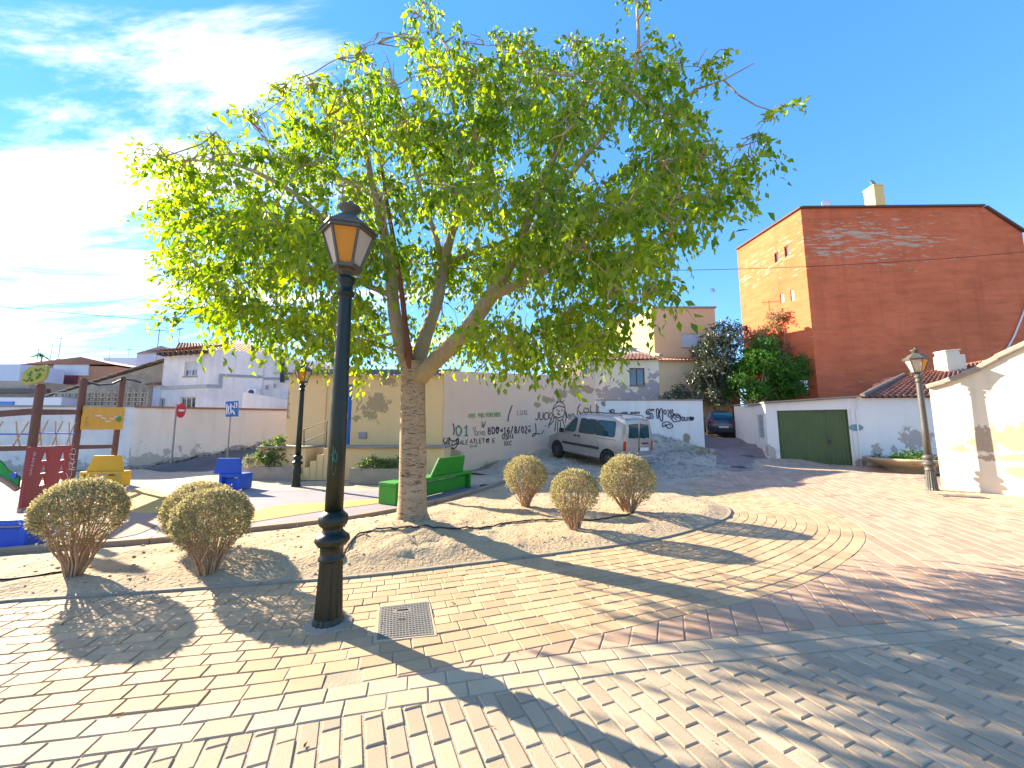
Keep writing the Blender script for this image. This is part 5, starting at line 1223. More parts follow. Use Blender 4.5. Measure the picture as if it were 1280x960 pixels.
tree2('garden_shrub', 'dark leafy shrub looking over the top of the white graffiti wall', 'shrub', (XY(850, 21.5)[0], 21.5, .9), 2.6, .06,
      cl('850,492,10 838,494,7 862,492,8 849,483,6 872,496,7 830,498,5', 21.5, .3), m_mag, .16, 160, tw_len=.3, wd=.42)

# ------------------------------------------------------------------ vehicles
def boolean_cut(o, cutters):
    for c in cutters:
        m_ = o.modifiers.new('cut', 'BOOLEAN'); m_.object = c; m_.operation = 'DIFFERENCE'; m_.solver = 'EXACT'
    dg = bpy.context.evaluated_depsgraph_get(); me = bpy.data.meshes.new_from_object(o.evaluated_get(dg)); o.modifiers.clear(); old = o.data; o.data = me
    for c in cutters: bpy.data.objects.remove(c)
class Car:
    def __init__(s, st): s.st = st
    def at(s, x):
        st = s.st
        for i in range(len(st)-1):
            if st[i][0] <= x <= st[i+1][0]:
                f = (x-st[i][0])/(st[i+1][0]-st[i][0]+1e-9); return [a*(1-f)+c*f for a, c in zip(st[i], st[i+1])]
        return list(st[0] if x < st[0][0] else st[-1])
    def side(s, x, z):
        _, zb, zt, zbelt, wb, wbe, wt = s.at(x)
        if z <= zbelt:
            m = (zb+zbelt)/2
            return wb+(wbe-wb)*min(1, max(0, (z-zb)/(m-zb+1e-6))) if z < m else wbe
        return wbe + (wt+.03-wbe)*min(1, (z-zbelt)/(zt-.09-zbelt+1e-6))
    def body(s):
        b = MB(); n = 11
        for (x, zb, zt, zbelt, wb, wbe, wt) in s.st:
            half = [(wb*.86, zb), (wb, zb+.08), (wbe, (zb+zbelt)/2), (wbe, zbelt), (wt+.03, zt-.09), (wt-.04, zt-.03)]
            for y, z in half: b.v.append((x, y, z))
            b.v.append((x, 0, zt))
            for y, z in reversed(half): b.v.append((x, -y, z))
        k = 13
        for i in range(len(s.st)-1):
            for j in range(k): j2 = (j+1) % k; b.face([i*k+j, (i+1)*k+j, (i+1)*k+j2, i*k+j2])
        b.face([j for j in range(k)]); b.face([(len(s.st)-1)*k+j for j in reversed(range(k))])
        return b
    def panel(s, pts, sg, off, th=.012):
        """side panel polygon (x,z) hugging the flank"""
        b = MB(); o = [(x, sg*(s.side(x, z)+off), z) for x, z in pts]; i = [(x, sg*(s.side(x, z)+off-th), z) for x, z in pts]
        if sg < 0: b.poly(o)
        else: b.poly(o[::-1])
        n = len(pts)
        for k in range(n): b.poly([o[k], o[(k+1) % n], i[(k+1) % n], i[k]])
        return b
def rpoly(x0, x1, z0, z1, r=.05, dx0=0, dx1=0):
    """rounded window outline; dx shifts the top corners"""
    c = [(x0, z0), (x1, z0), (x1+dx1, z1), (x0+dx0, z1)]; out = []
    for k in range(4):
        p = Vector(c[k]); a = (Vector(c[k-1])-p).normalized(); d = (Vector(c[(k+1) % 4])-p).normalized()
        for f in (0, .5, 1):
            q = p + a*r*(1-f)**1.6 + d*r*f**1.6; out.append((q.x, q.y))
    return out
def wheel(t, M, x, y, r, w, mt, mrim, rimr=.62, cap=True):
    sg = 1 if y > 0 else -1; pr = [(r*.6, -w/2), (r*.93, -w/2), (r, -w/2+.03), (r, w/2-.03), (r*.93, w/2), (r*.62, w/2), (r*.6, w/2-.03)]
    b = MB(); b.lathe(pr, n=28); RX = Matrix.Translation((x, y, r)) @ Matrix.Rotation(R(-90*sg), 4, 'X'); b.v = [tuple(M @ RX @ Vector(p)) for p in b.v]; o = b.build('wheel', mt, t, smooth=True)
    b = MB(); b.lathe([(r*.61, w/2-.045), (r*.56, w/2-.02), (r*.5, w/2-.03), (r*.2, w/2-.015), (.02, w/2-.01)], n=28)
    for k in range(8):
        a = R(45*k); b.box((math.cos(a)*r*.4, math.sin(a)*r*.4, w/2-.02), (r*.34, .02, .012), rz=a)
    b.v = [tuple(M @ RX @ Vector(p)) for p in b.v]; b.build('rim', mrim, o); return o
m_silver, nt, b_ = newmat('silver_paint')
v = coords(nt); b_.inputs['Base Color'].default_value = (.50, .45, .37, 1); b_.inputs['Metallic'].default_value = .45; b_.inputs['Roughness'].default_value = .36; b_.inputs['Coat Weight'].default_value = .3; b_.inputs['Coat Roughness'].default_value = .12
cdst = mixc(nt, rng(nt, noise(nt, v, 3), .35, .7), (.32, .315, .30), (.27, .265, .25)); lnk(nt, cdst, b_.inputs['Base Color']); bump(nt, b_, noise(nt, v, 1.2, 2), .05, .02)
m_navy, nt, b_ = newmat('navy_paint'); b_.inputs['Base Color'].default_value = (.006, .012, .05, 1); b_.inputs['Roughness'].default_value = .25; b_.inputs['Coat Weight'].default_value = .8
m_plastic = flat('black_plastic', (.02, .02, .022), .55); m_tyre = flat('tyre', (.018, .018, .018), .85); m_rim = flat('wheel_trim', (.04, .04, .04), .5)
m_autoglass = glassmat('auto_glass', (.012, .055, .065), .03, coat=0); m_redlens = flat('red_lens', (.45, .01, .01), .2); m_clear = flat('clear_lens', (.6, .6, .6), .15)
m_plate = flat('number_plate', (.7, .7, .68), .5); m_headl = glassmat('headlight_glass', (.5, .5, .5), .1)
# --- silver van
van = Car([(-2.05, .36, 1.0, .70, .74, .78, .70), (-2.03, .30, 1.42, .98, .80, .83, .72), (-1.98, .28, 1.70, 1.04, .82, .845, .68), (-1.88, .26, 1.76, 1.05, .83, .86, .68), (-1.2, .24, 1.80, 1.05, .85, .865, .68), (-.2, .24, 1.80, 1.04, .85, .865, .68), (.35, .24, 1.77, 1.03, .85, .865, .67), (.55, .24, 1.70, 1.02, .85, .86, .65), (.85, .24, 1.44, 1.01, .85, .86, .66),
    (1.15, .24, 1.19, 1.0, .84, .855, .70), (1.25, .24, 1.10, .99, .84, .85, .72), (1.6, .24, 1.0, .88, .83, .84, .68), (1.85, .25, .89, .78, .79, .81, .62), (2.0, .28, .76, .66, .72, .74, .55), (2.07, .34, .62, .55, .64, .66, .5)])
rearL = Vector((D(797, 560, 13.5).x, 13.5, 0))
f_w = XY(690, 16.1); r_w = XY(770, 13.5)
yaw = math.atan2(f_w[1]-r_w[1], f_w[0]-r_w[0]); mid = Vector(((f_w[0]+r_w[0])/2, (f_w[1]+r_w[1])/2, 0))
fwd = Vector((math.cos(yaw), math.sin(yaw), 0)); lft = Vector((-fwd.y, fwd.x, 0)); cen = mid - lft*.75   # left flank (driver's side) faces the camera
cen = mid + Vector((math.sin(yaw), -math.cos(yaw), 0))*(-.72 if (Vector((math.sin(yaw), -math.cos(yaw), 0)).dot(Vector((0, 1, 0))) < 0) else .72)
def grade(c, d, L=1.35): return (h(c.x+d.x*L, c.y+d.y*L) - h(c.x-d.x*L, c.y-d.y*L))/(2*L)
def vehM(c, yaw):
    d = Vector((math.cos(yaw), math.sin(yaw), 0)); z = (h(c.x+d.x*1.3, c.y+d.y*1.3)+h(c.x-d.x*1.3, c.y-d.y*1.3))/2
    return Matrix.Translation((c.x, c.y, z+.01)) @ Matrix.Rotation(yaw, 4, 'Z') @ Matrix.Rotation(-math.atan(grade(c, d)), 4, 'Y') @ Matrix.Diagonal((.95, 1, 1.04, 1))
VM = vehM(cen, yaw); vt = thing('van', 'silver compact passenger van with roof rails parked against the pink wall', 'van', tuple(VM.translation))
def put(b, name, mat, par, M, **k):
    b.v = [tuple(M @ Vector(p)) for p in b.v]; return b.build(name, mat, par, **k)
def cyl(x, y, z, r, w):
    b = MB(); b.lathe([(r, -w/2), (r, w/2)], n=28); RX = Matrix.Translation((x, y, z)) @ Matrix.Rotation(R(90), 4, 'X'); b.v = [tuple(RX @ Vector(p)) for p in b.v]; return b
def carbody(car, name, mat, t, M, wx, r):
    b = car.body(); o = b.build(name, mat)
    cut = []
    for x in wx:
        for sg in (1, -1): cut.append(cyl(x, sg*.86, r*.98, r*1.17, .50).build('cutter', m_plastic))
    boolean_cut(o, cut)
    o.data.transform(M); o.parent = t; o.matrix_parent_inverse = WINV(t)
    o.data.materials.clear(); o.data.materials.append(mat); o.data.polygons.foreach_set('use_smooth', [True]*len(o.data.polygons))
    try: o.data.set_sharp_from_angle(angle=R(38))
    except Exception: pass
    return o
bd = carbody(van, 'body', m_silver, vt, VM, (-1.36, 1.33), .32)
b = MB()
for x in (-1.36, 1.33): b.box((x, 0, .45), (.8, 1.2, .5))
put(b, 'underbody', m_plastic, vt, VM)
for x in (-1.36, 1.33):
    for sg in (1, -1): wheel(vt, VM, x, sg*.76, .32, .19, m_tyre, m_rim)
for sg in (1, -1):
    for w_, lab in ((rpoly(.33, 1.02, 1.10, 1.60, .07, .0, -.50), 0), (rpoly(-.66, .14, 1.10, 1.60, .06), 0), (rpoly(-1.62, -.72, 1.10, 1.60, .07, .05), 0)):
        fr_ = van.panel([((x-sum(p[0] for p in w_)/len(w_))*1.05+sum(p[0] for p in w_)/len(w_), (z-1.35)*1.08+1.35) for x, z in w_], sg, .004); fo = put(fr_, 'window', m_plastic, vt, VM)
        put(van.panel(w_, sg, .010), 'pane', m_autoglass, fo, VM)
    b = MB()
    for (x0, x1) in ((-.93, .20), (.24, 1.0)):
        q_ = van.panel([(x0, .60), (x1, .60), (x1, .69), (x0, .69)], sg, .022, .025); n0 = len(b.v); b.v += q_.v; b.f += [[k+n0 for k in f_] for f_ in q_.f]; b.t += q_.t; b.mi += q_.mi
    put(b, 'side_trim', m_plastic, vt, VM)
    b = MB()
    for seam in ([(.22, .34), (.22, 1.66)], [(1.04, .66), (1.04, 1.05)], [(-.94, .72), (-.69, 1.06), (-.69, 1.66)], [(-1.72, 1.0), (-.70, 1.0)]):
        for a, c in zip(seam[:-1], seam[1:]):
            d_ = (Vector(c)-Vector(a)).normalized()*.006; nn = Vector((-d_.y, d_.x)); q_ = van.panel([tuple(Vector(a)-nn), tuple(Vector(c)-nn), tuple(Vector(c)+nn), tuple(Vector(a)+nn)], sg, .002, .006); n0 = len(b.v); b.v += q_.v; b.f += [[k+n0 for k in f_] for f_ in q_.f]; b.t += q_.t; b.mi += q_.mi
    put(b, 'door_seam', m_plastic, vt, VM)
    for hx_ in (.12, .32): put(van.panel(rpoly(hx_-.07, hx_+.05, .94, .99, .02), sg, .03, .03), 'door_handle', m_plastic, vt, VM)
    b = MB(); b.box((1.0, sg*.96, 1.10), (.10, .2, .17)); put(b, 'wing_mirror', m_plastic, vt, VM, bevel=.03)
    b = MB(); b.tube([(-1.75, sg*.62, 1.76), (-1.7, sg*.62, 1.84), (-.7, sg*.62, 1.87), (.2, sg*.62, 1.83), (.3, sg*.62, 1.75)], .018, 6); b.tube([(-.7, sg*.62, 1.78), (-.7, sg*.62, 1.87)], .014, 5); put(b, 'roof_rail', m_plastic, vt, VM)
    b = MB(); b.box((-2.0, sg*.775, .84), (.12, .12, .32)); put(b, 'tail_light', m_redlens, vt, VM, bevel=.02)
    b = MB(); b.box((1.86, sg*.60, .74), (.30, .34, .15), ry=R(18)); put(b, 'headlight', m_headl, vt, VM, bevel=.04)
b = MB(); b.box((-2.06, 0, .42), (.17, 1.60, .22)); put(b, 'bumper', m_silver, vt, VM, bevel=.05); b = MB(); b.box((2.02, 0, .40), (.18, 1.40, .22)); put(b, 'bumper', m_silver, vt, VM, bevel=.05)
def rearx(z): return -2.052 + max(0, (z-1.0))*.05 + max(0, z-1.42)*.10
b = MB(); o_ = [(rearx(z)-.012, y, z) for y, z in [(-.60, 1.10), (-.56, 1.55), (-.06, 1.58), (-.04, 1.10)]]; b.poly(o_); b.poly([(x+.01, y, z) for x, y, z in o_][::-1])
o_ = [(x, -y, z) for x, y, z in o_]; b.poly(o_[::-1]); b.poly([(x+.01, y, z) for x, y, z in o_]); put(b, 'rear_window', m_autoglass, vt, VM)
b = MB(); b.box((-2.062, .0, 1.15), (.012, .012, 1.0)); put(b, 'door_seam', m_plastic, vt, VM)
b = MB(); b.box((-2.075, -.3, .72), (.015, .5, .11)); put(b, 'number_plate', m_plate, vt, VM)
b = MB(); b.box((-2.075, -.35, .92), (.02, .35, .05)); put(b, 'door_handle', m_plastic, vt, VM)
for y0_ in (-.3, .3): b = MB(); b.tube([(-2.07, y0_, 1.08), (-2.075, y0_+.12, 1.16), (-2.06, y0_+.2, 1.3)], .009, 5); put(b, 'wiper', m_plastic, vt, VM)
b = MB(); o_ = [(1.13, -.60, 1.225), (1.13, .60, 1.225), (.60, .55, 1.67), (.60, -.55, 1.67)]; b.poly(o_); put(b, 'windscreen', m_autoglass, vt, VM)
# --- dark car
car2 = Car([(-2.1, .34, .78, .62, .70, .74, .62), (-2.06, .28, .98, .74, .80, .84, .66), (-1.95, .26, 1.10, .86, .84, .87, .62), (-1.7, .24, 1.28, .90, .86, .88, .58), (-1.35, .24, 1.42, .91, .86, .88, .58), (-.5, .22, 1.47, .91, .86, .88, .58), (.1, .22, 1.42, .90, .86, .88, .57), (.5, .22, 1.22, .90, .86, .88, .6), (.95, .22, .97, .86, .86, .87, .66), (1.5, .22, .90, .78, .84, .85, .62), (1.95, .26, .76, .64, .76, .78, .55), (2.1, .32, .6, .5, .66, .68, .5)])
cc_ = XY(901, 24.6); yaw2 = R(66); CM = vehM(Vector((*cc_, 0)), yaw2)
ct_ = thing('car', 'dark blue hatchback seen from behind, parked up the shaded lane', 'car', tuple(CM.translation))
carbody(car2, 'body', m_navy, ct_, CM, (-1.25, 1.3), .31)
b = MB()
for x in (-1.25, 1.3): b.box((x, 0, .42), (.8, 1.15, .45))
put(b, 'underbody', m_plastic, ct_, CM)
for x in (-1.25, 1.3):
    for sg in (1, -1): wheel(ct_, CM, x, sg*.77, .31, .2, m_tyre, m_rim)
b = MB(); b.poly([(-1.99, -.55, 1.09), (-1.99, .55, 1.09), (-1.52, .50, 1.395), (-1.52, -.50, 1.395)][::-1]); put(b, 'rear_window', m_autoglass, ct_, CM)
for sg in (1, -1):
    b = MB(); b.box((-2.03, sg*.66, .93), (.12, .32, .12)); put(b, 'tail_light', m_redlens, ct_, CM, bevel=.02)
    b = MB(); b.box((-2.10, sg*.58, .44), (.05, .26, .07)); put(b, 'reflector', m_redlens, ct_, CM)
    put(car2.panel(rpoly(-1.35, .35, .96, 1.32, .08, .15, -.35), sg, .006), 'window', m_autoglass, ct_, CM)
    b = MB(); b.box((.55, sg*.95, .98), (.1, .16, .12)); put(b, 'wing_mirror', m_navy, ct_, CM, bevel=.02)
b = MB(); b.box((-2.125, 0, .62), (.02, .5, .11)); put(b, 'number_plate', m_plate, ct_, CM)
b = MB(); b.box((-2.08, 0, .40), (.12, 1.5, .2)); put(b, 'bumper', m_plastic, ct_, CM, bevel=.04)

# ------------------------------------------------------------------ benches
m_bgreen = flat('bench_green', (0.03, 0.30, 0.015), .55, var=.2); m_byel = flat('bench_yellow', (0.72, 0.42, 0.02), .55, var=.15); m_bblue = flat('bench_blue', (0.01, 0.10, 0.55), .55, var=.15)
def bench(label, A, B, dep, mat, f0, f1, back_h=.45, sh=.45, lean=.14, slant=.12):
    """A,B floor points of the front bottom edge (left,right seen from the camera); the seat runs away from the camera by dep"""
    A = Vector((*A, 0)); B = Vector((*B, 0)); d = (B-A); L = d.length; d.normalize(); n = Vector((-d.y, d.x, 0)); M = Matrix.Translation((A.x, A.y, 0)) @ Matrix(((d.x, n.x, 0, 0), (d.y, n.y, 0, 0), (0, 0, 1, 0), (0, 0, 0, 1)))
    t = thing('bench', label, 'bench', (A.x, A.y, 0))
    b = MB(); b.box((L/2, dep/2, sh-.04), (L, dep, .08)); put(b, 'seat', mat, t, M, bevel=.012)
    for x in (.04, L-.04): b = MB(); b.box((x, dep/2, (sh-.08)/2), (.08, dep-.01, sh-.081)); put(b, 'leg', mat, t, M, bevel=.01)
    b = MB(); b.box((L/2, dep*.3, sh/2-.06), (L-.17, .05, sh-.14)); put(b, 'apron', mat, t, M)
    b = MB(); x0, x1 = L*f0, L*f1; y0 = .05
    for yy in (y0, y0+.05): b.v += [(x0, yy, sh+.002), (x1, yy, sh+.002), (x1-slant*.2, yy-lean, sh+back_h), (x0+slant, yy-lean, sh+back_h)]
    for q_ in ((0, 1, 2, 3), (7, 6, 5, 4), (0, 4, 5, 1), (1, 5, 6, 2), (2, 6, 7, 3), (3, 7, 4, 0)): b.face(list(q_))
    put(b, 'backrest', mat, t, M, bevel=.01); return t
gA_, gB_ = g2(494, 632), g2(589, 609)
bench('long bright green bench beside the thick tree trunk', gA_, gB_, .5, m_bgreen, .42, .88, .44, .46, .10, .2)
bench('blue bench with a tilted back near the planter and blue sign', g2(272, 613), g2(299, 613), .5, m_bblue, -.35, .95, .42, .42, .05, .12)
bench('yellow bench standing against the white wall by the climbing frame', g2(97, 609), g2(150, 608), .36, m_byel, .10, 1.0, .45, .42, .08, .22)
bench('blue bench cut off by the left edge of the picture', g2(-60, 692), g2(29, 688), .42, m_bblue, -.6, .2, .3, .40, .1, .1)

# ------------------------------------------------------------------ playground climbing frame
m_wood = surf('post_wood', (0.20, 0.095, 0.06), (0.13, 0.065, 0.045), 4, .8, .4, 30, fine=.5, stretch=(1, 1, .2)); m_pred = surf('panel_red', (0.38, 0.05, 0.055), (0.31, 0.04, 0.045), 2, .6, .1, 50)
m_pyel = flat('panel_yellow', (0.70, 0.40, 0.03), .5); m_polive = flat('panel_olive', (0.36, 0.37, 0.06), .6); m_rope = surf('rope', (0.5, 0.38, 0.22), None, 20, .9, .3, 90); m_pgreen = flat('panel_green', (0.03, 0.32, 0.03), .5)
pf = thing('climbing_frame', 'wooden playground climbing frame with red yellow and olive panels and rope net', 'climbing frame', (-10, 8.5, 0))
A3 = G(28, 640); A3 = Vector((A3.x, A3.y, 0)); B3 = XY(97, 9.5); B3 = Vector((*B3, 0)); C3 = G(138, 607); C3 = Vector((C3.x, C3.y, 0)); Z3 = D(-95, 560, 7.4); Z3 = Vector((Z3.x, 7.4, 0))
hA_, hB_, hC_ = D(50, 480, A3.y).z, D(101, 473, B3.y).z, D(152, 471, C3.y).z
for q_, hh in ((A3, hA_), (B3, hB_), (C3, hC_), (Z3, 2.5)):
    b = MB(); b.lathe([(.066, 0), (.066, hh-.03), (.05, hh)], c=tuple(q_), n=14); b.build('post', m_wood, pf, smooth=False)
    b = MB(); b.lathe([(.075, 0), (.075, .10), (.068, .12)], c=tuple(q_), n=14); b.build('post_shoe', m_metal, pf)
def between(P, Q, z0, z1, th, name, mat, over=0.0, par=None, M=None):
    d = (Q-P).normalized(); b = MB(); b.beam(P-d*over+Vector((0, 0, z0)), Q+d*over+Vector((0, 0, z1)), th[0], th[1]); return b.build(name, mat, par or pf)
zc2 = lambda px, py, P: D(px, py, P.y).z
between(A3, B3, zc2(48, 515, A3), zc2(92, 515, B3), (.07, .12), 'beam', m_wood); between(Z3, A3, 1.80, zc2(40, 514, A3), (.07, .12), 'beam', m_wood); between(Z3, A3, 1.22, zc2(38, 560, A3), (.09, .1), 'beam', m_wood)
between(B3, C3, zc2(100, 559, B3), zc2(145, 558, C3), (.07, .1), 'beam', m_wood)
def net(P, Q, zt0, zt1, zb0, zb1, n):
    b = MB(); K2_ = Vector((0, 0, 1))
    for k in range(n):
        a, c = k/n, (k+1)/n; T = lambda u: P.lerp(Q, u)+K2_*(zt0+(zt1-zt0)*u); Bm = lambda u: P.lerp(Q, u)+K2_*(zb0+(zb1-zb0)*u)
        mid_ = lambda u: T(u).lerp(Bm(u), .5)
        b = MB(); b.tube([T(a+.25/n), mid_(a+.35/n), Bm(a+.55/n)], .012, 5); b.build('rope', m_rope, pf); b = MB(); b.tube([T(a+.75/n), mid_(a+.55/n)+Vector((0, -.024, 0)), Bm(a+.25/n)], .012, 5); b.build('rope', m_rope, pf)
    b = MB(); pth = [mid_(u/12) + K2_*(-.03*math.sin(math.pi*u/12)) for u in range(13)]; b.tube([P.lerp(Q, u/12)+K2_*(((zt0+(zt1-zt0)*u/12)+(zb0+(zb1-zb0)*u/12))/2) for u in range(13)], .014, 5); b.build('net_rope', m_bblue, pf)
net(A3, B3, 1.8, 1.78, 1.28, 1.22, 3); net(Z3, A3, 1.78, 1.76, 1.25, 1.26, 4)
# red panel with triangular holes
dAB = (B3-A3); LAB = dAB.length; dAB.normalize(); nAB = Vector((dAB.y, -dAB.x, 0))
def pan(P, d, n_, L, z0a, z1a, z0b, z1b, name, mat, off, th=.035, inx=.0):
    b = MB(); 
    for o_ in (off, off+th):
        for s_, z_ in ((-inx, z0a), (L+inx, z0b), (L+inx, z1b), (-inx, z1a)): q_ = P+d*s_+n_*o_; b.v.append((q_.x, q_.y, z_))
    for q_ in ((0, 3, 2, 1), (4, 5, 6, 7), (0, 1, 5, 4), (1, 2, 6, 5), (2, 3, 7, 6), (3, 0, 4, 7)): b.face(list(q_))
    return b.build(name, mat)
A2_, B2_ = (A3.x, A3.y), (B3.x, B3.y)
rp_ = pan(A3-dAB*.28, dAB, nAB, LAB-.36, .12, 1.27, .10, 1.24, 'panel', m_pred, .08, inx=.12)
cut = []; c1 = lambda x, y: (x/6, 560+y/6)
for (ax_, ay_) in ((282, 60), (422, 58), (272, 155), (412, 150), (264, 245), (405, 240)):
    s_, z_ = onwall(*c1(ax_, ay_), A2_, B2_); b = MB(); w_ = .15; hgt_ = .095
    tri = [(-w_, -hgt_), (w_, -hgt_), (w_*.3, hgt_), (-w_*.3, hgt_)]
    for o_ in (-.1, .3):
        for u_, v_ in tri: q_ = A3+dAB*(s_+u_)+nAB*o_; b.v.append((q_.x, q_.y, z_+v_))
    for q_ in ((0, 3, 2, 1), (4, 5, 6, 7), (0, 1, 5, 4), (1, 2, 6, 5), (2, 3, 7, 6), (3, 0, 4, 7)): b.face(list(q_))
    cut.append(b.build('cutter', m_pred))
boolean_cut(rp_, cut); rp_.parent = pf; rp_.matrix_parent_inverse = WINV(pf); rp_['label'] = 'red climbing panel with cut out holds and white scribbles'
g = MB(); _off[0] = .125
OA = (A3.x+nAB.x*.0, A3.y+nAB.y*.0); OB = (B3.x, B3.y)
for k, chh in enumerate('SWANNYS'):
    for st in GL[chh]:
        s_, z_ = onwall(*c1(187-k*6, 42+k*26), A2_, B2_); pts = [(s_+(v_-.5)*.10, z_-(u_-.5)*.075) for u_, v_ in st]; _off[0] += .0003; ribbon(g, pts, .012, OA, OB, _off[0])
for st in ([(470, 20), (500, 5), (505, 50), (460, 45), (470, 80), (500, 90)], [(495, 60), (488, 120), (455, 110), (460, 150)], [(450, 160), (500, 165)], [(480, 100), (475, 200), (450, 235), (440, 200)], [(430, 190), (445, 215), (440, 245)], [(505, 100), (480, 140), (500, 150)]):
    pts = smooth2([onwall(*c1(*q_), A2_, B2_) for q_ in st], 4); _off[0] += .0003; ribbon(g, pts, .018, OA, OB, _off[0])
g.build('graffiti', m_inkwhite, pf)
# yellow panel between B and C
dBC = (C3-B3); LBC = dBC.length; dBC.normalize(); nBC = Vector((dBC.y, -dBC.x, 0)); B2p, C2p = (B3.x, B3.y), (C3.x, C3.y)
yp = pan(B3, dBC, nBC, LBC, zc2(100, 537, B3), zc2(100, 508, B3), zc2(150, 537, C3), zc2(150, 509, C3), 'panel', m_pyel, .07, .03, .08); yp.parent = pf; yp.matrix_parent_inverse = WINV(pf)
bv_ = yp.modifiers.new('b', 'BEVEL'); bv_.width = .012
_off[0] = .11; g = MB(); c4 = lambda x, y: (x/4, 400+y/4)
def st4(g, st, w): pts = [onwall(*c4(*q_), B2p, C2p) for q_ in st]; _off[0] += .0003; ribbon(g, pts, w, B2p, C2p, _off[0])
st4(g, [(445, 492), (445, 478), (478, 478), (478, 490), (500, 492), (500, 506), (522, 506), (522, 492), (545, 492), (545, 484), (575, 484)], .035); g.build('maze_slot', m_paintwhite, yp)
g = MB(); q_ = onwall(*c4(571, 494), B2p, C2p); st4(g, [(571, 482), (583, 488), (583, 500), (571, 507), (559, 500), (559, 488), (571, 482)], .05); st4(g, [(571, 488), (577, 494), (571, 500), (565, 494), (571, 488)], .07); g.build('maze_knob', m_pgreen, yp)
g = MB()
for st in ([(600, 455), (585, 475), (607, 478), (600, 455)], [(400, 505), (418, 528), (398, 525), (400, 505)], [(405, 485), (412, 490), (405, 497), (400, 490), (405, 485)], [(597, 490), (605, 498), (598, 508), (592, 498), (597, 490)]): st4(g, st, .014)
g.build('engraving', flat('panel_groove', (.4, .2, .01)), yp)
# face sign on post A
fc = D(42, 468, A3.y-.1); b = MB(); out = [(277, 630), (300, 500), (390, 420), (480, 400), (590, 385), (632, 420), (600, 550), (530, 610), (400, 640), (330, 648)]
c7 = lambda x, y: (x/10.667, 420+y/10.667); loop = catmull(out+[out[0]], 4)[:-1]; fp = [D(*c7(*q_), A3.y-.10) for q_ in loop]; bp = [p_+Vector((.0, .04, 0)) for p_ in fp]
fp = fp[::-1]; bp = bp[::-1]; fp = fp if True else fp
b.poly(fp); b.poly(bp[::-1])
for k in range(len(fp)): b.poly([fp[k], bp[k], bp[(k+1) % len(fp)], fp[(k+1) % len(fp)]])
fs = b.build('face_sign', m_polive, pf)
g = MB()
for q_ in ((385, 515), (515, 515)):
    c_ = D(*c7(*q_), A3.y-.112); ring = [c_+Vector((math.cos(a)*.032, 0, math.sin(a)*.032)) for a in [2*math.pi*k/14 for k in range(14)]]; g.poly(ring)
    g.tube([c_+Vector((0, .02, 0)), c_+Vector((0, -.012, 0))], .03, 10)
g.build('eye', m_pgreen, fs)
g = MB()
for st in ([(305, 580), (350, 610), (400, 545)], [(400, 600), (420, 570), (435, 590), (410, 605)], [(475, 570), (490, 540), (525, 535), (500, 565), (478, 572)], [(500, 470), (540, 430), (585, 465)], [(460, 460), (475, 440), (495, 455), (470, 470)], [(400, 490), (420, 470)]):
    g.tube([D(*c7(*q_), A3.y-.108) for q_ in st], .008, 4)
g.build('engraving', flat('olive_groove', (.16, .17, .03)), fs)
b = MB(); T0 = Vector((C3.x, C3.y, hC_-.07)); T1 = Vector((B3.x, B3.y, hB_-.07)); b.tube([T1, T1.lerp(T0, .35)-Vector((0, 0, .12)), T1.lerp(T0, .7)-Vector((0, 0, .12)), T0], .028, 7)
b.build('rubber_rail', m_cable, pf); b = MB(); T2 = D(176, 478, C3.y+.9); b.tube([T0, T0.lerp(T2, .5)+Vector((0, 0, .03)), T2], .028, 7); b.build('rubber_rail', m_cable, pf)
# bridge arch and green board at the far left
E0 = G(-110, 620); pth = [D(22, 612, A3.y-.15), D(8, 602, A3.y-.2), D(-20, 588, A3.y-.3), D(-60, 580, A3.y-.4), D(-110, 578, A3.y-.5)]
b = MB(); b.tube(pth, .05, 8); b.build('arch_beam', m_kerb, pf)
b = MB(); up_ = [D(24, 596, A3.y-.12), D(10, 588, A3.y-.17), D(0, 576, A3.y-.2), D(-30, 562, A3.y-.3), D(-90, 552, A3.y-.45)]; lo_ = [p_+Vector((0, 0, .045)) for p_ in pth]
for k in range(4): b.poly([lo_[k], lo_[k+1], up_[k+1], up_[k]]); b.poly([p_+Vector((0, .03, 0)) for p_ in (lo_[k], up_[k], up_[k+1], lo_[k+1])])
for k in range(4): b.poly([up_[k], up_[k+1], up_[k+1]+Vector((0, .03, 0)), up_[k]+Vector((0, .03, 0))])
b.build('side_board', m_pgreen, pf); b = MB(); cdisc = D(18.5, 594.5, A3.y-.19); b.tube([cdisc, cdisc-Vector((0, .02, 0))], .055, 16); b.build('disc', m_bblue, pf)

# ------------------------------------------------------------------ signs
def txtpoly(o): pass
nq = G(214, 580, .12); nqb = D(214, 579, 15.6); t = thing('no_entry_sign', 'round red no entry sign seen at an angle on a leaning grey pole', 'sign', (nqb.x, 15.6, nqb.z))
b = MB(); ptop = D(221, 505, 15.6); b.tube([nqb-Vector((0, 0, .2)), ptop], .035, 8); b.build('pole', m_metal, t)
dc = D(226, 513, 15.55); nrm = Vector((.97, .22, 0)).normalized(); su = Vector((-nrm.y, nrm.x, 0)); b = MB()
def disc(b, c, r, n_, th, seg=28): b.tube([c, c+n_*th], r, seg)
disc(b, dc, .30, nrm, .02); b.build('disc', flat('sign_red', (.55, .02, .025), .4), t)
b = MB(); q_ = dc+nrm*.024; b.poly([q_-su*.2-Vector((0, 0, .045)), q_+su*.2-Vector((0, 0, .045)), q_+su*.2+Vector((0, 0, .045)), q_-su*.2+Vector((0, 0, .045))]); b.build('bar', m_paintwhite, t)
sb0 = D(284, 574, 14.9); t = thing('playground_sign', 'square blue sign with white pictograms on a slim pole above the blue bench', 'sign', (sb0.x, 14.9, .1))
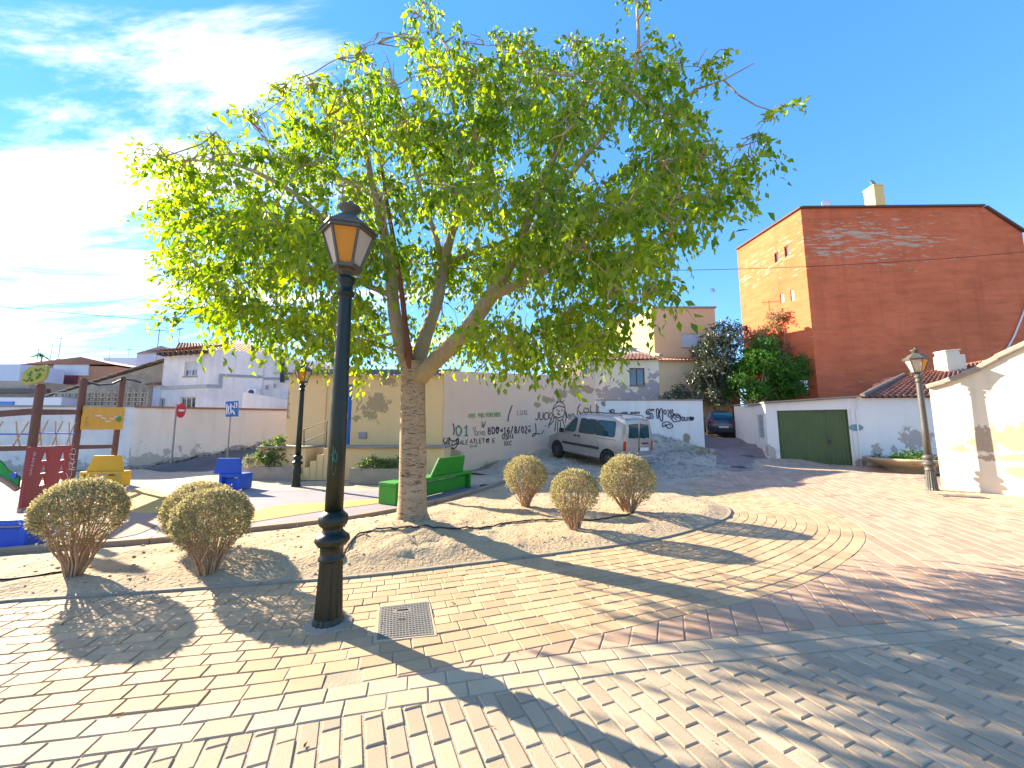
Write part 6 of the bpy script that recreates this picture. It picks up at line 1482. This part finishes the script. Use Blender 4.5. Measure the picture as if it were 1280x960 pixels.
b = MB(); b.tube([Vector((sb0.x, 14.9, .0)), D(289.5, 503, 14.9)], .028, 8); b.build('pole', m_metal, t)
cn = [D(282, 502, 14.85), D(297.5, 501, 14.85), D(297.5, 520.5, 14.85), D(282, 521, 14.85)]; b = MB(); bk = [p_+Vector((0, .03, 0)) for p_ in cn]; b.poly(cn[::-1]); b.poly(bk)
for k in range(4): b.poly([cn[k], cn[(k+1) % 4], bk[(k+1) % 4], bk[k]])
pl_ = b.build('plate', flat('sign_blue', (.01, .12, .45), .4), t); g = MB()
for st, w_ in (([(284, 505), (283.8, 518)], .03), ([(286, 507), (285.5, 513), (287, 518)], .03), ([(289, 504.5), (288.5, 510), (289.5, 517)], .035), ([(292, 510), (294, 505)], .025), ([(293, 504), (296, 503.5), (296, 509), (293, 509)], .03), ([(291, 513), (293.5, 518)], .035), ([(288, 509), (291.5, 507.5)], .025)): g.tube([D(*q_, 14.835) for q_ in st], w_*.9, 4)
g.build('pictogram', m_paintwhite, pl_)

# ------------------------------------------------------------------ planters
def planter(label, A, B, dep, hh, seed, leaf, cls):
    A = Vector((*A, 0)); B = Vector((*B, 0)); d = B-A; L = d.length; d.normalize(); n = Vector((-d.y, d.x, 0)); M = Matrix.Translation(A) @ Matrix(((d.x, n.x, 0, 0), (d.y, n.y, 0, 0), (0, 0, 1, 0), (0, 0, 0, 1)))
    t = thing('planter', label, 'planter', tuple(A), 'rectangular concrete planters by the terrace'); b = MB()
    for (cx0, cy0, sx, sy) in ((L/2, .04, L, .08), (L/2, dep-.04, L, .08), (.04, dep/2, .08, dep-.16), (L-.04, dep/2, .08, dep-.16)): b.box((cx0, cy0, hh/2), (sx, sy, hh))
    put(b, 'trough', m_concrete, t, M, bevel=.01); b = MB(); b.box((L/2, dep/2, hh-.1), (L-.16, dep-.16, .06)); put(b, 'soil', m_ground, t, M); return t
planter('concrete planter with a tall bushy plant left of the small lamp', g2(310, 600), g2(366, 601.5), .6, .42, 1, None, None)
planter('concrete planter below the terrace, partly behind the tree trunk', g2(436, 605), g2(502, 606), .6, .46, 2, None, None)
m_plant = leafmat('planter_leaf', (0.03, 0.09, 0.015), (0.2, 0.26, 0.08), .35, .5); m_sage = leafmat('sage_leaf', (0.2, 0.22, 0.14), (0.33, 0.34, 0.22), .3, .7)
tree2('planter_bush', 'tall green bushy plant growing in the left concrete planter', 'plant', (*XY(338, 12.75), .35), .55, .03, cl('335,570,10 345,560,9 328,566,7 350,548,6 340,577,11 356,570,8 332,556,5 352,560,7 345,572,9', 12.75, .15), m_plant, .075, 1100, tw_len=.2, wd=.5)
tree2('sage_plant', 'small grey green plant at the left end of the left planter', 'plant', (*XY(313, 12.75), .35), .42, .015, cl('313,577,6 310,573,4 317,574,4', 12.75, .1), m_sage, .05, 3000, tw_len=.12, wd=.35)
tree2('planter_bush', 'low light green plants in the planter behind the tree trunk', 'plant', (*XY(467, 11.7), .38), .5, .02, cl('458,579,6 466,575,8 474,579,7 483,578,6 490,580,7 497,577,6 450,581,4', 11.7, .12), m_plant, .06, 1500, tw_len=.17, wd=.5)
bwc = D(1143, 588, 15.0); bwc = Vector((bwc.x, 15.0, 0)); t = thing('bowl_planter', 'wide shallow stone bowl planter with low greenery by the white garage wall', 'planter', tuple(bwc))
b = MB(); b.lathe([(.80, 0), (.80, .04), (.74, .06), (1.0, .2), (1.38, .42), (1.42, .47), (1.42, .52), (1.36, .53), (1.3, .47), (.2, .42)], c=tuple(bwc), n=40); b.build('bowl', m_border, t, smooth=True)
pb_ = [(bwc.x+random.uniform(-1.0, 1.0), bwc.y+random.uniform(-.8, .8), .52, .17) for _ in range(34)] + [(bwc.x-.1, bwc.y, .72, .22), (bwc.x+.2, bwc.y, .70, .18)]
tree2('bowl_plants', 'low dark green ground plants filling the stone bowl', 'plant', (bwc.x, bwc.y, .43), .5, .02, pb_, m_green, .07, 900, tw_len=.14, wd=.4)

# ------------------------------------------------------------------ walls and houses on the left
L0, L1, L2 = XY(-420, 15.6), XY(165, 15.8), XY(357, 17.0)
m_lw = wallmat('whitewash_old', (0.82, 0.75, 0.64), (0.56, 0.54, 0.5), pcol=(.42, .36, .29), basez=(0, .55), streak=.4); m_lw2 = wallmat('limewash_cream', (0.84, 0.69, 0.52), (0.76, 0.61, 0.45), pcol=(.45, .36, .27), basez=(.3, .7), specks=.05, streak=.45, amp=1.2)
w1 = building('white_wall', 'old whitewashed boundary wall running behind the playground', 'wall', [L0, L1, (L1[0], 16.1), (L0[0], 15.9)], -.2, 2.52, m_lw)
b = MB(); b.beam((L0[0], 15.72, 2.56), (L1[0], 15.95, 2.56), .38, .07); b.build('coping', m_concrete, w1)
w2 = building('street_wall', 'peeling cream street wall with red tile coping beside the sloping road', 'wall', [L1, L2, (L2[0], 17.3), (L1[0]+.02, 16.12)], -.3, [2.50, 2.44, 2.44, 2.50], m_lw2)
b = MB(); b.beam((L1[0], L1[1]+.12, 2.53), (L2[0], L2[1]+.12, 2.47), .36, .07); b.build('coping', m_tile, w2)
random.seed(4)
b = MB()
for k in range(26):
    f = k/25; x_, y_ = L1[0]+(L2[0]-L1[0])*f, L1[1]+(L2[1]-L1[1])*f-.18; rr_ = random.uniform(.1, .24)
    n0 = len(b.v); b.lathe([(rr_*.8, -.15), (rr_, .0), (rr_*.7, rr_*.6), (rr_*.2, rr_*.8)], c=(x_, y_, h(x_, y_)), n=6)
    for i in range(n0, len(b.v)): q_ = b.v[i]; b.v[i] = (q_[0]*1+random.uniform(-.04, .04), q_[1]+random.uniform(-.03, .03), q_[2]+random.uniform(-.04, .04))
b.build('footing', m_concrete, w2)
# low cottage behind the rope net
kA_, kB_ = XY(-420, 18), XY(72, 18); m_bluew = wallmat('blue_white', (.55, .60, .68), (.5, .55, .63))
ck = building('whitewashed_cottage', 'long low pale blue whitewashed cottage behind the left boundary wall', 'house', [kA_, kB_, (kB_[0]-1, 22), (kA_[0], 22)], 0, 3.1, m_bluew)
b = MB(); s0_ = onwall(-8, 530, kA_, kB_)[0]; s1_ = onwall(14, 530, kA_, kB_)[0]; wbox(b, kA_, kB_, s0_, s1_, 2.2, 2.9, 0, .05); b.build('window', m_blue, ck)
st_ = building('stone_house', 'small stone house end with dark eaves behind the far left cottage', 'house', [XY(-120, 23), XY(28, 23), (XY(28, 23)[0], 26), (XY(-120, 23)[0], 26)], 0, D(20, 476, 23).z, surf('stonework', (.45, .36, .26), (.3, .24, .18), 3.5, .95, .7, 12, fine=.5))
b = MB(); b.box((XY(-40, 22.9)[0], 22.85, D(20, 489, 23).z), (9, .2, .25)); b.build('eaves', m_darkmetal, st_)
wh = building('white_gable', 'plain white house side rising behind the stone house at far left', 'house', [XY(-200, 30), XY(14, 30), (XY(14, 30)[0], 33), (XY(-200, 30)[0], 33)], 0, D(6, 455, 30).z, m_bluew)
# old stone shed with a sloping roof
m_stone = surf('rubble_stone', (.47, .37, .26), (.30, .235, .17), 2.6, .95, .8, 9, fine=.5, bdist=.06)
SA, SB = XY(52, 20.5), XY(200, 21.2); sz0, sz1 = D(52, 497, 20.5).z, D(203, 452, 21.2).z
sh = building('stone_shed', 'ruinous stone shed with long sloping mossy tile roof left of the white house', 'shed', [SA, SB, (SB[0], 25), (SA[0], 25)], 0, [sz0, sz1, sz1, sz0], m_stone)
tiles('roof', sh, m_tilegrey, (SA[0]-1.4, 20.3, sz0-.45), (SA[0]-1.4, 25, sz0-.45), (SB[0], 25, sz1+.15), (SB[0], 21.0, sz1+.15), pitch=.24, row=.4)
b = MB(); LA_, LB_ = XY(64, 19.2), XY(181, 19.2); zt__, zb__ = D(120, 487, 19.2).z, D(120, 514, 19.2).z
nx_ = 14
for k in range(nx_+1): x_ = LA_[0]+(LB_[0]-LA_[0])*k/nx_; b.box((x_, 19.2, (zt__+zb__)/2), (.07, .14, (zt__-zb__)*(.55+.45*k/nx_)))
for j in range(5): z_ = zb__+(zt__-zb__)*(j+.2)/5; b.box(((LA_[0]+LB_[0])/2, 19.2, z_), (LB_[0]-LA_[0], .125, .06))
for k in range(nx_):
    for j in range(4): b.box((LA_[0]+(LB_[0]-LA_[0])*(k+.5)/nx_, 19.22, zb__+(zt__-zb__)*(j+.7)/5), (.12, .09, .11), ry=R(45))
la = b.build('lattice_wall', m_concrete); tag(la, 'pierced concrete lattice wall in front of the old stone shed', 'wall')
og = building('orange_house', 'orange house with white gable end and maroon base, far left', 'house', [XY(11, 34), XY(135, 34), (XY(135, 34)[0], 42), (XY(11, 34)[0], 42)], 1, [D(11, 456, 34).z, D(135, 458, 34).z, D(135, 458, 34).z, D(11, 456, 34).z], wallmat('render_orange', (.52, .25, .14), (.47, .22, .125)))
OA_, OB_ = XY(11, 34), XY(135, 34)
b = MB(); q_ = [onwall(*c7(*k), OA_, OB_) for k in ((718, 520), (1190, 530), (1200, 380), (780, 300), (742, 330))]; L_o = OB_[0]-OA_[0]; fr = [(OA_[0]+s_, 33.9, z_) for s_, z_ in q_]; b.poly(fr); bk = [(x, 34, z) for x, y, z in fr]
for k in range(5): b.poly([fr[k], bk[k], bk[(k+1) % 5], fr[(k+1) % 5]])
b.build('gable', m_white, og); b = MB(); q0_, q1_ = onwall(67, 474, OA_, OB_), onwall(98, 469.6, OA_, OB_); wbox(b, OA_, OB_, q0_[0], q1_[0], q0_[1]-.4, q1_[1], 0, .08); b.build('plinth', flat('maroon', (.2, .02, .05)), og)
b = MB(); zr = D(92, 446.5, 34).z; b.v += [(XY(11, 34)[0], 33.8, D(11, 456, 34).z), (XY(92, 34)[0], 33.8, zr), (XY(136, 34)[0], 33.8, D(135, 456, 34).z)]; b.v += [(x, 42, z) for x, y, z in b.v]; b.face([0, 1, 2]); b.face([3, 5, 4]); b.face([0, 3, 4, 1]); b.face([1, 4, 5, 2]); b.build('roof', m_tile, og)
# the white two storey house
HA, HC, HR = XY(196, 20.9), XY(255, 20.0), XY(323, 20.9)
hz = D(256, 437, 20.0).z
qa = wz(230.5, 247, 452, 470, HA, HC); qb = wz(225, 244, 496, 511, HA, HC); qc_ = wz(199.5, 206, 498, 509, HA, HC)
m_hw = wallmat('render_white_grey', (0.62, 0.62, 0.64), (0.57, 0.57, 0.6), streak=.15); m_hw2 = wallmat('render_white_pink', (0.84, 0.76, 0.68), (0.58, 0.54, 0.53), streak=.5)
hh_ = building('white_house', 'two storey white house with tiled eaves and grey bands behind the street wall', 'house', [HA, HC, HR, (HR[0]+1, 27), (HA[0]-.5, 27)], .2, [hz-.1, hz, hz+.02, hz+.4, hz+.2], m_hw2, {0: [qa, qb, qc_]})
window(hh_, HA, HC, qa, 'shutter', bars=1, lab='upper window with half lowered white shutter'); window(hh_, HA, HC, qb, bars=2); window(hh_, HA, HC, qc_, bars=1)
tiles('roof', hh_, m_tile, (HA[0]-.5, HA[1]-.55, hz-.05), (HC[0]+.15, HC[1]-.6, hz+.05), (HC[0]+.2, HC[1]+1.2, hz+.5), (HA[0]-.2, HA[1]+1.4, hz+.4))
b = MB()
for k in range(9): f = (k+.5)/9; x_, y_ = HA[0]+(HC[0]-HA[0])*f, HA[1]+(HC[1]-HA[1])*f; b.box((x_-.1, y_-.22, hz-.14), (.14, .5, .14))
b.build('rafter_ends', m_brownframe, hh_)
b = MB(); LH = math.hypot(HC[0]-HA[0], HC[1]-HA[1]); zz0 = onwall(225, 484, HA, HC)[1]; wbox(b, HA, HC, 0, LH, zz0-.09, zz0+.09, 0, .03)
LR = math.hypot(HR[0]-HC[0], HR[1]-HC[1]); sR = lambda px, py: onwall(px, py, HC, HR)
s1_ = sR(273, 480); z2_ = sR(290, 470)[1]; wbox(b, HC, HR, 0, s1_[0], zz0-.09, zz0+.09, 0, .03); wbox(b, HC, HR, s1_[0], s1_[0]+.16, zz0-.09, z2_+.09, 0, .03); wbox(b, HC, HR, s1_[0]+.16, LR, z2_-.05, z2_+.09, 0, .03); b.build('trim_band', m_metal, hh_)
b = MB(); b.box((HC[0]+.4, HC[1]+.3, hz+.07), (1.4, .1, .1)); 
b = MB(); lb = XY(186, 20.8); b.prism([lb, (HA[0], HA[1]-.02), (HA[0], 24), (lb[0], 24)], .2, D(186, 481, 20.8).z); b.build('side_wing', m_hw, hh_); tiles('wing_roof', hh_, m_tile, (lb[0]-.3, 20.5, D(186, 482, 20.8).z), (HA[0], 20.5, D(186, 482, 20.8).z), (HA[0], 23.5, D(190, 468, 22).z), (lb[0]-.3, 23.5, D(190, 468, 22).z))
AXA, AXB = (HR[0]+.02, 21.0), XY(364, 21.3); axz = D(340, 447.5, 21).z
ax = building('white_annex', 'flat topped white annex with stove pipe joined right of the white house', 'house', [AXA, AXB, (AXB[0], 26), (AXA[0], 26)], .5, axz, m_hw2)
b = MB(); wbox(b, AXA, AXB, 0, 99 and math.hypot(AXB[0]-AXA[0], AXB[1]-AXA[1]), z2_-.12, z2_+.02, 0, .03); b.build('trim_band', m_metal, ax)
b = MB(); p0_ = D(353, 478, 20.9); b.tube([p0_, D(353, 441, 20.9)], .12, 10); b.tube([D(353, 441, 20.9), D(353, 437.5, 20.9)], .17, 10); b.build('stove_pipe', m_lampg, ax)
b = MB(); 
for px_, py_ in ((325, 483), (333, 484), (343, 482)): q_ = D(px_, py_, 20.95); b.tube([q_+Vector((0, 0, .12)), q_-Vector((0, 0, .12))], .06, 6)
b.build('vent', m_metal, ax)
bw_ = building('balcony_wall', 'low white balcony parapet with red coping in front of the annex', 'wall', [XY(300, 18.6), XY(357, 18.4), (XY(357, 18.4)[0], 18.7), (XY(300, 18.6)[0], 18.9)], .6, [D(302, 490, 18.6).z, D(357, 500, 18.4).z, D(357, 500, 18.4).z, D(302, 490, 18.6).z], m_hw2)
t = thing('air_conditioner', 'air conditioning unit on the wall of the white annex above the balcony parapet', 'air conditioner', tuple(D(316, 492, 20.5))); b = MB(); q_ = D(317, 491, 20.6); b.box(q_, (.5, .4, .42)); b.build('case', m_paintwhite, t, bevel=.02); b = MB(); b.tube([q_-Vector((0, .2, 0)), q_-Vector((0, .22, 0))], .15, 14); b.build('fan_grille', m_darkmetal, t)
rr2 = building('terracotta_house', 'house with terracotta walls and broad tiled roof behind the white house', 'house', [XY(207, 30), XY(330, 30), (XY(330, 30)[0], 36), (XY(207, 30)[0], 36)], 1, [D(207, 439, 30).z]*4, wallmat('render_salmon', (.52, .30, .21), (.47, .27, .19)))
tiles('roof', rr2, m_tile, (XY(206, 29.7)[0], 29.7, D(207, 440, 29.7).z), (XY(334, 29.7)[0], 29.7, D(330, 441, 29.7).z), (XY(300, 33)[0], 33, D(270, 429, 33).z), (XY(212, 33)[0], 33, D(230, 428, 33).z), pitch=.3, row=.5)
gl_ = building('pale_rooftop_house', 'pale distant house with glazed rooftop terrace beyond the stone shed', 'house', [XY(160, 40), XY(205, 40), (XY(205, 40)[0], 44), (XY(160, 40)[0], 44)], 1, D(180, 441, 40).z, m_bluew)
b = MB(); b.v += [(XY(158, 39.8)[0], 39.8, D(160, 442, 40).z), (XY(207, 39.8)[0], 39.8, D(205, 440, 40).z), (XY(190, 39.8)[0], 39.8, D(190, 432.5, 40).z)]; b.v += [(x, 44, z) for x, y, z in b.v]; b.face([0, 1, 2]); b.face([3, 5, 4]); b.face([0, 2, 5, 3]); b.face([1, 4, 5, 2]); b.face([0, 3, 4, 1]); b.build('roof', m_concrete, gl_)
mh = building('grey_row_house', 'grey white far row house between the orange and pale rooftop houses', 'house', [XY(118, 48), XY(166, 48), (XY(166, 48)[0], 52), (XY(118, 48)[0], 52)], 1, D(140, 447, 48).z, m_bluew)
# antennas
def antenna(label, base, hgt, rz):
    t = thing('antenna', label, 'antenna', (0, 0, 0), 'television antennas on the roofs'); b = MB(); b.tube([(0, 0, 0), (0, 0, hgt)], .028, 5); b.build('mast', m_metal, t)
    b = MB(); c, s_ = math.cos(rz), math.sin(rz); b.tube([(-.7*c, -.7*s_, hgt-.1), (.45*c, .45*s_, hgt-.1)], .018, 4)
    for k in range(8): x = -.65+k*.14; b.tube([(x*c-.16*s_, x*s_+.16*c, hgt-.1), (x*c+.16*s_, x*s_-.16*c, hgt-.1)], .012, 4)
    b.tube([(.3*c-.05*s_, .3*s_, hgt-.3), (.5*c, .5*s_, hgt-.1), (.3*c, .3*s_, hgt+.12)], .015, 4); b.build('aerial', m_metal, t); t.location = base; return t
for (px_, pb_2, pt_, yy, lab, rz) in ((195, 451, 411, 22, 'tallest antenna, on the upper end of the stone shed roof', .3), (223, 428, 410, 32, 'antenna on the ridge of the terracotta house nearest the tall one', 2.6), (73, 447, 422, 34, 'antenna on the peak of the orange house by its white gable', .2), (46, 452, 436, 34.5, 'short antenna just left of the face shaped sign', 1.4),
      (136, 452, 434, 47, 'thin antenna on the grey row house roof', .7), (63, 448, 430, 36, 'antenna with plain mast beside the orange house peak', 1.2), (322, 432, 414, 33, 'antenna on the right end of the terracotta house roof, close to the crown', 2.2), (160, 448, 436, 49, 'low antenna at the right end of the grey row house', 2.9), (893, 386, 362, 29, 'antenna on the flat roof of the peach building', 1.0)):
    p0 = D(px_, pb_2, yy); p1 = D(px_, pt_, yy); antenna(lab, tuple(p0), p1.z-p0.z, rz)
# palms
def palm(label, c, r_, hgt):
    t = thing('palm_tree', label, 'palm', (c[0], c[1], c[2]-hgt)); b = MB(); b.tube([(c[0], c[1], c[2]-hgt), (c[0]+.03, c[1], c[2]-hgt/2), tuple(c)], [.16, .13, .1], 8); b.build('trunk', m_bark, t); P = []; Dd = []
    for k in range(26):
        a = random.uniform(0, 2*math.pi); el = random.uniform(-.3, 1.1); d_ = Vector((math.cos(a)*math.cos(el), math.sin(a)*math.cos(el), math.sin(el)))
        for j in range(14):
            f = j/13; p_ = Vector(c)+d_*r_*f+Vector((0, 0, -.5*r_*f*f))
            for sg in (1, -1): sd_ = d_.cross(Vector((0, 0, 1))).normalized()*sg; P.append(p_); Dd.append(tuple((sd_*.8+d_*.7+Vector((0, 0, -.25))).normalized()))
    P = np.array([tuple(p_) for p_ in P]); Dd = np.array(Dd); leaf_mesh('crown', P, Dd, np.full(len(P), r_*.28), np.full(len(P), r_*.05), rngn.uniform(size=len(P)), m_green, t)
palm('green palm tree top showing above the white annex', tuple(D(338, 438, 24)), .75, 4.5)
palm('tiny distant palm top above the orange house roof', tuple(D(52.5, 445, 60)), 1.1, 6)

# ------------------------------------------------------------------ cables, hose, covers, litter
def cable(name, label, pts, r_, cat='cable', mat=None):
    b = MB(); b.tube(pts, r_, 5); tag(b.build(name, mat or m_cable), label, cat)
def span(a, c, sag, n=14): a, c = Vector(a), Vector(c); return [a.lerp(c, k/n)-Vector((0, 0, sag*4*(k/n)*(1-k/n))) for k in range(n+1)]
cable('overhead_cable', 'dark overhead cable crossing the sky at the left above the roofs', span(D(-260, 352, 16), D(345, 408, 21), .3), .013)
cable('overhead_cable', 'thin pair cable running low across the far left sky', span(D(-200, 424, 28), D(65, 431, 34), .2), .02)
cable('overhead_cable', 'black cable strung across the front of the red block', span(D(700, 338, 22), D(1420, 300, 22.5), .6), .016)
hp = [(250, 742), (330, 728), (400, 716), (424, 700), (445, 676), (470, 664), (500, 656), (530, 656.5), (560, 658.5), (600, 659), (640, 653), (680, 649.5), (720, 650), (750, 649), (775, 645), (792, 640)]
pts = []
for a, c in hp[3:]:
    p_ = G(a, c, .1); z_ = bedh(p_.x, p_.y); p_ = G(a, c, z_+.01); p_ = G(a, c, bedh(p_.x, p_.y)+.01); pts.append(Vector((p_.x, p_.y, bedh(p_.x, p_.y)+.018)))
pts = [Vector((a, c, 0)) for a, c in catmull([(p_.x, p_.y) for p_ in pts], 5)]; pts = [Vector((p_.x, p_.y, bedh(p_.x, p_.y)+.014)) for p_ in pts]
cable('irrigation_hose', 'black irrigation hose snaking past the foot of the tree trunk', pts, .012, 'hose')
pts = [(G(a, c).x, G(a, c).y) for a, c in ((-60, 739), (0, 737), (35, 732), (70, 725), (92, 719))]; pts = [Vector((a, c, bedh(a, c)+.012)) for a, c in catmull(pts, 4)]
cable('irrigation_hose', 'short black hose ending at the far left round shrub', pts, .012, 'hose')
# access cover by the near lamp
cq = [g2(474.5, 760), g2(535, 753), (g2(542, 794)), g2(471, 801)]; cq = cq[::-1]
cvm = surf('cast_iron_cover', (0.19, 0.18, 0.165), (0.14, 0.135, 0.125), 4, .7, .3, 60, metal=.2)
t = thing('access_cover', 'square ribbed metal access cover in the pavement beside the near lamp', 'access cover', (cq[0][0], cq[0][1], 0))
b = MB(); big = inset(cq, -.018); big = [(x+random.uniform(-.008, .008), y+random.uniform(-.008, .008)) for x, y in big]; b.prism(big, -.02, .0065); b.build('mortar_frame', m_border, t)
b = MB(); b.prism(cq, -.02, .010); ca, cb_, cc2, cd = [Vector((*q_, .010)) for q_ in cq]
N_ = 16
for i in range(N_):
    for j in range(N_):
        u0, v0 = (i+.5)/N_*.94+.03, (j+.5)/N_*.94+.03; p_ = ca.lerp(cb_, u0).lerp(cd.lerp(cc2, u0), v0)
        if abs(v0-.80) < .05 and .25 < u0 < .62: continue
        b.box((p_.x, p_.y, .0115), (.013, .008, .005), rz=math.atan2(cb_.y-ca.y, cb_.x-ca.x))
b.build('plate', cvm, t); b = MB()
for (u0, v0, w_) in ((.46, .80, .09), (.40, .50, .018), (.47, .50, .018)): p_ = ca.lerp(cb_, u0).lerp(cd.lerp(cc2, u0), v0); b.box((p_.x, p_.y, .0135), (w_, .014, .004), rz=math.atan2(cb_.y-ca.y, cb_.x-ca.x))
b.build('slot', m_cable, t)
b = MB(); b.lathe([(.21, -.01), (.205, .008), (.13, .016)], c=(g3.x, g3.y, 0), n=14); b.build('mortar_collar', m_edge, lamp)
for (px_, py_, yy, sx, sy, lab) in ((933, 569.5, None, .55, .45, 'dark rectangular drain cover on the lane nearest the garage corner'), (922, 583, None, .5, .4, 'thin dark cover in the lane paving below the other one'), (1202, 621, None, .8, .35, 'dark flush cover in the paving at the foot of the cream wall')):
    d_ = ray(px_, py_); best = None
    for k in range(400):
        tt = 6+k*.05; x_, y_, z_ = d_.x*tt, d_.y*tt, CH+d_.z*tt
        if z_ <= h(x_, y_): break
    b = MB(); b.box((x_, y_, h(x_, y_)+.006), (sx, sy, .022), rz=R(-24)); b.box((x_, y_, h(x_, y_)+.01), (sx*.86, sy*.86, .022), rz=R(-24)); tag(b.build('access_cover', cvm), lab, 'access cover')
# fallen leaves, pebbles
random.seed(5); P = []; Dv = []
for _ in range(900):
    x_, y_ = random.uniform(-7, 6), random.uniform(1.2, 9)
    dd = abs(side_of(E, x_, y_)[0])
    if random.random() > math.exp(-dd/.8)*.9+.1: continue
    inb = bool(inpoly(np.array([x_]), np.array([y_]), bedP)[0]); z_ = (bedh(x_, y_) if inb else 0)+.006
    P.append((x_, y_, z_)); a = random.uniform(0, 6.28); Dv.append((math.cos(a), math.sin(a), random.uniform(0, .25)))
P = np.array(P); Dv = unit(np.array(Dv)); m_dry = leafmat('dry_leaf', (.13, .06, .03), (.3, .19, .09), .1, .8)
o = leaf_mesh('fallen_leaves', P, Dv, rngn.uniform(.02, .05, len(P)), rngn.uniform(.008, .02, len(P)), rngn.uniform(size=len(P)), m_dry); o['kind'] = 'stuff'
b = MB()
for _ in range(2600):
    x_, y_ = random.uniform(-7, 4.4), random.uniform(3.6, 11)
    if not bool(inpoly(np.array([x_]), np.array([y_]), bedP)[0]): continue
    r_ = random.choice((.006, .009, .014, .02)) * random.uniform(.7, 1.3); z_ = bedh(x_, y_); b.lathe([(r_*.6, -r_*.3), (r_, r_*.1), (r_*.5, r_*.55)], c=(x_, y_, z_), n=5)
o = b.build('pebbles', m_sand); o['kind'] = 'stuff'
b = MB()
for _ in range(700):
    q_ = random.random(); px_ = random.uniform(690, 890); yy = random.uniform(12.5, 19.3); x_ = XY(px_, yy)[0]; r_ = random.uniform(.012, .05)*(2.2 if (px_ > 800 and yy > 17 and random.random() < .3) else 1)
    if not bool(inpoly(np.array([x_]), np.array([yy]), lotP)[0]): continue
    b.lathe([(r_, -r_), (r_*1.1, r_*.2), (r_*.5, r_*.7)], c=(x_, yy, h(x_, yy)+.01), n=5)
o = b.build('rubble', m_concrete); o['kind'] = 'stuff'
m_grass = leafmat('weed', (.10, .13, .03), (.25, .24, .09), .3, .6); P = []; Dv = []
for (px_, yy, n_, sp_) in ((868, 17.6, 160, .5), (880, 17.0, 120, .4), (655, 16.2, 60, .25), (840, 18.9, 120, .6), (745, 19.2, 60, .2), (612, 14.9, 40, .2)):
    x0_ = XY(px_, yy)[0]
    for _ in range(n_): a = random.uniform(0, 6.28); x_, y_ = x0_+random.gauss(0, sp_), yy+random.gauss(0, sp_*.5); P.append((x_, y_, h(x_, y_))); Dv.append((math.cos(a)*.5, math.sin(a)*.5, 1))
P = np.array(P); o = leaf_mesh('weeds', P, unit(np.array(Dv)), rngn.uniform(.08, .25, len(P)), np.full(len(P), .015), rngn.uniform(size=len(P)), m_grass); o['kind'] = 'stuff'
# distant hill closing the horizon on the left
b = MB(); N_ = 60; hr = []
for k in range(N_+1):
    f = k/N_; x_ = -900+1500*f; z_ = 12+26*mnoise.noise(Vector((f*5, 0, 1)))+14*mnoise.noise(Vector((f*13, 0, 2)))+22*math.exp(-((f-.35)/.15)**2)
    for yy, q_ in ((420, -5), (520, max(4, z_)), (640, max(3, z_*.7)), (760, -5)): b.v.append((x_, yy, q_))
for k in range(N_):
    for j in range(3): a = k*4+j; b.face([a, a+4, a+5, a+1])
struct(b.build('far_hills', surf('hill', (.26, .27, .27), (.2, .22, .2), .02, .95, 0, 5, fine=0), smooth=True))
